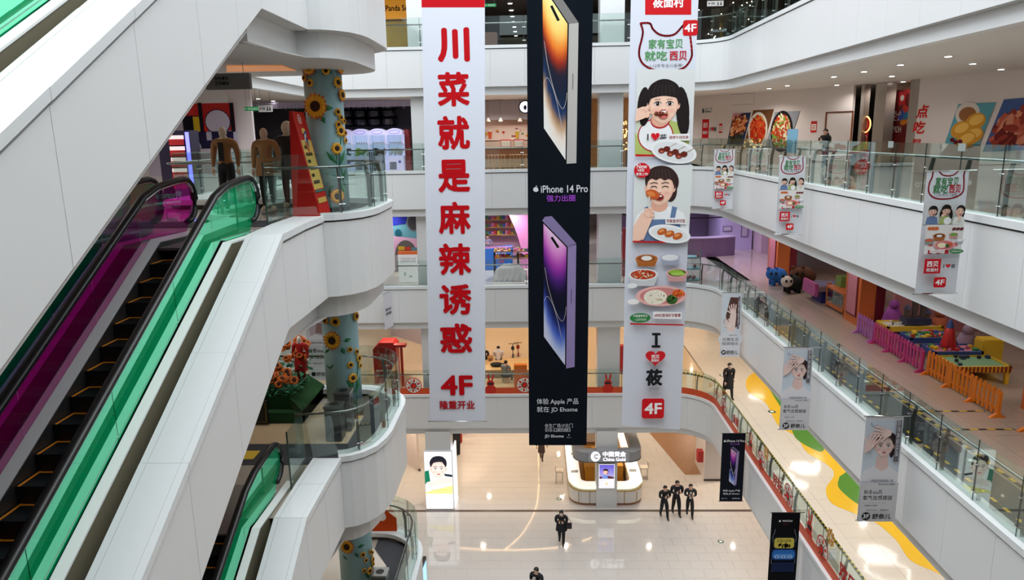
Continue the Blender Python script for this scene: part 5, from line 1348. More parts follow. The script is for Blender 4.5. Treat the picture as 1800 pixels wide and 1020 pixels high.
hang_sign('green exit sign hanging before the pale wall upstairs', (430, 195), (453, 187.5), 25.5, mat('exit_green', (40, 150, 84), .4, emit=.6), CAP[4]-1.93, .04, art_exit)
hang_sign('white toilet sign hanging beside the green exit sign', (455, 197), (478, 185), 27.6, mat('sign_white', (226, 224, 222), .4), CAP[4]-1.93, .05, art_wc)
# orange lit recess in the landing soffit
q = [pix(a, b, z=CAP[4]-2.205) for a, b in ((398, 113), (495, 113), (520, 122), (398, 124))]
flat([(a.x, a.y) for a in q], CAP[4]-2.24, 'cove_light', mat('orange_cove', (214, 140, 84), .5, emit=.5), 'orange lit recess in the soffit beside the grey hanging sign', 'lamp', th=.03)
# claw machine arcade behind
DARKW = mat('arcade_dark', (26, 24, 34), .7)
wplate(-16.5, -5.5, 38.6, FL[3], CAP[4]-1.95, DARKW, 'wall_arcade')
t = MB(); R_ = random.Random(5)
for i in range(150):
    x = -16+10.6*i/150; l = R_.uniform(.12, .42); t.prism([(x, 36.58, 19.72), (x+.05, 36.58, 19.72), (x+.025, 36.59, 19.72-l)], (0, .01, 0))
single('icicle_fringe', t, mat('silver_fringe', (198, 190, 214), .3, .3), 'silver icicle fringe hanging over the claw machines', 'decoration', kind='stuff')
single('arcade_lintel', MB().box(-16.3, -5.6, 36.62, 36.75, 19.45, 19.75), mat('lavender_band', (168, 158, 186), .5), 'lavender band under the fringe above the claw machines', 'lintel')
LAVM = mat('machine_lavender', (200, 200, 238), .3, emit=.35); WIN = mat('lit_window_box', (196, 206, 240), .5, emit=.7)
PL = [mat('plush_%d' % i, c_, .8) for i, c_ in enumerate(((170, 206, 80), (236, 232, 224), (60, 56, 60), (220, 190, 120)))]
def claw(x, y, label, pl, body=LAVM, group='claw machines in a row'):
    z = FL[3]+.012; t = thing('claw_machine', label, 'arcade machine', (x, y, z), group)
    MB().box(x-.41, x+.41, y, y+.8, z, z+.78).build('base_cabinet', body, t, bevel=.02)
    MB().box(x-.42, x+.42, y+.74, y+.8, z+.78, z+1.85).build('back_panel', WIN, t)
    for s_ in (-1, 1):
        for yy in (y, y+.76): MB().box(x+s_*.42, x+s_*.38, yy, yy+.04, z+.78, z+1.85).build('corner_post', body, t)
    pts = [(x-.42, z+1.85), (x+.42, z+1.85), (x+.42, z+2.02)]+[(x+.42-.84*i/8, z+2.02+.14*math.sin(PI*i/8)) for i in range(1, 8)]+[(x-.42, z+2.02)]
    MB().prism([(a, y-.02, b) for a, b in pts], (0, .8, 0)).build('arched_top', body, t)
    m = MB(); P_ = [(x+.28*math.cos(a*PI/8), y-.03, z+1.98+.08*math.sin(a*PI/8)) for a in range(17)]; m.tube(P_, .012, 5); m.build('top_emblem', mat('emblem_blue', (120, 120, 230), .4, emit=.5), t)
    MB().box(x-.38, x+.38, y+.005, y+.012, z+.8, z+1.84).build('glass_pane', CLEAR, t)
    m = MB(); R2 = random.Random(int(x*100))
    for i in range(26): m.ball((x+R2.uniform(-.32, .32), y+R2.uniform(.15, .65), z+.86+R2.uniform(0, .28)), .075, n=7, m=5)
    m.build('plush_toys', pl, t)['kind'] = 'stuff'
    m = MB()
    for i in range(6): m.ball((x-.3+.12*i, y+.5, z+1.45), .045, n=6, m=4)
    m.box(x-.36, x+.36, y+.4, y+.6, z+1.38, z+1.4); m.build('upper_shelf', PL[1], t)
    MB().box(x-.3, x+.05, y-.015, y, z+.12, z+.5).build('prize_door', mat('door_grey', (120, 124, 150), .4), t); MB().cyl((x+.22, y-.03, z+.5), .07, .03, 12, axis='y').build('button', mat('button_blue', (50, 60, 180), .4), t)
    return t
for i, (px, pl) in enumerate(((604, PL[2]), (634, PL[0]), (664, PL[2]), (694, PL[1]))):
    p = pix(px, 260, y=36.9)
    claw(p.x, 36.9, ['claw machine half hidden by the flowered column', 'claw machine filled with green plush toys', 'claw machine with dark plush between the green and the white one', 'claw machine with pale plush at the red-edged end of the row'][i], pl)
p = pix(716, 262, y=37.2); single('red_machine_panel', MB().box(p.x-.12, p.x+.1, 37.2, 37.8, FL[3]+.013, FL[3]+2.1), mat('maroon', (120, 34, 40), .5), 'maroon panel closing the row of claw machines', 'panel')
m_ = MB()
for i in range(5):
    for j in range(3): m_.lathe((-10.4+.72*i, 38.2, FL[3]+2.35+.42*j), [(.3, 0), (.32, .12), (.28, .3), (.1, .34)], 10); m_.box(-10.8, -7.1, 37.85, 38.59, FL[3]+2.31+.42*j, FL[3]+2.34+.42*j)
tag(m_.build('stacked_bowls', mat('dark_bowls', (52, 50, 60), .3), None), 'dark glossy tubs stacked above the claw machines', 'tubs', kind='stuff')

# ---------------------------------------------------------------- litter-bin landing
def bin_(x, y, k, label, h=.95):
    z = FL[k]+.010; t = thing('litter_bin', label, 'bin', (x, y, z), 'grey litter bins on the landings')
    g1 = mat('bin_grey', (112, 114, 116), .35, .5)
    MB().box(x-.19, x+.19, y-.19, y+.19, z, z+h-.06).build('body', g1, t, bevel=.02)
    MB().box(x-.21, x+.21, y-.21, y+.21, z+h-.06, z+h).build('lid', STEEL, t, bevel=.01)
    MB().cyl((x, y, z+h-.001), .11, .006, 20).build('opening', BLACK, t)
    MB().cyl((x+.192, y, z+h-.25), .08, .006, 16, axis='x').build('side_opening', BLACK, t)
bin_(-4.8, 16.0, 2, 'grey litter bin nearer the escalator, in front of its twin', .88)
bin_(-4.72, 16.6, 2, 'taller grey litter bin touching the blue flowered column', 1.0)
bin_(-4.22, 17.1, 1, 'grey litter bin beside the lowest flowered column', 1.0)
# sunflower bed
zb = FL[2]+.012
t = thing('flower_bed', 'green stepped bed crowded with orange sunflowers and a red mannequin', 'flower bed', (-7.6, 18, zb))
GRB = mat('green_velvet', (22, 70, 34), .9)
MB().box(-9.2, -5.9, 16.95, 18.95, zb, zb+.28).build('lower_step', GRB, t); MB().box(-9.2, -6.3, 17.2, 18.95, zb+.28, zb+.62).build('upper_step', GRB, t)
MB().prism([(-6.3, 17.2, zb+.28), (-5.9, 16.95, zb), (-5.9, 18.9, zb), (-6.3, 18.9, zb+.28)], (0, 0, .33)).build('sloping_side', mat('grass_green', (30, 80, 30), .95, noise=.4, nscale=40), t)
R_ = random.Random(11); fm = []
for i in range(4):
    o = flower_mesh(.105+.012*i, False, i).build('sunflower', [PET2, SEED, PET1], None, fix=False); fm.append(o)
for i in range(190):
    u, v = R_.random(), R_.random(); x = -9.1+2.9*u; y = 17.2+1.65*v; z = zb+.72+.75*v+R_.uniform(-.1, .15)*1.2+.25*math.sin(u*3)
    o = bpy.data.objects.new('sunflower', R_.choice(fm).data); C.objects.link(o); o.parent = t; o.location = Vector((x, y, z))-t.location
    o.rotation_euler = (R_.uniform(.5, 1.3), 0, R_.uniform(-.3, .9))
for o in fm: bpy.data.objects.remove(o)
m = MB()
for i in range(900):
    x = R_.uniform(-9.1, -6.1); y = R_.uniform(17.2, 18.8); z = zb+.6+R_.uniform(0, .8)*((y-16.8)/2); a = R_.random()*6.28; l = .16; dx, dy, dz = math.cos(a)*l, math.sin(a)*l, R_.uniform(-.05, .12)
    m.add([(x, y, z), (x+dx*.5-dy*.3, y+dy*.5+dx*.3, z+.03), (x+dx, y+dy, z+dz), (x+dx*.5+dy*.3, y+dy*.5-dx*.3, z+.03)], [(0, 1, 2, 3)])
m.build('foliage', LEAF, t, fix=False)['kind'] = 'stuff'
MB().box(-9.1, -6.75, 16.87, 16.94, zb+.02, zb+.62).build('sign_board', mat('board_black', (24, 26, 24), .5), t)
P = Plate((-9.1, 16.868, zb+.02), (1, 0, 0), (0, 0, 1), (0, -1, 0)); 
P.line([(.04, .04), (2.31, .04), (2.31, .56), (.04, .56), (.04, .04)], .015, (150, 130, 70)); P.text('快乐成长的日子', 1.45, .39, .14, (206, 204, 190), .01); P.text('向着阳光绽放一点点', 1.45, .18, .13, (206, 204, 190), .01)
P.done('board_lettering', t)
REDC = mat('red_coat', (176, 22, 26), .8)
p = pix(525, 591, y=18.3)
m_ = figure('mannequin', 'mannequin in red coat standing among the orange sunflowers', 'mannequin', (p.x, 18.3, zb+.62), -.1, p.z-zb-.62, REDC, REDC, SHO, 'stand', hair=None, skin=mat('mannequin_white', (222, 220, 216), .5), coat=.45, face_=False, bulk=1.1)
# second litter: yellow floor label on the ribbed plate
p = pix(430, 799, z=FL[2]+.03)
single('floor_label', MB().box(p.x-.28, p.x+.28, p.y-.22, p.y+.22, FL[2]+.014, FL[2]+.018), mat('tape_yellow', (226, 190, 30), .5), 'yellow safety label on the dark plate at the lower escalator head', 'sticker')
# beauty poster beyond the bed
def side_banner(label, c0, c1, y, art, col=(214, 214, 220)):
    a, b = pix(c0[0], c0[1], y=y), pix(c1[0], c1[1], y=y)
    x0, x1, z0, z1 = min(a.x, b.x), max(a.x, b.x), min(a.z, b.z), max(a.z, b.z)
    root = thing('small_banner', label, 'banner', (x0, y, z0)); MB().box(x0, x1, y, y+.005, z0, z1).build('cloth', mat('cloth_%d_%d_%d' % col, col, .9, spec=.12), root)
    MB().tube([(x0-.05, y, z1), (x1+.05, y, z1)], .012, 6).build('rod', CHROME, root)
    P = Plate((x0, y-.001, z0), (1, 0, 0), (0, 0, 1), (0, -1, 0), step=.0008); art(P, x1-x0, z1-z0); P.done('printed_artwork', root)
def art_b2(P, w, h):
    P.poly([(w*.1, h*.95), (w*.95, h*.98), (w*.95, h*.72), (w*.2, h*.72)], (190, 176, 186)); P.poly([(w*.5, h*.95), (w, h*.9), (w*.95, h*.75), (w*.4, h*.78)], (150, 120, 116)); P.poly([(0, h*.70), (w*.4, h*.76), (w, h*.72), (w, h*.68), (0, h*.66)], (226, 224, 230))
    P.text('想要自然眉眼第一眼', w*.55, h*.62, h*.03, INK); P.text('秋冬ins风', w*.45, h*.49, h*.075, INK, .01); P.text('氧气妆感嫁接', w*.52, h*.39, h*.075, INK, .01, w*.85); P.text('专属私人定制', w*.4, h*.28, h*.025, (90, 90, 94)); P.ell(w*.2, h*.1, w*.1, w*.1, INK); P.text('舒奈儿', w*.62, h*.1, h*.07, INK, .01)
side_banner('pale beauty poster hanging behind the sunflower bed', (536, 562), (584, 668), 21.5, art_b2)
# banner hanging edge-on from the back glass
t = thing('small_banner', 'narrow white banner seen nearly edge-on left of the tall red lettered banner', 'banner', (-6.75, 31.9, 9.5))
MB().prism([(-6.85, 31.5, 11.05), (-6.62, 32.3, 11.05), (-6.62, 32.3, 9.4), (-6.85, 31.5, 9.4)], (.005, 0, 0)).build('cloth', MATS['cloth_214_214_220'], t)
P = Plate((-6.84, 31.5, 9.4), Vector((.23, .8, 0)), (0, 0, 1), Vector((.8, -.23, 0)), step=.003); P.k = 3; P.text('秋冬ins风', .4, .9, .12, INK, .01); P.text('氧气妆感', .4, .7, .12, INK, .01); P.done('printed_artwork', t)
MB().tube([(-6.87, 31.45, 11.06), (-6.58, 32.45, 11.06)], .012, 6).build('rod', CHROME, t)
# blue screen on the ground floor beside the lowest landing
p = pix(744, 978, z=2.1)
t = thing('screen_totem', 'dark framed blue screen standing on the ground floor beside the lowest landing', 'screen', (p.x, p.y, 0))
MB().prism([(p.x, p.y, 0), (p.x+.12, p.y+.0, 0), (p.x-.05, p.y-2.2, 0), (p.x-.17, p.y-2.2, 0)], (0, 0, 2.1)).build('frame', BLACK, t)
MB().prism([(p.x+.121, p.y-.12, .15), (p.x-.035, p.y-2.1, .15), (p.x-.035, p.y-2.1, 2.0), (p.x+.121, p.y-.12, 2.0)], (.008, 0, 0)).build('display', mat('blue_screen', (150, 200, 230), .3, emit=1.2), t)
# ================================================================== EAST SIDE, UPPER GALLERY (food posters)
Z3 = FL[3]; ZC3 = CAP[4]-1.93
WP = [(5.5, 47), (8.9, 41.3), (13.95, 33), (16.1, 26.6), (18.3, 20), (20.5, 12), (20.5, -8)]
def vwall(name, a, b, z0, z1, m, th=.15):
    d = Vector((b[0]-a[0], b[1]-a[1], 0)).normalized(); n = Vector((d.y, -d.x, 0))  # away from the atrium
    if n.x < 0: n = -n
    return struct(name, MB().prism([(a[0], a[1], z0), (b[0], b[1], z0), (b[0], b[1], z1), (a[0], a[1], z1)], n*th), m)
PINKW = mat('hoarding_white', (222, 212, 208), .5)
for i, (a, b) in enumerate(zip(WP[:-1], WP[1:])):
    if i == 2: continue
    vwall('wall_hoarding_%d' % i, a, b, Z3, ZC3, PINKW)
def wall_plate(a, b, z=Z3, step=.002):
    d = Vector((b[0]-a[0], b[1]-a[1], 0)).normalized(); n = Vector((d.y, -d.x, 0))
    if n.x > 0: n = -n
    return Plate((a[0], a[1], z), d, (0, 0, 1), n, step)
S1 = lambda: wall_plate(WP[1], WP[2]); S2 = lambda: wall_plate(WP[2], WP[3])
def poster(label, P, px_pts, draw, frame=.03, group='food posters on the upper hoarding', cat='poster'):
    pts = [P.px(*p) for p in px_pts]
    root = thing('food_poster', label, cat, P.pt(*pts[3], k=0), group)
    bm_ = MB(); bm_.prism([P.O+P.U*u+P.V*v+P.N*.002 for u, v in pts], P.N*.02); bm_.build('board', mat('poster_board', (200, 196, 190), .6), root)
    P.k = 18; draw(P, pts); P.done('printed_picture', root); return root
def inpoly(poly):
    def f(x, y):
        c = False; n = len(poly)
        for i in range(n):
            a, b = poly[i], poly[i-1]
            if (a[1] > y) != (b[1] > y) and x < (b[0]-a[0])*(y-a[1])/(b[1]-a[1])+a[0]: c = not c
        return c
    return f
def blobs(P, pts, cols, n, s_, seed, clip=True, yr=(0, 1)):
    R = random.Random(seed); us = [p[0] for p in pts]; vs = [p[1] for p in pts]; ins = inpoly(pts); k = 0
    v0, v1 = min(vs), max(vs)
    while k < n:
        u, v = R.uniform(min(us), max(us)), v0+(v1-v0)*R.uniform(*yr)
        k += 1
        a = s_*R.uniform(.6, 1.5)
        if ins(u-a, v) and ins(u+a, v) and ins(u, v+a) and ins(u, v-a): P.ell(u, v, a, a*.4, R.choice(cols), n=8, rot=R.uniform(-.9, .9)+.7, raise_=False); P.k += .15
    P.k += 1
def d1(P, q):
    P.poly(q, (46, 54, 84)); P.poly([q[0], ((q[0][0]*.5+q[1][0]*.5), q[0][1]), ((q[0][0]*.7+q[3][0]*.3), q[0][1]*.75+q[3][1]*.25)], (196, 130, 130))
    blobs(P, q, [(196, 96, 50), (222, 140, 86), (150, 58, 30), (236, 190, 150), (110, 44, 30)], 260, .16, 2, yr=(.3, .85)); blobs(P, q, [(28, 34, 30), (60, 70, 60)], 60, .14, 7, yr=(.0, .3))
def bowl(P, c, rx, ry, bowlc, inner, cols, seed, n=160, s_=.12):
    P.ell(c[0], c[1], rx, ry, bowlc, n=28); P.ell(c[0], c[1], rx*.84, ry*.84, inner, n=28); R = random.Random(seed)
    for i in range(n):
        a = R.random()*6.283; q = math.sqrt(R.random())*.78; P.ell(c[0]+rx*q*math.cos(a), c[1]+ry*q*math.sin(a), s_*R.uniform(.5, 1.3), s_*.3, R.choice(cols), n=6, rot=R.random()*3, raise_=False); P.k += .08
    P.k += 1
def d2(P, q):
    P.poly(q, (104, 66, 38)); m = lambda t: ((q[0][0]*(1-t)+q[3][0]*t), (q[0][1]*(1-t)+q[3][1]*t)); e = lambda t: ((q[1][0]*(1-t)+q[2][0]*t), (q[1][1]*(1-t)+q[2][1]*t))
    P.poly([m(.72), e(.72), q[2], q[3]], (176, 150, 122)); c = ((q[0][0]+q[1][0]+q[2][0]+q[3][0])/4, (q[0][1]+q[3][1])/2+.0); w_ = abs(q[1][0]-q[0][0])
    P.ell(c[0], c[1]-.35, w_*.44, .7, (200, 196, 188), n=28); bowl(P, (c[0], c[1]), w_*.48, .86, (226, 222, 212), (190, 160, 80), [(206, 50, 24), (170, 34, 20), (224, 90, 40)], 4, 180, .13)
def d3(P, q):
    P.poly(q, (148, 152, 160)); c = ((q[0][0]+q[1][0]+q[2][0]+q[3][0])/4, (q[0][1]+q[3][1])/2-.1); w_ = abs(q[1][0]-q[0][0])
    bowl(P, c, w_*.45, .98, (30, 28, 30), (150, 60, 30), [(206, 80, 36), (228, 206, 150), (120, 170, 70), (190, 50, 30), (240, 230, 200)], 6, 220, .16)
poster('food poster with grilled ribs, first of three slanted pictures', S1(), [(1290, 200), (1321, 198), (1307, 255), (1278, 255)], d1)
poster('food poster with red noodles in a white bowl on brown', S1(), [(1325, 194), (1361, 192), (1341, 262), (1306, 262)], d2)
poster('food poster with a hot stew in a black bowl on grey wood', S1(), [(1363, 197), (1407, 195), (1386, 258), (1346, 258)], d3)
def flatposter(label, P, x0, y0, x1, y1, draw, name='notice', cat='notice', group='notices on the upper hoarding'):
    a, b = P.px(x0, y1), P.px(x1, y0); pts = [(a[0], a[1]), (b[0], a[1]), (b[0], b[1]), (a[0], b[1])]
    root = thing(name, label, cat, P.pt(*pts[0], k=0), group)
    MB().prism([P.O+P.U*u+P.V*v+P.N*.002 for u, v in pts], P.N*.012).build('board', mat('notice_board', (216, 212, 208), .6), root)
    P.k = 9; draw(P, a[0], a[1], b[0]-a[0], b[1]-a[1]); P.done('print', root)
def n_red(P, u, v, w, h):
    P.rect(u, v, u+w, v+h, (200, 44, 40)); P.rect(u+w*.12, v+h*.2, u+w*.88, v+h*.75, (232, 226, 216)); P.rect(u+w*.25, v+h*.35, u+w*.7, v+h*.45, (200, 90, 70)); P.rect(u+w*.25, v+h*.55, u+w*.8, v+h*.62, (200, 90, 70))
flatposter('red and white notice beside the copper framed door', S1(), 1425, 213, 1437, 233, n_red)
flatposter('small red notice beside the red brand panel', S1(), 1264, 217, 1270, 234, n_red)
def n_brand(P, u, v, w, h):
    P.rect(u, v, u+w, v+h, (222, 214, 212)); P.rect(u, v, u+w*.45, v+h, (200, 30, 38)); P.text('西贝', u+w*.22, v+h*.68, h*.26, (240, 238, 236), .02, w*.3); P.text('莜面村', u+w*.22, v+h*.3, h*.18, (240, 238, 236), .02, w*.34)
    P.text('I', u+w*.55, v+h*.46, h*.2, INK, .02); heart(P, u+w*.7, v+h*.46, w*.17, h*.24, (206, 32, 42)); P.text('莜', u+w*.87, v+h*.46, h*.22, INK, .02, w*.17)
flatposter('red brand panel with a small heart at the far end of the hoarding', S1(), 1234, 209, 1262, 243, n_brand)
flatposter('small grey wordmark high on the far end of the hoarding', S1(), 1234, 188, 1252, 199, lambda P, u, v, w, h: (P.ell(u+w*.12, v+h*.4, w*.09, h*.45, (60, 66, 84)), P.text('合生广场', u+w*.62, v+h*.68, h*.5, (110, 110, 116), 0, w*.7), P.text('HOPSON', u+w*.6, v+h*.2, h*.28, (60, 66, 84), .01, w*.6)))
def frame_door(name, P, x0, y0, x1, y1, m, no, leaf):
    a, b = P.px(x0, y0), P.px(x1, y0); top = (a[1]+b[1])/2; t = MB()
    def bx(u0, u1, v0, v1, d=.05): t.prism([P.O+P.U*u+P.V*v for u, v in ((u0, v0), (u1, v0), (u1, v1), (u0, v1))], P.N*d)
    bx(a[0], a[0]+.05, 0, top); bx(b[0]-.05, b[0], 0, top); bx(a[0], b[0], top-.05, top)
    o = struct('door_%d' % no, t, m); t = MB(); bx(a[0]+.06, b[0]-.06, .01, top-.06, .02); t.build('leaf', leaf, o)
    t = MB(); c = P.O+P.U*(b[0]-.15)+P.V*1.05+P.N*.04; t.tube([c, c+P.V*.2], .015, 6); t.build('handle', STEEL, o)
COPPER = mat('copper_frame', (190, 120, 84), .2, 1)
frame_door('d', S1(), 1453, 196, 1501, 196, COPPER, 1, PINKW); 
P = S1(); P.k = 3; P.line([P.px(*q) for q in ((1286, 166), (1326, 164), (1326, 183), (1286, 185))], .02, (150, 146, 144)); tag(P.done('outline_panel', None), 'thin outlined access panel high on the hoarding', 'panel')
# metal clad entrance between the two hoardings
a, b = Vector((13.95, 33, 0)), Vector((16.1, 26.6, 0)); d = (b-a).normalized(); n_ = Vector((d.y, -d.x, 0)); n_ = n_ if n_.x > 0 else -n_
P = S2(); L_ = (b-a).length
uu = lambda px: P.px(px, 200)[0]
CLAD = mat('bronze_steel_cladding', (168, 160, 152), .3, .45)
def colseg(name, u0, u1, dep, m, label, cat='pillar'):
    q = [a+d*u0, a+d*u1]; t = MB().prism([q[0]+Vector((0, 0, Z3)), q[1]+Vector((0, 0, Z3)), q[1]+Vector((0, 0, ZC3)), q[0]+Vector((0, 0, ZC3))], n_*dep); o = struct(name, t, m); return o
colseg('pillar', uu(1511), uu(1517), .3, CLAD, ''); colseg('pillar', uu(1536), uu(1555), .5, CLAD, ''); colseg('pillar', uu(1596), uu(1612), .5, CLAD, '')
vwall('wall_hoarding_9', tuple((a+d*uu(1612))[:2]), WP[3], Z3, ZC3, PINKW)
# back of the entrance
q0, q1 = a+d*uu(1511)+n_*1.4, a+d*uu(1612)+n_*1.4
struct('wall_entrance', MB().prism([q0+Vector((0, 0, Z3)), q1+Vector((0, 0, Z3)), q1+Vector((0, 0, ZC3)), q0+Vector((0, 0, ZC3))], n_*.1), mat('entrance_beige', (190, 172, 158), .5))
for px_ in (1526, 1576): q_ = a+d*uu(px_)+n_*.6; spot(q_.x, q_.y, ZC3-.1, 90, (1, .9, .82), 150)  # added spots that brighten the entrance recess, no fittings modelled
Pr = wall_plate(tuple((a+n_*.6)[:2]), tuple((b+n_*.6)[:2]))
u0, v1 = Pr.px(1554, 160); u1, v0 = Pr.px(1598, 249); 
t = thing('sign_panel', 'dark red sign panel with mirrored white letters between steel pillars', 'sign', Pr.pt(u0, v0, 0))
MB().prism([Pr.pt(x, y, 0) for x, y in ((u0, v0-1.3), (u1, v0-1.3), (u1, v1), (u0, v1))], -Pr.N*.05).build('board', mat('maroon_glass', (104, 22, 24), .15), t)
Pr.k = 2; Pr.text('合生汇', (u0+u1)/2-.1, v1-1.05, .42, (210, 190, 186), .01, -(u1-u0)*.55); Pr.text('HOPSONE', (u0+u1)/2-.1, v1-1.6, .26, (210, 190, 186), .01, -(u1-u0)*.55)
for i, (x, y, c_) in enumerate(((.74, .95, (60, 80, 160)), (.8, .8, (196, 60, 50)), (.7, 1.15, (60, 80, 160)), (.78, 1.3, (206, 120, 40)), (.84, 1.05, (50, 110, 150)))): Pr.ell(u0+(u1-u0)*x, v1-y, .13, .2, c_, rot=.6*i)
Pr.rect(u0+(u1-u0)*.55, v1-.62, u0+(u1-u0)*.78, v1-.12, (186, 40, 44)); Pr.ell(u0+(u1-u0)*.66, v1-.34, .1, .12, (230, 224, 220)); Pr.done('sign_print', t)
# new year decorations on the glass
Pg = wall_plate(tuple((a+n_*.2)[:2]), tuple((b+n_*.2)[:2]))
t = thing('festive_decoration', 'red festive paper decorations with a lit wreath between steel pillars', 'decoration', Pg.pt(*Pg.px(1519, 285), k=0))
c_ = Pg.px(1521, 219); Pg.k = 1
m = MB(); ring_ = [Pg.O+Pg.U*(c_[0]+.30*math.cos(i*PI/8))+Pg.V*(c_[1]+.34*math.sin(i*PI/8)) for i in range(17)]; m.tube(ring_, .03, 6); m.build('wreath_lights', mat('warm_lights', (255, 200, 130), .5, emit=1.6), t)
Pg.ell(c_[0], c_[1], .28, .34, (206, 36, 30)); Pg.ell(c_[0], c_[1], .16, .2, (230, 120, 90))
for (y0_, y1_) in ((230, 262), (268, 302)):
    e0, e1 = Pg.px(1513, y1_), Pg.px(1527, y0_); Pg.rect(e0[0], e0[1], e1[0], e1[1], (196, 34, 30)); h_ = e1[1]-e0[1]; Pg.rect(e0[0]+.08, e0[1]+h_*.3, e1[0]-.08, e0[1]+h_*.75, (226, 214, 196)); Pg.ell((e0[0]+e1[0])/2, e0[1]+h_*.5, .1, .2, (120, 60, 50))
Pg.done('paper_cuts', t)
# big ad on the nearer hoarding: runs over two wall segments
P = S2(); P.k = 2
def bigtext(P, ch, px, py, h, w, lab):
    t = thing('wall_lettering', lab, 'lettering', P.pt(*P.px(px, py), k=0), 'red characters on the hoarding'); P.k = 2
    P.ptext(ch, px, py, h, (206, 40, 36), .03, wpx=w, shear=.15); P.done('red_character', t)
bigtext(P, '点', 1622, 196, 23, 20, 'upper large red character beside the steel pillar'); bigtext(P, '吃', 1616, 224, 22, 20, 'lower large red character beside the steel pillar'); bigtext(P, '期待', 1612, 248, 8, 15, 'small red characters under the two large ones')
S3 = lambda: wall_plate(WP[3], WP[4])
def d4(P, q):
    P.poly(q, (92, 158, 172)); P.ell(*P.px(1702, 200), .5, .42, (214, 206, 196)); P.ell(*P.px(1702, 201), .36, .26, (150, 100, 60))
    for x, y in ((1738, 206), (1716, 214), (1738, 222), (1690, 228), (1712, 238), (1732, 240), (1680, 234), (1700, 246), (1746, 196)):
        u, v = P.px(x, y)
        if inpoly(q)(u-.3, v) and inpoly(q)(u+.3, v): P.ell(u, v, .42, .3, (206, 146, 50), rot=.3); P.ell(u+.04, v+.06, .3, .17, (232, 184, 90), rot=.3)
    for x, y in ((1676, 246), (1682, 250), (1690, 249)): u, v = P.px(x, y); P.ell(u, v, .1, .08, (96, 26, 40))
def d5(P, q):
    P.poly(q, (72, 96, 150)); blobs(P, q, [(150, 60, 50), (190, 92, 72), (110, 36, 34), (216, 140, 110)], 300, .28, 8, yr=(.12, .72)); blobs(P, q, [(34, 40, 44), (50, 60, 60)], 60, .25, 9, yr=(0, .14))
poster('wide food poster with golden buns on turquoise', S2(), [(1686, 183), (1752, 180), (1722, 256), (1662, 252)], d4)
poster('food poster with dark red meat strips on blue, at the frame edge', S3(), [(1766, 175), (1850, 168), (1850, 262), (1728, 267)], d5)
# white pipe frame of the second door
P = S3(); P.k = 4
# downlights
def downlight(px, py, z, label, n_):
    p = pix(px, py, z=z); t = thing('downlight', label, 'lamp', (p.x, p.y, z-.03), 'round downlights in the upper gallery ceiling')
    MB().cyl((p.x, p.y, z-.025), .105, .025, 20).build('rim', CAPW, t); MB().cyl((p.x, p.y, z-.032), .085, .008, 20).build('lens', LAMP, t)
    return p
DLL = ['downlight farthest away above the noodle poster', 'downlight above the stew poster', 'downlight above the copper framed door, outer row', 'downlight of the outer row before the red sign panel', 'downlight above the steel pillars, outer row', 'downlight of the outer row above the two red characters', 'downlight tucked close to the copper framed door', 'downlight directly before the red sign panel, inner row', 'downlight above the golden bun poster, outer one', 'downlight above the meat strip poster at the frame edge', 'downlight behind glass above the red sign panel']
for i, (x, y) in enumerate(((1352, 155), (1384, 150), (1466, 134), (1519, 125), (1583, 113), (1667, 98), (1471, 148.5), (1568, 133), (1710, 111), (1760, 121), (1588, 143))):
    p = downlight(x, y, ZC3, DLL[i], i)
for i, (x, y) in enumerate(((384, 165), (376, 179), (454, 173), (480, 177), (511, 181), (530, 183))):
    p = pix(x, y, z=ZC3); t = thing('downlight', ['downlight above the mural, outer one', 'downlight above the mural, inner one close to the slanted parapet', 'downlight above the green exit sign', 'downlight above the toilet sign', 'downlight between the toilet sign and the flowered column', 'downlight touching the flowered column edge'][i], 'lamp', (p.x, p.y, ZC3-.03), 'round downlights above the mannequins')
    MB().cyl((p.x, p.y, ZC3-.025), .105, .025, 20).build('rim', CAPW, t); MB().cyl((p.x, p.y, ZC3-.032), .085, .008, 20).build('lens', LAMP, t)
# glass notice stickers
X = XR[3]+.088
for x, y, lab in ((1555+11, 254, 'pale sticker on the glass below the red sign panel'), (1691, 259, 'white sticker with a round mark on the glass below the buns')):
    p = pix(x, y, x=X); o = single('glass_sticker', MB().box(X-.004, X, p.y-.12, p.y+.12, p.z-.07, p.z+.07), mat('sticker_pale', (150, 160, 156), .5), lab, 'sticker', 'stickers on the glass')
p = pix(1391, 248, x=X+.05); single('blue_notice', MB().box(X+.05, X+.06, p.y-.5, p.y+.4, p.z-.36, p.z+.36), mat('notice_blue', (120, 172, 200), .5), 'pale blue notice sheet seen behind the glass before the stew poster', 'notice')

# ================================================================== PLAYGROUND STOREY
Z2 = FL[2]+.012
PINKP = mat('pillar_pink', (206, 132, 150), .5); ORP = mat('pillar_orange', (214, 116, 58), .5); MAR = mat('maroon_trim', (120, 30, 44), .5)
def play_pillar(y0, y1, x0, x1, label):
    t = struct('pillar', MB().box(x0, x1, y0, y1, FL[2], CAP[3]-1.93), ORP); yc = (y0+y1)/2; hw = (y1-y0)*.3
    MB().box(x0-.03, x0, yc-hw-.06, yc+hw+.06, Z2+.3, Z2+3.3).build('panel_border', MAR, t); MB().box(x0-.045, x0-.03, yc-hw, yc+hw, Z2+.36, Z2+3.24).build('inset_panel', PINKP, t)
    MB().box(x0-.055, x0-.045, yc-.1, yc+.1, Z2+2.4, Z2+2.75).build('small_sign', MAR, t)
    MB().box(x1-.3, x1+.02, y0-.03, y0, FL[2], CAP[3]-1.93).build('maroon_strip', MAR, t)
    return t
play_pillar(25.65, 26.9, 11.65, 12.5, ''); play_pillar(34.8, 36.2, 11.7, 12.6, ''); play_pillar(16.6, 17.7, 12.3, 13.2, '')
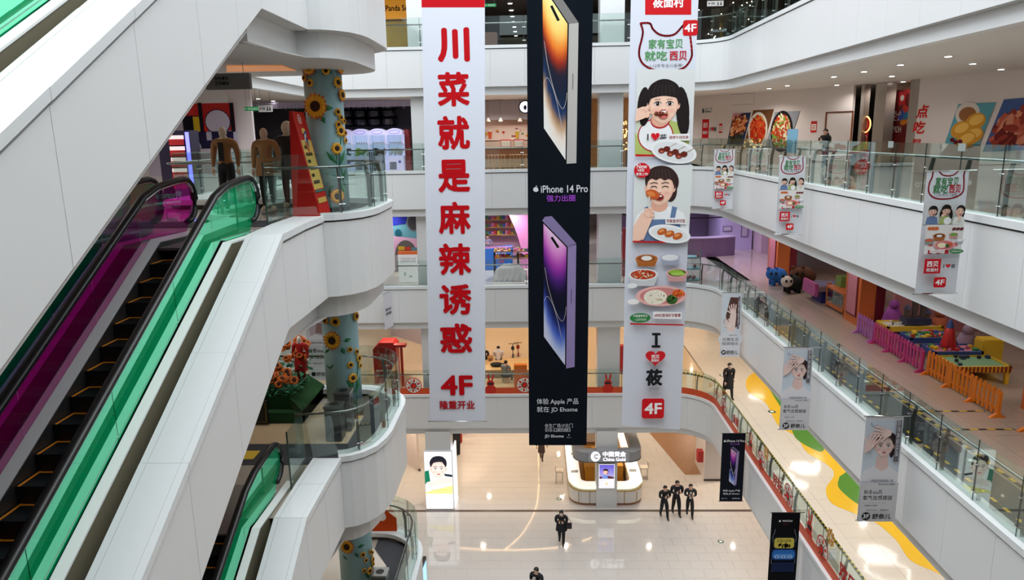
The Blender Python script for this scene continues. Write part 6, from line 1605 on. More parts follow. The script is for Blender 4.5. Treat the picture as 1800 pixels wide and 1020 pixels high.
def wallx(no, x, y0, y1, m, z0=FL[2], z1=CAP[3]-1.93): return struct('wall_play_%d' % no, MB().box(x, x+.12, y0, y1, z0, z1), m)
wallx(1, 12.9, 26.9, 29.2, mat('dusty_pink_wall', (178, 118, 126), .7)); wallx(2, 12.9, 36.2, 38.5, MATS['dusty_pink_wall']); wallx(3, 17.2, 8, 44, mat('play_back_wall', (168, 110, 92), .8, noise=.4, nscale=1.2)); wallx(4, 12.95, 29.3, 29.7, ORP)
struct('wall_play_9', MB().box(12.5, 17, 24.9, 25.02, FL[2], CAP[3]-1.93), MATS['dusty_pink_wall'])
struct('wall_play_8', MB().box(13.4, 13.9, 16.6, 17.2, FL[2], CAP[3]-1.93), mat('pale_grey_post', (176, 170, 168), .6))
def fence(name, label, x, ya, yb, m, n, h=.74, group='plastic picket fences of the playground'):
    t = thing('picket_fence', label, 'fence', (x, ya, Z2), group); L_ = yb-ya
    for z in (.16, .56): MB().box(x-.02, x+.02, ya, yb, Z2+z, Z2+z+.07).build('rail', m, t, bevel=.008)
    pm_ = None
    for i in range(n):
        y = ya+L_*(i+.5)/n; w_ = .046
        if pm_ is None:
            P_ = [(y-w_, Z2+.05), (y+w_, Z2+.05), (y+w_, Z2+h-.05)]+[(y+w_*math.cos(q*PI/4), Z2+h-.05+.05*math.sin(q*PI/4)) for q in range(1, 4)]+[(y-w_, Z2+h-.05)]
            o0 = MB().prism([(x-.035, a, b) for a, b in P_], (.03, 0, 0)).build('picket', m, t); y0_ = y; pm_ = o0
        else:
            o = o0.copy(); C.objects.link(o); o.parent = t; o.location = (0, y-y0_, 0)
    ns = max(1, round(L_/1.05))
    for i in range(ns+1):
        y = ya+L_*i/ns; y = min(max(y, ya+.05), yb-.05)
        MB().box(x-.03, x+.03, y-.04, y+.04, Z2, Z2+h-.08).build('post', m, t)
        MB().prism([(x-.22, y-.05, Z2), (x+.18, y-.05, Z2), (x+.05, y-.03, Z2+.1), (x-.05, y-.03, Z2+.1)], (0, .08, 0)).build('foot', m, t)
    return t
MAG = mat('fence_magenta', (206, 62, 138), .45); LIL = mat('fence_lilac', (186, 116, 200), .45); ORF = mat('fence_orange', (240, 136, 30), .45)
fence('f', 'magenta picket fence between the lilac and the orange fence', 11.28, 20.5, 23.6, MAG, 16)
fence('f', 'short lilac picket fence beside the orange pillar', 11.3, 23.7, 24.9, LIL, 6)
fence('f', 'orange picket fence joined to the magenta one', 11.36, 17.05, 20.4, ORF, 18)
fence('f', 'orange picket fence at the frame edge behind a gap', 11.5, 12.6, 16.3, ORF, 18)
def table(label, px, py, z, w, d, h, frame, top, items=None, legs=True, name='play_table', rot=0, cat='table', group='play tables behind the fences'):
    p = pix(px, py, z=Z2+h); x, y = max(p.x, 11.52+w/2), p.y
    t = thing(name, label, cat, (x, y, Z2), group)
    MB().box(x-w/2, x+w/2, y-d/2, y+d/2, Z2+h-.14, Z2+h-.03).build('tray', frame, t, bevel=.01)
    m = MB()
    for a, b, c_, e in ((x-w/2, x+w/2, y-d/2, y-d/2+.07), (x-w/2, x+w/2, y+d/2-.07, y+d/2), (x-w/2, x-w/2+.07, y-d/2, y+d/2), (x+w/2-.07, x+w/2, y-d/2, y+d/2)): m.box(a, b, c_, e, Z2+h-.03, Z2+h+.03)
    m.build('rim', frame, t)
    MB().box(x-w/2+.07, x+w/2-.07, y-d/2+.07, y+d/2-.07, Z2+h-.03, Z2+h-.01).build('play_surface', top, t)
    for sx in (-1, 1):
        for sy in (-1, 1): MB().box(x+sx*(w/2-.08)-.05, x+sx*(w/2-.08)+.05, y+sy*(d/2-.08)-.05, y+sy*(d/2-.08)+.05, Z2, Z2+h-.14).build('leg', frame, t)
    if items:
        R = random.Random(int(px)); cols, n = items; ms = [mat('toy_%d_%d_%d' % c_, c_, .5) for c_ in cols]
        b = MB()
        for i in range(n):
            b.mi = i % len(ms); ux, uy = x+R.uniform(-.42, .42)*w, y+R.uniform(-.40, .40)*d; s_ = R.uniform(.03, .07)
            if i % 2: b.ball((ux, uy, Z2+h+s_*.6), s_, n=8, m=6)
            else: b.box(ux-s_, ux+s_, uy-s_, uy+s_, Z2+h-.01, Z2+h+s_*1.4)
        b.build('loose_toys', ms, t)['kind'] = 'stuff'
    return t, x, y
YT = mat('toy_yellow', (226, 190, 50), .5); BT = mat('toy_blue', (56, 84, 150), .5); WT = mat('toy_white', (206, 206, 200), .5); GT = mat('toy_green', (120, 170, 130), .5)
TC = [(200, 50, 40), (226, 190, 50), (60, 140, 70), (60, 90, 170), (220, 120, 170)]
table('yellow play table with white tray behind the lilac fence', 1592, 570, 0, 1.8, .9, .62, YT, WT, ([(60, 60, 66), (226, 224, 220)], 8))
table('blue play table full of coloured bricks, behind the magenta fence', 1630, 590, 0, 1.4, .8, .6, BT, GT, (TC, 46))
table('blue play table with pink tray behind the orange fence', 1672, 613, 0, 1.4, .85, .6, BT, mat('toy_pink', (214, 130, 150), .6), (TC, 22))
tt, tx, ty = table('yellow and red striped race track table near the maroon pillar', 1710, 636, 0, 1.5, 1.1, .5, YT, GT, ([(50, 60, 90), (30, 30, 34)], 7))
m = MB()
for i in range(14): m.box(tx-.74+.108*i, tx-.74+.108*i+.05, ty-.57, ty-.555, Z2+.36, Z2+.53)
m.build('red_stripes', mat('stripe_red', (150, 40, 36), .5), tt)
# toys
p = pix(1672, 612, z=Z2+.6); t = thing('toy_rocket', 'red toy rocket with blue nose on the blue play table', 'toy', (p.x-.1, p.y, Z2+.62))
x, y = p.x-.1, p.y; MB().lathe((x, y, Z2+.63), [(.2, 0), (.21, .1), (.15, .4), (.1, .62), (.001, .66)], 14).build('body', mat('toy_red', (196, 40, 44), .4), t, smooth=True); MB().lathe((x, y, Z2+1.2), [(.1, 0), (.11, .05), (.05, .22), (.001, .3)], 12).build('nose', BT, t, smooth=True)
for i in range(3): a_ = i*2.1; MB().prism([(x+.15*math.cos(a_), y+.15*math.sin(a_), Z2+.63), (x+.34*math.cos(a_), y+.34*math.sin(a_), Z2+.63), (x+.15*math.cos(a_), y+.15*math.sin(a_), Z2+.95)], (.02, .02, 0)).build('fin', BT, t)
p = pix(1738, 606, z=Z2+.7); single('yellow_block', MB().box(p.x-.3, p.x+.3, p.y-.25, p.y+.25, Z2, Z2+.9), YT, 'bright yellow padded block beyond the striped race track', 'toy', bevel=.04)
p = pix(1610, 556, z=Z2+.9); t = thing('toy_castle', 'dark toy castle standing on the yellow play table', 'toy', (p.x, p.y, Z2+.65))
x, y = p.x, p.y; cst = mat('castle_brown', (92, 78, 70), .7)
MB().box(x-.4, x+.4, y-.25, y+.25, Z2+.66, Z2+.86).build('base', mat('castle_navy', (44, 52, 84), .6), t)
for dx, h_ in ((-.3, .5), (-.05, .75), (.22, .6), (.36, .35)): MB().cyl((x+dx, y, Z2+.86), .1, h_-.2, 10).build('tower', cst, t); MB().cyl((x+dx, y, Z2+.66+h_), .13, .16, 10, r2=.01).build('tower_roof', mat('castle_navy', (44, 52, 84), .6), t)
for i, (px, py, c_, lab) in enumerate(((1700, 590, (150, 130, 150), 'grey draped toy figure behind the rocket'), (1650, 560, (170, 90, 60), 'brown rocking toy beyond the brick table'), (1570, 545, (150, 70, 160), 'purple toy shelter beyond the yellow table'))):
    p = pix(px, py, z=Z2+.8); t = thing('play_figure', lab, 'toy', (p.x, p.y, Z2)); mm = mat('toyc_%d' % i, c_, .8)
    MB().lathe((p.x, p.y, Z2+.3), [(.34, -.3), (.36, 0), (.28, .35), (.2, .55), (.001, .6)], 14).build('body', mm, t, smooth=True); MB().ball((p.x, p.y-.05, Z2+1.0), .17, n=12, m=8).build('head', mm, t, smooth=True)
# ride-on animals and air hockey
def animal(px, py, s_, body, head, lab, spots=None):
    p = pix(px, py, z=Z2+.3*s_); x, y = p.x, p.y; t = thing('ride_on_animal', lab, 'toy', (x, y, Z2), 'plush ride-on animals by the far pillar')
    m = MB(); m.ball((x+.1*s_, y+.1*s_, Z2+.42*s_), .42*s_, .36*s_, .34*s_, 16, 10); m.build('body', body, t, smooth=True)
    m = MB(); m.ball((x-.25*s_, y-.2*s_, Z2+.55*s_), .26*s_, .25*s_, .25*s_, 14, 10); hd = m.build('head', head, t, smooth=True)
    for sx in (-1, 1): MB().ball((x-.25*s_+sx*.17*s_, y-.2*s_, Z2+.78*s_), .08*s_, .05*s_, .08*s_, 10, 7).build('ear', body, hd, smooth=True); MB().ball((x-.25*s_+sx*.1*s_, y-.43*s_, Z2+.6*s_), .06*s_, .03*s_, .07*s_, 8, 6).build('eye', BLACK, hd)
    for sx in (-1, 1):
        for sy in (-1, 1): MB().cyl((x+.1*s_+sx*.22*s_, y+.1*s_+sy*.2*s_, Z2), .09*s_, .3*s_, 10).build('leg', body, t)
PBK = mat('plush_black', (26, 26, 28), .9); PWH = mat('plush_white', (216, 210, 200), .9)
animal(1390, 503, 1.0, PBK, PWH, 'black and white plush bear ride by the far orange pillar')
animal(1410, 492, 1.25, mat('plush_brown', (96, 60, 40), .9), mat('plush_brown', (96, 60, 40), .9), 'dark brown plush ride behind the black and white bear')
animal(1364, 490, 1.05, mat('plush_blue', (44, 110, 190), .9), mat('plush_blue', (44, 110, 190), .9), 'bright blue plush ride at the edge of the pillar')
p = pix(1440, 552, z=Z2); t = thing('air_hockey_table', 'air hockey table with a pink patterned end panel', 'game table', (12.6, 29.6, Z2))
x0, x1, y0, y1 = 11.5, 14.3, 29.2, 30.5
MB().box(x0+.25, x1-.2, y0+.15, y1-.15, Z2, Z2+.55).build('base', mat('deep_blue_side', (34, 44, 120), .5), t); MB().box(x0, x1, y0, y1, Z2+.5, Z2+.72).build('frame', mat('dusty_mauve', (146, 120, 128), .5), t, bevel=.03); MB().box(x0+.12, x1-.12, y0+.12, y1-.12, Z2+.72, Z2+.735).build('playfield', mat('playfield', (150, 152, 190), .25, noise=.5, nscale=5), t)
MB().box(x0-.1, x0+.05, y0-.05, y1+.05, Z2+.3, Z2+.85).build('end_panel', mat('pink_pattern', (236, 120, 200), .5, noise=.85, nscale=9), t, bevel=.03)
for i in range(3): MB().cyl((x0+.7+.7*i, y0+.55, Z2+.735), .09, .05, 14).build('mallet', mat('toy_orange', (220, 120, 50), .5), t)
MB().box(x1-.3, x1, y0, y1, Z2+.72, Z2+1.1).build('score_arch', mat('deep_blue_side', (34, 44, 120), .5), t)
t = thing('prize_case', 'orange framed glass prize case between hockey table and pillar', 'display case', (12.0, 27.9, Z2))
x0, x1, y0, y1 = 11.75, 12.75, 27.2, 28.9; MB().box(x0, x1, y0, y1, Z2+.1, Z2+.22).build('base', ORP, t); MB().box(x0, x1, y0, y1, Z2+.8, Z2+.88).build('top_frame', ORP, t)
for xx in (x0, x1-.05):
    for yy in (y0, y1-.05): MB().box(xx, xx+.05, yy, yy+.05, Z2, Z2+.85).build('post', ORP, t)
MB().box(x0+.01, x0+.02, y0, y1, Z2+.22, Z2+.8).build('glass_pane', CLEAR, t); R = random.Random(3); m = MB()
for i in range(24): m.box(*(lambda a, b: (a, a+.14, b, b+.14))(R.uniform(x0+.1, x1-.25), R.uniform(y0+.1, y1-.25)), Z2+.22, Z2+.22+R.uniform(.1, .35))
m.build('prizes', mat('prize_blue_white', (120, 160, 190), .5, noise=.6, nscale=7), t)['kind'] = 'stuff'
MB().box(x0+.3, x1, y1-.6, y1-.1, Z2+.88, Z2+1.3).build('colour_box', mat('candy_green', (140, 180, 90), .5, noise=.5, nscale=5), t)
# purple lit far end of the playground storey
LAVW = mat('lavender_wall', (186, 176, 214), .6); a, b = pix(1265, 440, z=FL[2]), pix(1322, 440, z=FL[2])
struct('wall_booth', MB().box(a.x, b.x, a.y, a.y+3, FL[2], CAP[3]-1.93), LAVW)
for (px0, px1, py0, py1, lab) in ((1270, 1287, 397, 407, 'white framed picture on the lavender booth, wider one'), (1302, 1316, 388, 417, 'tall framed picture on the lavender booth')):
    q0, q1 = pix(px0, py1, y=a.y), pix(px1, py0, y=a.y); t = thing('wall_picture', lab, 'picture', (q0.x, a.y-.03, q0.z), 'pictures on the lavender booth')
    MB().box(q0.x, q1.x, a.y-.04, a.y-.005, q0.z, q1.z).build('frame', mat('mauve_frame', (130, 110, 150), .5), t); MB().box(q0.x+.06, q1.x-.06, a.y-.05, a.y-.04, q0.z+.06, q1.z-.06).build('picture', mat('pic_pale', (200, 192, 214), .6, noise=.3), t)
a2, b2_ = pix(1324, 452, z=FL[2]), pix(1346, 470, z=FL[2])
struct('wall_booth_side', MB().box(b.x+.1, b.x+.9, a.y-1.5, a.y+1.5, FL[2], CAP[3]-1.93), mat('mauve_white', (196, 172, 186), .6))
c0 = pix(1222, 440, z=FL[2]); 
t = thing('shop_counter', 'dark curved counter under the purple light, beside the lavender booth', 'counter', (9.6, 41, FL[2]))
pth = arc(9.2, 45.5, 4.6, 200, 300, 12); MB().strip(pth, 0, .5, Z2, Z2+1.05).build('front', mat('dark_plum', (120, 104, 128), .4), t); MB().strip(pth, -.05, .6, Z2+1.05, Z2+1.1).build('worktop', mat('plum_top', (176, 164, 186), .3), t); MB().strip(pth, .1, .14, Z2+2.2, Z2+2.26).build('rope_rail', BLACK, t)
struct('wall_plum', MB().box(5.5, 16.9, 46.8, 46.95, FL[2], CAP[3]-1.93), mat('plum_wall', (120, 104, 130), .7))
spot(9.0, 42.5, CAP[3]-2.0, 300, (.68, .6, 1), 160); spot(12.5, 38, CAP[3]-2.0, 260, (.7, .5, 1), 160); spot(11.5, 35.5, CAP[3]-2.0, 120, (1, .55, .9), 150)
t = thing('glass_cabinet', 'teal edged glass cabinet standing beyond the curved glass corner', 'display case', (6.9, 33.9, Z2)); x0, x1, y0, y1 = 6.6, 7.9, 34.2, 34.9
for z in (.0, .55, 1.1): MB().box(x0, x1, y0, y1, Z2+z, Z2+z+.05).build('shelf', mat('teal_edge', (130, 190, 196), .3), t)
for xx in (x0, x1-.04): MB().box(xx, xx+.04, y0, y0+.04, Z2, Z2+1.5).build('post', mat('teal_edge', (130, 190, 196), .3), t)
MB().box(x0, x1, y0, y0+.01, Z2, Z2+1.5).build('glass_pane', CLEAR, t); m = MB(); R = random.Random(8)
for i in range(14): m.ball((R.uniform(x0+.1, x1-.1), R.uniform(y0+.1, y1-.1), Z2+R.choice((.13, .68, 1.2))), .08, n=8, m=6)
m.build('goods', mat('goods_red', (170, 80, 70), .6), t)['kind'] = 'stuff'
# decals on the lowest east balustrade: round drums, flames, red characters
X = XR[1]+.10
def drum(y, z, r, lab, k_=0, plane='x'):
    P = Plate((X-.012, y, z) if plane == 'x' else (y, YB+.085, z), (0, -1, 0) if plane == 'x' else (1, 0, 0), (0, 0, 1), (-1, 0, 0) if plane == 'x' else (0, -1, 0), step=.0012)
    t = thing('drum_decal', lab, 'decal', P.O, 'round drum decals on the glass'); P.k = 1
    P.ell(0, 0, r, r, (190, 40, 34), n=26); P.ell(0, 0, r*.9, r*.9, (228, 222, 210), n=26)
    for i in range(6): a_ = i*PI/3+.4; P.ell(r*.62*math.cos(a_), r*.62*math.sin(a_), r*.2, r*.13, (196, 60, 40), rot=a_); P.line([(r*.3*math.cos(a_+.5), r*.3*math.sin(a_+.5)), (r*.82*math.cos(a_+.5), r*.82*math.sin(a_+.5))], r*.05, (50, 40, 38))
    P.ell(0, 0, r*.36, r*.36, (50, 40, 38)); P.ell(0, 0, r*.28, r*.28, (206, 44, 34)); P.done('print', t)
L1_ = CAP[1]
for i, (px, py) in enumerate(((1338, 822), (1386, 872), (1445, 975), (1272, 722))):
    p = pix(px, py, x=X); drum(p.y, max(L1_+.42, p.z), .4, ['drum decal by the first black banner', 'drum decal between the two black banners', 'drum decal nearest the bottom edge, past the watch banner', 'drum decal near the person in the long coat'][i])
for px, lab in ((727, 'drum decal left of the tall red lettered banner'), (922, 'drum decal touching the black banner edge'), (1236, 'drum decal on the curved glass by the white banner')):
    p = pix(px, 677, y=YB+.1); 
    if px < 1200: drum(p.x, L1_+.43, .4, lab, plane='y')
def gear(P, r, c_):
    n = 9; pts = []
    for i in range(n*4): a_ = 2*PI*i/(n*4); rr = r if i % 4 in (0, 1) else r*.8; pts.append((rr*math.cos(a_), rr*math.sin(a_)))
    P.poly(pts, c_)
for i, (px, py) in enumerate(((1349, 797), (1463, 945), (1470, 958))[:2]):
    p = pix(px, py, x=X+.03); P = Plate((X-.012, p.y, p.z), (0, -1, 0), (0, 0, 1), (-1, 0, 0)); t = thing('gear_decal', ['tan gear shaped decal above the drum by the first black banner', 'tan gear shaped decal on the glass past the watch banner'][i], 'decal', P.O, 'gear decals on the glass')
    gear(P, .27, (196, 136, 62)); P.ell(0, 0, .07, .07, (228, 214, 180))
    for j in range(5): a_ = j*2*PI/5; P.ell(.15*math.cos(a_), .15*math.sin(a_), .045, .03, (228, 214, 180), rot=a_)
    P.done('print', t)
def chars(y, z, s_, txt, lab):
    P = Plate((X-.012, y, z), (0, -1, 0), (0, 0, 1), (-1, 0, 0)); t = thing('lettering_decal', lab, 'decal', P.O, 'red lettering on the glass'); P.text(txt, 0, 0, s_, (178, 36, 32), .03); P.done('print', t)
p = pix(1367, 847, x=X); chars(p.y, L1_+.5, .42, '好玩', 'red characters on the glass between two drum decals')
p = pix(1492, 1000, x=X); chars(p.y, L1_+.6, .5, '欢乐', 'large red characters on the glass at the bottom edge')
p = pix(1292, 700, x=X); chars(p.y-.3, L1_+.6, .4, '金猴', 'red characters on the glass beside the person in the long coat')
def figure_decal(y, z, s_, lab, plane='x', x=None):
    P = Plate((X-.014, y, z) if plane == 'x' else (x, YB+.085, z), (0, -1, 0) if plane == 'x' else (1, 0, 0), (0, 0, 1), (-1, 0, 0) if plane == 'x' else (0, -1, 0), step=.0012)
    t = thing('rabbit_decal', lab, 'decal', P.O, 'plain red rabbit silhouettes on the glass')
    c_ = (196, 52, 40); P.ell(0, .12*s_, .3*s_, .26*s_, c_); P.ell(0, .45*s_, .2*s_, .19*s_, c_); P.ell(-.1*s_, .78*s_, .05*s_, .2*s_, c_, rot=.15); P.ell(.12*s_, .78*s_, .05*s_, .2*s_, c_, rot=-.2); P.ell(0, .44*s_, .17*s_, .07*s_, (52, 44, 44)); P.done('print', t)
p = pix(1320, 790, x=X); figure_decal(p.y, L1_+.1, .9, 'red rabbit silhouette near the first black banner')
p = pix(1424, 925, x=X); figure_decal(p.y, L1_+.1, 1.0, 'red rabbit silhouette beside the watch banner')
p = pix(1069, 670, y=YB); figure_decal(0, L1_+.1, .9, 'red rabbit silhouette between the black and the white banner', 'y', p.x)
p = pix(862, 670, y=YB); figure_decal(0, L1_+.1, .9, 'red rabbit silhouette beside the red lettered banner', 'y', p.x)
# bright hexagon lamps mirrored in the polished floor
for i, (px, py, r, fl) in enumerate(((1414, 823, .72, True), (1376, 838, .5, False), (1404, 852, .45, True), (1542, 975, .75, True), (1560, 1003, .8, False), (1330, 697, .5, True))):
    hx, hy = mirror(px, py); 
    if hx < 16 and hy < 54: hexlamp(hx, hy, r, zc1, ['solid hexagon lamp mirrored largest in the middle of the lower gallery floor', 'hexagon outline lamp beside the largest solid one', 'smaller solid hexagon lamp below the largest one', 'solid hexagon lamp mirrored near the lower end of the yellow shape', 'hexagon outline lamp mirrored nearest the bottom edge', 'small solid hexagon lamp mirrored near the person in the long coat'][i], fl)
# ================================================================== BACK SHOPS, storey by storey
def wall_y(name, x0, x1, y, z0, z1, m, th=.12): return struct(name, MB().box(x0, x1, y, y+th, z0, z1), m)
def wall_x(name, x, y0, y1, z0, z1, m): return struct(name, MB().box(x, x+.12, y0, y1, z0, z1), m)
# ---- top storey
F4 = FL[4]
struct('ceiling_4', MB().box(-9, 14, 33.6, 55, 24.65, 24.75), mat('dark_ceiling', (112, 100, 94), .6))
wall_y('wall_dark_back', -3.9, 1.6, 54.5, F4, 24.65, mat('brown_dark_wall', (70, 54, 46), .4)); wall_x('wall_dark_side', -3.6, 40, 54, F4, 24.65, MATS['brown_dark_wall']); wall_x('wall_dark_side_b', 1.6, 40, 54, F4, 24.65, mat('charcoal_wall', (46, 48, 52), .3))
for i in range(9):
    y = 35.5+2.1*i; t = thing('downlight', ['nearest', 'second', 'third', 'fourth', 'fifth', 'sixth', 'seventh', 'eighth', 'farthest'][i]+' downlight of the central row on the top storey', 'lamp', (-1.15, y, 24.6), 'central row of downlights on the top storey')
    MB().cyl((-1.15, y, 24.62), .13, .03, 16).build('rim', CAPW, t); MB().cyl((-1.15, y, 24.61), .11, .01, 16).build('lens', LAMP, t)
p = pix(862, 9, y=34.5); t = hang_sign('green exit sign on the top storey beside the red lettered banner', (851, 12), (872, 6), 34.5, MATS['exit_green'], 24.65, .04, art_exit)
single('low_counter', MB().box(-3.4, -1.6, 34.2, 34.8, F4+.013, F4+1.0), mat('brown_counter', (90, 58, 44), .5), 'dark brown low counter behind the top glass', 'counter')
p0, p1 = pix(676, 34, y=35.5), pix(718, -12, y=35.5)
t = thing('shop_sign', 'orange shop sign with dark letters at the top beside the column', 'sign', (p0.x, 35.5, p0.z)); MB().box(p0.x-3, p1.x+.05, 35.5, 35.62, p0.z, p1.z+.4).build('board', mat('sign_orange', (226, 150, 30), .5, emit=.3), t)
P = Plate((p0.x, 35.49, p0.z), (1, 0, 0), (0, 0, 1), (0, -1, 0)); P.ptext('Panda Sel', 698, 14, 10, (50, 30, 16), .02, wpx=42); P.done('sign_letters', t)
p0, p1 = pix(672, 84, y=35.7), pix(722, 36, y=35.7)
t = thing('shop_window_picture', 'ochre picture panel under the orange shop sign', 'picture', (p0.x, 35.7, p0.z)); MB().box(p0.x-2, p1.x, 35.7, 35.8, F4+.6, p1.z).build('panel', mat('ochre_panel', (196, 164, 80), .5, noise=.35, nscale=2), t)
MB().box(p0.x-2, p1.x, 35.6, 35.7, F4+.013, F4+.6).build('plinth', mat('plinth_dark', (80, 74, 70), .5), t)
# top right: wood and dark glass shop
wall_y('wall_wood', 4.0, 12.5, 38, F4, 26.2, mat('dark_wood_wall', (74, 62, 54), .35, noise=.6, nscale=1.2)); wall_x('wall_glass_top', 12.4, 24, 38, F4, 26.2, mat('dark_shopfront', (40, 44, 50), .12)); wall_x('wall_purple', 12.3, 22.5, 24, F4, 26.2, mat('purple_wall', (150, 110, 160), .5)); wall_x('wall_top_side', 13.2, 5, 22.5, F4, 26.2, SOFFIT)
for i in range(7): MB_ = MB().box(12.2, 12.4, 26+1.7*i, 26.35+1.7*i, F4, 26.2); struct('pillar', MB_, mat('grey_mullion', (120, 122, 126), .4, .5))
hang_sign('white toilet direction sign hanging at the top beside the white banner', (1243, 11), (1272, 1), 34.5, MATS['sign_white'], 26.2, .05, art_wc)
R = random.Random(4); m = MB()
for i in range(40): m.ball((R.uniform(6.6, 11), 37.8, F4+R.uniform(.2, 3)), .03, n=6, m=4)
m.build('fairy_lights', mat('fairy', (255, 240, 220), .5, emit=6), None); tag(bpy.data.objects['fairy_lights'], 'tiny points of light scattered over the dark wood shop', 'lights', kind='stuff')
# ---- cafe storey
wall_y('wall_cafe', -4.9, 1.4, 41, Z3, ZC3, mat('cafe_pink_wall', (226, 196, 180), .7)); single('cafe_bulkhead', MB().box(-4.85, 1.38, 40.4, 40.9, Z3+2.55, ZC3-.02), mat('lilac_grey', (170, 164, 172), .6), 'lilac grey bulkhead above the cafe counter', 'bulkhead')
spot(-1.8, 38.5, ZC3-.1, 320, (1, .86, .76), 150); spot(.2, 38.5, ZC3-.1, 200, (1, .86, .76), 150)
t = thing('menu_board', 'long picture menu on the cafe wall with drinks and round shapes', 'menu', (-2.9, 40.97, Z3+1.5)); MB().box(-4.4, .9, 40.93, 40.98, Z3+1.45, Z3+2.15).build('board', mat('menu_cream', (226, 208, 196), .6), t)
P = Plate((-4.4, 40.925, Z3+1.45), (1, 0, 0), (0, 0, 1), (0, -1, 0)); R = random.Random(6)
for i in range(26): P.ell(R.uniform(.1, 5.2), R.uniform(.08, .62), R.uniform(.03, .1), R.uniform(.03, .08), R.choice([(196, 60, 50), (150, 120, 110), (120, 150, 90), (206, 150, 60), (170, 100, 110)]), n=10)
for x, c_ in ((1.9, (206, 96, 60)), (3.4, (206, 170, 60)), (4.2, (196, 90, 60)), (.7, (190, 120, 90))): P.poly([(x, .1), (x+.16, .1), (x+.2, .5), (x-.03, .5)], c_); P.ell(x+.085, .52, .13, .05, (236, 230, 220))
P.done('menu_print', t)
WOODC = mat('cafe_wood', (150, 92, 56), .5, noise=.2, nscale=4); PALEW = mat('pale_wood', (196, 160, 126), .5)
t = thing('cafe_counter', 'brown wooden cafe counter with pale worktop', 'counter', (-1.8, 38.9, Z3)); MB().box(-4.6, 1.2, 38.9, 39.5, Z3+.013, Z3+1.05).build('front', WOODC, t); MB().box(-4.7, 1.3, 38.8, 39.6, Z3+1.05, Z3+1.12).build('worktop', PALEW, t)
MB().box(-4.6, 1.2, 38.86, 38.9, Z3+.05, Z3+.5).build('light_stone', mat('stone_front', (170, 156, 140), .6, noise=.3), t)
for i, px in enumerate((889, 912)):
    p = pix(px, 241.5, y=38.8); t = thing('counter_notice', ['red rimmed notice on the cafe counter, nearer the red lettered banner', 'red rimmed notice on the cafe counter, nearer the black banner'][i], 'notice', (p.x, 38.85, Z3+1.12), 'red rimmed notices on the cafe counter')
    MB().box(p.x-.27, p.x+.27, 38.85, 38.88, Z3+1.125, Z3+1.5).build('frame', mat('notice_red', (190, 60, 56), .5), t); MB().box(p.x-.24, p.x+.24, 38.84, 38.85, Z3+1.14, Z3+1.44).build('sheet', mat('sheet_white', (224, 214, 206), .6), t)
for i, px in enumerate((880, 914, 858)):
    p = pix(px, 211, y=39.2); t = thing('pendant_lamp', ['small pendant lamp over the cafe counter, between its two twins', 'small pendant lamp over the cafe counter, beside the black banner', 'small pendant lamp over the cafe counter, beside the red lettered banner'][i], 'lamp', (p.x, 39.2, p.z), 'pendant lamps over the cafe counter')
    MB().lathe((p.x, 39.2, p.z-.08), [(.13, 0), (.11, .06), (.04, .18), (.015, .2)], 12).build('shade', mat('pendant_grey', (150, 148, 140), .5), t); MB().cyl((p.x, 39.2, p.z+.12), .006, ZC3-p.z-.14, 6).build('cord', BLACK, t)
p = pix(923, 188, y=37.5); t = thing('round_sign', 'round white lit sign with black rim at the black banner edge', 'sign', (p.x, 37.5, p.z)); MB().cyl((p.x, 37.5, p.z), .33, .12, 28, axis='y').build('rim', BLACK, t); MB().cyl((p.x, 37.48, p.z), .27, .02, 28, axis='y').build('lit_face', mat('lit_white', (236, 240, 255), .5, emit=1.5), t)
P = Plate((p.x, 37.475, p.z), (1, 0, 0), (0, 0, 1), (0, -1, 0)); P.ell(0, -.03, .08, .12, (60, 60, 90)); P.done('emblem', t); MB().cyl((p.x, 37.54, p.z+.32), .012, ZC3-p.z-.34, 6).build('hanger', BLACK, t)
def stool(x, y, z, lab):
    t = thing('bar_stool', lab, 'stool', (x, y, z), 'pale wooden stools before the cafe counter')
    MB().cyl((x, y, z+.7), .17, .035, 16).build('seat', PALEW, t)
    for i in range(4):
        a_ = PI/4+i*PI/2; MB().tube([(x+.11*math.cos(a_), y+.11*math.sin(a_), z+.7), (x+.19*math.cos(a_), y+.19*math.sin(a_), z)], .013, 6).build('leg', PALEW, t)
    m = MB(); m.tube([(x+.16*math.cos(PI/4+i*PI/2), y+.16*math.sin(PI/4+i*PI/2), z+.25) for i in range(5)], .01, 5); m.build('foot_ring', PALEW, t)
for i, px in enumerate((862, 873, 884, 900, 911, 922)):
    p = pix(px, 285, y=38.0); stool(p.x, 38.0, Z3+.013, ['stool nearest the red lettered banner', 'second stool from the red lettered banner', 'third stool from the red lettered banner', 'third stool from the black banner', 'second stool from the black banner', 'stool touching the black banner edge'][i]+' in the cafe row')
wall_x('wall_cafe_side', -5.0, 38.7, 41, Z3, ZC3, PINKW); wall_x('wall_cafe_side_b', 1.42, 36, 41, Z3, ZC3, mat('dark_cafe_side', (70, 62, 60), .5))
wall_y('wall_warm_shop', 1.6, 5.6, 41, Z3, ZC3, mat('amber_wall', (206, 150, 96), .6, noise=.5, nscale=3))
t = thing('lit_tree', 'small golden lit tree in the gap beside the white banner', 'decoration', (4.55, 37.5, Z3)); MB().cyl((4.7, 37.5, Z3+.013), .06, .9, 8).build('trunk', mat('bark', (84, 60, 44), .8), t); m = MB(); R = random.Random(2)
for i in range(60): m.ball((4.7+R.uniform(-.4, .4), 37.5+R.uniform(-.3, .3), Z3+R.uniform(.9, 2.3)), .035, n=6, m=4)
m.build('lights', mat('gold_lights', (255, 196, 110), .5, emit=5), t)['kind'] = 'stuff'
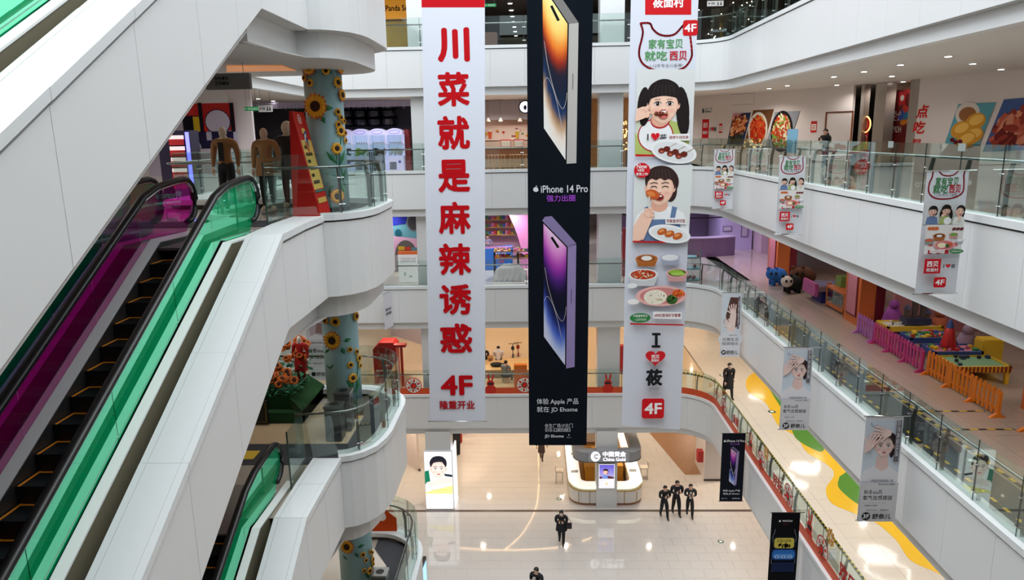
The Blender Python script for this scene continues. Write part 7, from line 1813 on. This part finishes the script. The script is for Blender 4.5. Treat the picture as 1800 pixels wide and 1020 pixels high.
# ---- toy shop storey
ZC2 = CAP[3]-1.93
wall_y('wall_toy_shop', -4.9, 2.6, 41, Z2, ZC2, mat('toy_shop_wall', (190, 150, 176), .7)); spot(-1.5, 37.5, ZC2-.1, 420, (1, .93, .95), 150); spot(-6.5, 36.5, ZC2-.1, 380, (1, .95, .92), 150)
t = thing('toy_shop_front', 'pink and teal arched front of the toy shop', 'shop front', (-2, 38.4, Z2))
P_ = [(-.85, 38.3, Z2), (.9, 38.3, Z2), (.9, 38.3, ZC2), (-1.6, 38.3, ZC2)]+[(-1.6+.85*math.sin(i*PI/16)+.05, 38.3, ZC2-.35-(ZC2-Z2-.6)*i/8*.95) for i in range(1, 8)]
MB().prism(P_, (0, .15, 0)).build('pink_arch', mat('arch_pink', (232, 150, 206), .5), t)
MB().box(-4.8, -4.0, 38.6, 38.7, Z2+1.8, ZC2).build('teal_panel', mat('arch_teal', (64, 140, 150), .5), t)
for i in range(4):
    z = Z2+1.5+.42*i; MB().box(-3.9, -1.0, 40.3, 40.7, z, z+.04).build('shelf', mat('shelf_yellow', (206, 160, 70), .5), t)
    m = MB(); R = random.Random(20+i); ms = [mat('toy_%d_%d_%d' % c_, c_, .5) for c_ in TC]
    for j in range(18): m.mi = j % 5; x = -3.85+.158*j; m.box(x, x+R.uniform(.08, .14), 40.35, 40.55, z+.04, z+.04+R.uniform(.1, .28))
    m.build('shelf_toys', ms, t)['kind'] = 'stuff'
t = thing('toy_counter', 'bright blue stepped counter in the toy shop', 'counter', (-3.3, 37.6, Z2)); P_ = [(-4.8, 37.6, Z2+.013), (-1.2, 37.6, Z2+.013), (-1.2, 37.6, Z2+1.25), (-2.4, 37.6, Z2+1.15), (-3.3, 37.6, Z2+1.2), (-3.3, 37.6, Z2+1.5), (-4.8, 37.6, Z2+1.65)]
MB().prism(P_, (0, .7, 0)).build('front', mat('counter_blue', (44, 110, 196), .5), t); m = MB(); m.prism([(a, b-.001, c_) for a, b, c_ in ((-3.3, 37.6, Z2+1.17), (-1.2, 37.6, Z2+1.2), (-1.2, 37.6, Z2+1.27), (-3.3, 37.6, Z2+1.23))], (0, .05, 0)); m.build('pink_edge', mat('arch_pink', (232, 150, 206), .5), t)
P = Plate((-2.2, 37.595, Z2+.5), (1, 0, 0), (0, 0, 1), (0, -1, 0)); P.text('玩具', .4, .3, .28, (206, 220, 240), .02); P.text('乐园', .4, -.02, .16, (206, 110, 110), .02); P.done('lettering', t)
figure('person', 'person in pale lilac top behind the blue toy shop counter', 'person', (pix(856, 395, y=39.3).x, 39.3, Z2+.013), 0, 1.68, mat('lilac_top', (150, 140, 170), .8), BLK, SHO, 'phone')
t = thing('toy_table', 'two tier wooden stand heaped with small coloured toys', 'stand', (-1.6, 35.8, Z2)); x0, x1 = pix(868, 450, y=35.8).x, .3
for xx in (x0, x1-.06, (x0+x1)/2):
    for yy in (35.5, 36.2): MB().box(xx, xx+.06, yy, yy+.06, Z2, Z2+1.3).build('leg', BLACK, t)
for z, n_ in ((.95, 1), (1.28, 2)):
    MB().box(x0, x1, 35.48+.1*n_, 36.3, Z2+z, Z2+z+.06).build('shelf', PALEW, t); m = MB(); R = random.Random(n_)
    for j in range(60): m.mi = j % 5; m.ball((R.uniform(x0+.05, x1-.05), R.uniform(35.65, 36.2), Z2+z+.1), R.uniform(.04, .09), n=7, m=5)
    m.build('small_toys', [mat('toy_%d_%d_%d' % c_, c_, .5) for c_ in TC], t)['kind'] = 'stuff'
# draped cloth
t = MB(); nx, ny = 26, 10; xa, xb = pix(867, 480, y=35).x, pix(926, 480, y=35).x
for j in range(ny+1):
    for i in range(nx+1):
        u, v = i/nx, j/ny; hz = .82*math.sin(PI*min(1, max(0, u*1.0)))**.35; z = Z2+.02+hz*(1-v)*(.85+.15*math.cos(u*7)); y = 34.95-.38*v+.05*math.sin(u*38+v*3)*v
        t.v.append((xa+(xb-xa)*u+.04*math.sin(v*9+u*4), y, z))
for j in range(ny):
    for i in range(nx): a_ = j*(nx+1)+i; t.f.append((a_, a_+1, a_+nx+2, a_+nx+1)); t.m.append(0); t.cols.append(None)
n0 = len(t.v)
for i in range(nx+1): u = i/nx; t.v.append((xa+(xb-xa)*u, 35.35, Z2+.02+.82*math.sin(PI*u)**.35*.9))
for i in range(nx): t.f.append((i, i+1, n0+i+1, n0+i)); t.m.append(0); t.cols.append(None)
o = tag(t.build('draped_cloth', mat('grey_white_cloth', (200, 198, 196), .85), None, smooth=True), 'crumpled white cloth draped over goods below the toy stand', 'cloth')
# shop beside the west column
t = thing('arch_shop_front', 'teal shop front with a round window and pink arch beside the column', 'shop front', (-6.6, 36.2, Z2)); xa, xb = pix(690, 440, y=36.2).x, pix(738, 440, y=36.2).x
MB().box(xa-.4, xb, 36.2, 36.3, Z2+1.55, ZC2).build('teal_wall', mat('arch_teal2', (96, 158, 166), .5), t); P = Plate((xa, 36.19, Z2), (1, 0, 0), (0, 0, 1), (0, -1, 0), step=.003)
def Q(px, py): return P.px(px, py)
P.poly([Q(690, 380), Q(716, 380), Q(713, 394), Q(690, 397)], (40, 50, 150)); c_ = Q(727, 392); P.ell(c_[0], c_[1], .36, .42, (120, 120, 124)); P.ell(c_[0], c_[1], .3, .36, (70, 70, 74)); c_ = Q(700, 410); P.ell(c_[0], c_[1], .17, .2, (30, 90, 100)); P.poly([Q(690, 415), Q(738, 420), Q(738, 446), Q(690, 446)], (222, 176, 200)); c_ = Q(714, 448)
P.ell(c_[0], c_[1], .55, .75, (96, 96, 92), a0=0, a1=PI); P.rect(*Q(700, 440), *Q(711, 433), (206, 180, 60)); P.rect(*Q(712, 440), *Q(722, 434), (196, 80, 60)); P.rect(*Q(723, 441), *Q(734, 435), (90, 150, 160)); P.done('shop_print', t)
q0, q1 = pix(700, 448, y=36), pix(740, 442, y=36); MB().box(q0.x, q1.x, 35.9, 36.2, q0.z, q1.z).build('orange_ledge', mat('ledge_orange', (222, 110, 50), .5), t)
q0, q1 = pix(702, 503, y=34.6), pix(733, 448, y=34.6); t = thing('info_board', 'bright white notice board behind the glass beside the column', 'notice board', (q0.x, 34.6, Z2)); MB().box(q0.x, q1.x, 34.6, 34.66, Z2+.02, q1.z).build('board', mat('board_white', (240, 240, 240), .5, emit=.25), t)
P = Plate((q0.x, 34.595, Z2), (1, 0, 0), (0, 0, 1), (0, -1, 0)); P.ptext('玩具的成长乐园', 717, 455, 4, (150, 150, 154), 0, wpx=27); P.ptext('玩乐的内心天堂', 717, 459.5, 4, (150, 150, 154), 0, wpx=27); P.ell(*P.px(712, 482), .06, .1, (190, 220, 200)); P.ell(*P.px(722, 486), .08, .06, (200, 226, 210)); P.done('print', t)
wall_y('wall_toy_side', -9.3, -5.2, 37.5, Z2, ZC2, mat('toy_side_wall', (150, 146, 150), .7, noise=.3))
single('red_display', MB().box(4.35, 4.75, 35.5, 35.9, Z2+.013, Z2+2.4), mat('red_goods', (190, 60, 70), .6, noise=.7, nscale=6), 'red display of goods in the gap beside the white banner', 'display')
# ---- first upper storey
Z1 = FL[1]+.013
wall_y('wall_l1_back', -9, 12, 49, FL[1], CAP[2]-1.93, mat('warm_back', (214, 184, 150), .6))
t = thing('seating_platform', 'long pale wooden seating platform behind the back glass', 'bench', (-1.5, 36, Z1)); x0, x1 = -4.6, 2.2
MB().box(x0, x1, 35.6, 37.4, Z1, Z1+.38).build('body', mat('bench_body', (180, 166, 140), .6), t); MB().box(x0-.05, x1+.05, 35.5, 37.5, Z1+.38, Z1+.44).build('top', mat('honey_wood', (226, 186, 130), .25, noise=.1), t)
PUFF = mat('white_puffer', (206, 200, 206), .8)
figure('person', 'person in white puffer jacket sitting with the back turned on the wooden platform', 'person', (pix(876, 620, y=37.25).x, 37.25, 0), PI, 1.62, PUFF, BLK, SHO, 'sit', bulk=1.35, seatz=Z1+.44-.86, hood=PUFF)
figure('person', 'person in grey jacket leaning at the platform behind the glass', 'person', (pix(889, 655, y=34.9).x, 34.9, 0), PI-.5, 1.6, mat('grey_puffer', (130, 140, 140), .8), mat('grey_trousers', (96, 102, 104), .8), SHO, 'sit', bulk=1.3, seatz=Z1+.40-.86)
t = thing('low_stool', 'low stool carrying the person in the grey jacket', 'stool', (pix(889, 655, y=34.9).x, 34.9, Z1)); xs = pix(889, 655, y=34.9).x; MB().cyl((xs, 34.9, Z1), .22, .32, 16).build('body', mat('bench_body', (180, 166, 140), .6), t); MB().cyl((xs, 34.9, Z1+.32), .25, .06, 16).build('seat', BLK, t)
figure('person', 'person in black sitting at the edge of the red lettered banner', 'person', (pix(851, 627, y=37.3).x, 37.3, 0), PI, 1.6, BLK, BLK, SHO, 'sit', bulk=1.2, seatz=Z1+.44-.86)
t = thing('backpack', 'small tan bag on the platform beside the person in the white jacket', 'bag', (pix(862, 632, y=37.1).x, 37.1, Z1+.44)); x = pix(862, 632, y=37.1).x; MB().ball((x, 37.1, Z1+.6), .16, .12, .16, 12, 8).build('body', mat('tan_bag', (170, 120, 66), .8), t, smooth=True); MB().ball((x, 36.98, Z1+.55), .08, .05, .07, 8, 6).build('pocket', mat('tan_dark', (130, 86, 46), .8), t)
t = thing('backpack', 'black bag lying on the platform in front of the white jacket', 'bag', (pix(871, 640, y=36.1).x, 36.1, Z1+.44)); x = pix(873, 640, y=36.1).x; MB().ball((x, 36.1, Z1+.55), .34, .2, .12, 14, 8).build('body', BLK, t, smooth=True); MB().ball((x+.38, 36.05, Z1+.54), .14, .12, .1, 10, 7).build('flap', DGR, t, smooth=True)
def scooter(px, py, y, c_, lab):
    p = pix(px, py, y=y); x = p.x; t = thing('kick_scooter', lab, 'scooter', (x, y, Z1), 'kick scooters behind the platform'); mm = mat('scooter_%d' % c_[0], c_, .4)
    MB().box(x-.05, x+.05, y-.25, y+.25, Z1+.07, Z1+.1).build('deck', mm, t); MB().tube([(x, y-.25, Z1+.08), (x, y-.33, Z1+.85)], .018, 6).build('stem', BLACK, t); MB().tube([(x-.22, y-.33, Z1+.85), (x+.22, y-.33, Z1+.85)], .018, 6).build('handlebar', BLACK, t); MB().ball((x, y-.34, Z1+.6), .1, .06, .14, 10, 7).build('front_bag', mm, t)
    for yy in (y-.28, y+.25): MB().cyl((x-.02, yy, Z1+.055), .055, .04, 14, axis='x').build('wheel', BLACK, t)
scooter(902, 630, 39.2, (40, 42, 46), 'small black kick scooter left standing beyond the platform'); scooter(911, 625, 39.4, (150, 40, 36), 'taller kick scooter with dark red bag beside the black one')
p = pix(915, 655, y=34.2); single('orange_pad', MB().box(p.x-.32, p.x+.32, 34.1, 34.4, Z1, Z1+1.15), mat('pad_orange', (226, 120, 40), .5), 'orange panel with cut-outs behind the back glass', 'panel')
# red drinks kiosk and post
p = pix(676, 603, y=34.8); t = thing('drinks_machine', 'big red drinks cabinet with white lettering behind the curved glass', 'vending machine', (p.x, 34.8, Z1)); RK = mat('kiosk_red', (176, 34, 34), .45); x0, x1 = p.x-.62, p.x+.55; zt = p.z
P_ = [(x0, 34.8, Z1), (x1, 34.8, Z1), (x1, 34.8, zt-.15), (x1-.15, 34.8, zt), (x0+.35, 34.8, zt), (x0, 34.8, zt-.35)]
MB().prism(P_, (0, .9, 0)).build('body', RK, t); P = Plate((x0, 34.79, Z1), (1, 0, 0), (0, 0, 1), (0, -1, 0), step=.002); h_ = zt-Z1; w_ = x1-x0
P.text('农夫山泉', w_*.62, h_*.68, .22, (230, 222, 220), .02, w_*.7); P.text('NONGFU SPRING', w_*.62, h_*.60, .09, (230, 222, 220), .01, w_*.7)
P.rect(w_*.1, h_*.30, w_*.9, h_*.34, (226, 216, 214)); P.rect(w_*.1, h_*.18, w_*.9, h_*.22, (226, 216, 214)); P.done('lettering', t)
p = pix(705, 605, y=34.4); t = thing('red_post', 'slim red post with a flared top beside the red drinks cabinet', 'post', (p.x, 34.4, Z1)); MB().cyl((p.x, 34.4, Z1), .07, p.z-Z1-.1, 12).build('shaft', RK, t); MB().box(p.x-.35, p.x+.25, 34.2, 34.6, p.z-.12, p.z).build('flared_top', RK, t)
wall_x('wall_l1_glass', -5.2, 38, 46, FL[1], CAP[2]-1.93, mat('pale_column_wall', (206, 190, 178), .6)); struct('wall_l1_west', MB().prism([(-9.2, 44, FL[1]), (-5.2, 40, FL[1]), (-5.2, 40, CAP[2]-1.93), (-9.2, 44, CAP[2]-1.93)], (.1, .1, 0)), mat('lilac_grey_wall', (186, 176, 190), .5))  # west wall in one plain lilac grey
single('red_clothes', MB().box(4.35, 4.6, 36, 36.4, Z1, Z1+1.5), mat('red_garment', (170, 40, 46), .8, noise=.4), 'red garments hanging in the gap beside the white banner', 'clothes')
# ---- ground floor: lit column, kiosk, walls
t = thing('light_box', 'bright column light box with the portrait of a dark haired man', 'light box', (-4.8, 32.4, 0)); x0, x1 = pix(749, 890, y=32.4).x, pix(798, 890, y=32.4).x; zt = pix(772, 793, y=32.4).z
MB().box(x0, x1, 32.35, 32.49, .02, zt).build('box', mat('lightbox_side', (225, 225, 225), .4), t); P = Plate((x0, 32.349, .02), (1, 0, 0), (0, 0, 1), (0, -1, 0), step=.0015); w_, h_ = x1-x0, zt-.02
P.rect(.02, .02, w_-.02, h_-.02, (244, 245, 246)); P.poly([(.02, h_*.30), (w_*.5, h_*.36), (w_-.02, h_*.42), (w_-.02, h_*.27), (.02, h_*.27)], (246, 236, 150)); P.poly([(.02, h_*.66), (w_*.16, h_*.68), (w_*.2, h_*.48), (.02, h_*.44)], (24, 120, 88)); P.poly([(w_*.7, h_*.62), (w_-.02, h_*.6), (w_-.02, h_*.56), (w_*.72, h_*.58)], (40, 50, 60))
P.poly([(w_*.05, h_*.47), (w_*.3, h_*.5), (w_*.75, h_*.56), (w_-.02, h_*.54), (w_-.02, h_*.46), (w_*.5, h_*.42), (w_*.15, h_*.38)], (240, 226, 218)); face(P, w_*.5, h_*.70, w_*.27, style='man', mouth='closed', skin=(244, 226, 216), hair=(34, 34, 44), look=.3)
P.text('BIOLEAN', w_*.5, h_*.345, h_*.025, (170, 160, 110), .0, w_*.5); P.done('lit_portrait', t, emit=.9)
MB().box(x1+.02, x1+.1, 32.5, 33.4, .02, zt+.1).build('side_panel', mat('lit_side', (245, 245, 250), .4, emit=.8), t)
KG = mat('kiosk_grey', (150, 152, 156), .4); KW = mat('kiosk_white', (238, 234, 228), .3); KGO = mat('kiosk_gold_floor', (206, 150, 70), .4, .3); KT = mat('lit_counter_top', (255, 250, 238), .3, emit=.75)
kx0, kx1, ky0, ky1 = 1.55, 5.25, 32.72, 40.6
def rr(x0, x1, y0, y1, r, n=6):
    ps = []
    for cx, cy, a0 in ((x1-r, y1-r, 0), (x0+r, y1-r, 90), (x0+r, y0+r, 180), (x1-r, y0+r, 270)): ps += arc(cx, cy, r, a0, a0+90, n)
    return ps
t = thing('jewellery_kiosk', 'oval jewellery kiosk of white lit counters round the grey column', 'kiosk', (3.4, 32.8, 0))
po = rr(kx0, kx1, ky0, ky1, .85); pi_ = rr(kx0+.62, kx1-.62, ky0+.62, ky1-.62, .35)
def ringprism(po, pi_, z0, z1):
    m = MB(); n = len(po); vs = [(a, b, z) for z in (z0, z1) for a, b in po]+[(a, b, z) for z in (z0, z1) for a, b in pi_]; fs = []
    for i in range(n):
        j = (i+1) % n; fs += [(i, j, n+j, n+i), (2*n+j, 2*n+i, 3*n+i, 3*n+j), (n+i, n+j, 3*n+j, 3*n+i), (j, i, 2*n+i, 2*n+j)]
    m.add(vs, fs); return m
ringprism(rr(kx0+.03, kx1-.03, ky0+.03, ky1-.03, .82), pi_, .012, .12).build('plinth', mat('kiosk_brown', (150, 100, 70), .5), t)
ringprism(rr(kx0+.02, kx1-.02, ky0+.02, ky1-.02, .83), rr(kx0+.6, kx1-.6, ky0+.6, ky1-.6, .37), .12, .74).build('counter_body', KW, t)
ringprism(po, pi_, .74, .78).build('gold_band', mat('gold_band', (176, 140, 80), .3, .6), t); ringprism(po, pi_, .96, .99).build('counter_top', KT, t); ringprism(rr(kx0+.01, kx1-.01, ky0+.01, ky1-.01, .84), rr(kx0+.03, kx1-.03, ky0+.03, ky1-.03, .82), .78, .96).build('display_glass', CLEAR, t)
ringprism(rr(kx0+.12, kx1-.12, ky0+.12, ky1-.12, .74), rr(kx0+.5, kx1-.5, ky0+.5, ky1-.5, .45), .78, .82).build('display_bed', mat('display_bed', (246, 240, 228), .5, emit=.5), t)
MB().box(kx0+.7, kx1-.7, ky0+.7, ky1-.7, .006, .02).build('inner_floor', KGO, t)
for x in (2.0, 2.55, 4.25, 4.85): MB().box(x, x+.03, ky0-.005, ky0+.02, .12, .74).build('door_seam', mat('gold_band', (176, 140, 80), .3, .6), t)
for (x, y) in ((2.0, 36.5), (1.9, 34.4), (4.9, 34.5), (4.8, 37.2), (1.9, 38.3)): MB().box(x-.18, x+.18, y-.12, y+.12, .99, 1.03).build('jewellery_tray', mat('tray_grey', (190, 190, 196), .4), t)
MB().box(2.5, 3.0, 35.0, 37.6, .02, .95).build('inner_cabinet', mat('amber_cabinet', (222, 160, 60), .4), t); MB().box(4.0, 4.5, 35.2, 37.0, .02, .9).build('inner_cabinet', MATS['amber_cabinet'], t)
t = thing('kiosk_canopy', 'grey rounded canopy ring with white glowing letters over the kiosk', 'canopy', (3.4, 33, 2.9)); cx0, cx1, cy0, cy1 = 1.75, 5.05, 32.25, 40.2
z0 = pix(1060, 812, y=32.25).z; z1 = pix(1060, 796, y=32.25).z
ringprism(rr(cx0, cx1, cy0, cy1, .7), rr(cx0+.5, cx1-.5, cy0+.5, cy1-.5, .3), z0, z1).build('ring', KG, t); ringprism(rr(cx0-.02, cx1+.02, cy0-.02, cy1+.02, .72), rr(cx0+.3, cx1-.3, cy0+.3, cy1-.3, .5), z0-.04, z0).build('lower_rim', mat('kiosk_dark_grey', (96, 98, 102), .4), t)
MB().box(2.45, 4.4, cy0-.05, cy0, z0+.02, z1+.12).build('front_plate', mat('kiosk_silver', (176, 178, 184), .3, .3), t)
for sx in (cx0+.28, cx1-.28):
    for yy in (39.5,): MB().cyl((sx, yy, .99), .05, z0-.99, 10).build('support', STEEL, t)
for sx in (2.45, 4.35): MB().box(sx-.02, sx+.02, cy0+.1, 32.9, z0+.02, z0+.1).build('bracket', STEEL, t)
P = Plate((3.4, cy0-.051, (z0+z1)/2+.06), (1, 0, 0), (0, 0, 1), (0, -1, 0)); P.text('中国黄金', .28, .12, .27, (250, 250, 255), .03, 1.15); P.text('China Gold', .28, -.15, .17, (250, 250, 255), .02, 1.1)
P.ell(-.62, .0, .22, .26, (250, 250, 255)); P.ell(-.57, 0, .13, .15, (150, 152, 160)); P.rect(-.62, -.04, -.38, .04, (250, 250, 255)); P.done('lit_letters', t, emit=1.1)
q0, q1 = pix(1052, 859, y=32.44), pix(1081, 816, y=32.44); t = thing('column_screen', 'screen on the grey kiosk column showing a boy before a violet sky', 'screen', (q0.x, 32.45, q0.z)); MB().box(q0.x, q1.x, 32.44, 32.49, q0.z, q1.z).build('frame', KW, t)
P = Plate((q0.x, 32.438, q0.z), (1, 0, 0), (0, 0, 1), (0, -1, 0)); w_, h_ = q1.x-q0.x, q1.z-q0.z; P.rect(.01, .01, w_-.01, h_-.01, (236, 236, 242)); P.grid(.04, h_*.4, w_-.04, h_-.04, 1, 8, lambda u, v: tuple(int(a+(b-a)*(v/h_-.4)/.6) for a, b in zip((190, 186, 230), (104, 90, 214))))
P.poly([(.04, h_*.4), (.04, h_*.5), (w_*.3, h_*.47), (w_*.6, h_*.52), (w_-.04, h_*.47), (w_-.04, h_*.4)], (96, 50, 60)); P.poly([(w_*.2, h_*.4), (w_*.25, h_*.53), (w_*.5, h_*.56), (w_*.6, h_*.4)], (120, 150, 220)); face(P, w_*.42, h_*.68, w_*.14, style='boy', mouth='closed', hair=(40, 26, 50)); P.ell(w_*.5, h_*.22, w_*.08, w_*.08, (226, 206, 150)); P.done('lit_picture', t, emit=.8)
def chair(x, y, rz, lab):
    t = thing('visitor_chair', lab, 'chair', (x, y, 0), 'small chairs beside the kiosk'); o = []
    MB().box(x-.2, x+.2, y-.2, y+.2, .62, .68).build('seat', mat('chair_cream', (226, 214, 200), .6), t); s_ = -1 if rz < 0 else 1; MB().box(x+s_*.19, x+s_*.22, y-.2, y+.2, .68, 1.0).build('backrest', MATS['chair_cream'], t)
    for a_ in (-1, 1):
        for b_ in (-1, 1): MB().cyl((x+a_*.17, y+b_*.17, 0), .014, .62, 6).build('leg', STEEL, t)
chair(1.15, 35.2, -1, 'small cream chair on the west side of the kiosk'); chair(5.65, 35.6, 1, 'small cream chair on the east side of the kiosk')
for (a_, b_) in ((kx0, ky0), ): pass
GW = mat('ground_wall_pink', (226, 210, 204), .5)
struct('wall_ground_west', MB().prism([(-9.5, 40.2, 0), (-6.45, 36.6, 0), (-6.45, 36.6, 3.98), (-9.5, 40.2, 3.98)], (-.12, -.1, 0)), GW); struct('baseboard_west', MB().prism([(-9.5, 40.1, .006), (-6.4, 36.5, .006), (-6.4, 36.5, .12), (-9.5, 40.1, .12)], (-.05, -.05, 0)), mat('dark_skirting', (60, 48, 44), .5))
struct('wall_ground_mid', MB().prism([(-4.7, 41.0, 0), (-2.6, 43.5, 0), (-2.6, 43.5, 3.98), (-4.7, 41.0, 3.98)], (0, .15, 0)), GW); struct('wall_ground_far', MB().box(-24, 26, 52, 52.2, 0, 3.98), GW)
struct('wall_ground_east', MB().box(8.75, 9.9, 35.3, 37.5, 0, 3.98), mat('pier_white', (222, 214, 210), .5)); struct('baseboard_east', MB().box(8.74, 9.91, 35.27, 35.3, .005, .1), MATS['dark_skirting'])
flat([(7.9, 36), (14, 36), (14, 50), (6.4, 50), (6.6, 43)], .003, 'wood_floor', mat('brown_plank_floor', (166, 124, 92), .35, noise=.35, nscale=6), 'brown wooden floor area beyond the white pier on the ground floor', 'floor')
p = pix(808, 783, y=40.2); t = thing('red_cabinet', 'small red equipment cabinet beside the dark drape behind the lit column', 'cabinet', (p.x, 40.2, 0)); MB().box(p.x-.15, p.x+.15, 40.1, 40.5, .012, 1.1).build('body', RK, t, bevel=.05); MB().ball((p.x, 40.1, 1.1), .16, .14, .18, 12, 8).build('domed_top', RK, t, smooth=True)
t = MB().prism([(-4.95, 38.2, .012), (-4.5, 38.6, .012), (-4.4, 38.6, 2.4), (-4.95, 38.2, 2.5)], (.06, 0, 0)); single('dark_drape', t, BLK, 'dark drape standing behind the lit portrait column', 'drape')
p = pix(1233, 795, y=36.2); single('red_box', MB().box(8.45, 8.76, 35.6, 36.0, .9, 1.5), RK, 'small red box fixed to the side of the white pier', 'box')
# warm LED lines in the ground floor ceiling, mirrored by the floor
def mir(px, py, zc, zf): 
    r = CF+CR*((px-900)/FPX)-CU*((py-510)/FPX); t_ = (zf-CC.z)/r.z; q = CC+r*t_; k_ = (zc-zf)/(-r.z); return (q.x+r.x*k_, q.y+r.y*k_, zc)
LED = mat('led_line', (255, 214, 160), .5, emit=5); zc0 = CAP[1]-2.0
for n_, pts in enumerate(([(946, 800), (947, 840), (945, 880), (935, 910), (915, 942), (888, 966)], [(803, 963), (845, 966), (888, 967), (935, 966), (978, 963)], [(978, 963), (1010, 956), (1040, 945)])):
    m = MB(); m.tube([mir(a, b, zc0, 0) for a, b in spline(pts, 4)], .028, 6); tag(m.build('led_line', LED, None), ['curved warm light line in the ground floor ceiling', 'straight warm light line in the ground floor ceiling', 'short warm light line slanting towards the kiosk'][n_], 'lamp', 'light lines in the ground floor ceiling')
# sprinklers and camera domes under the edges
for i, (px, py, lab) in enumerate(((908, 157, 'small camera dome under the top storey edge'), (911, 371, 'small camera dome under the cafe storey edge'), (915, 572, 'small camera dome under the toy storey edge'), (670, 574, 'small camera dome beside the narrow white banner'))):
    p = pix(px, py, y=YB+.30); t = thing('camera_dome', lab, 'camera', (p.x, YB+.30, p.z), 'camera domes under the gallery edges'); MB().box(p.x-.04, p.x+.04, YB+.26, YB+.33, p.z, p.z+.05).build('mount', STEEL, t); MB().ball((p.x, YB+.25, p.z-.03), .06, n=10, m=8).build('dome', mat('dome_brass', (150, 130, 90), .3, .5), t, smooth=True)
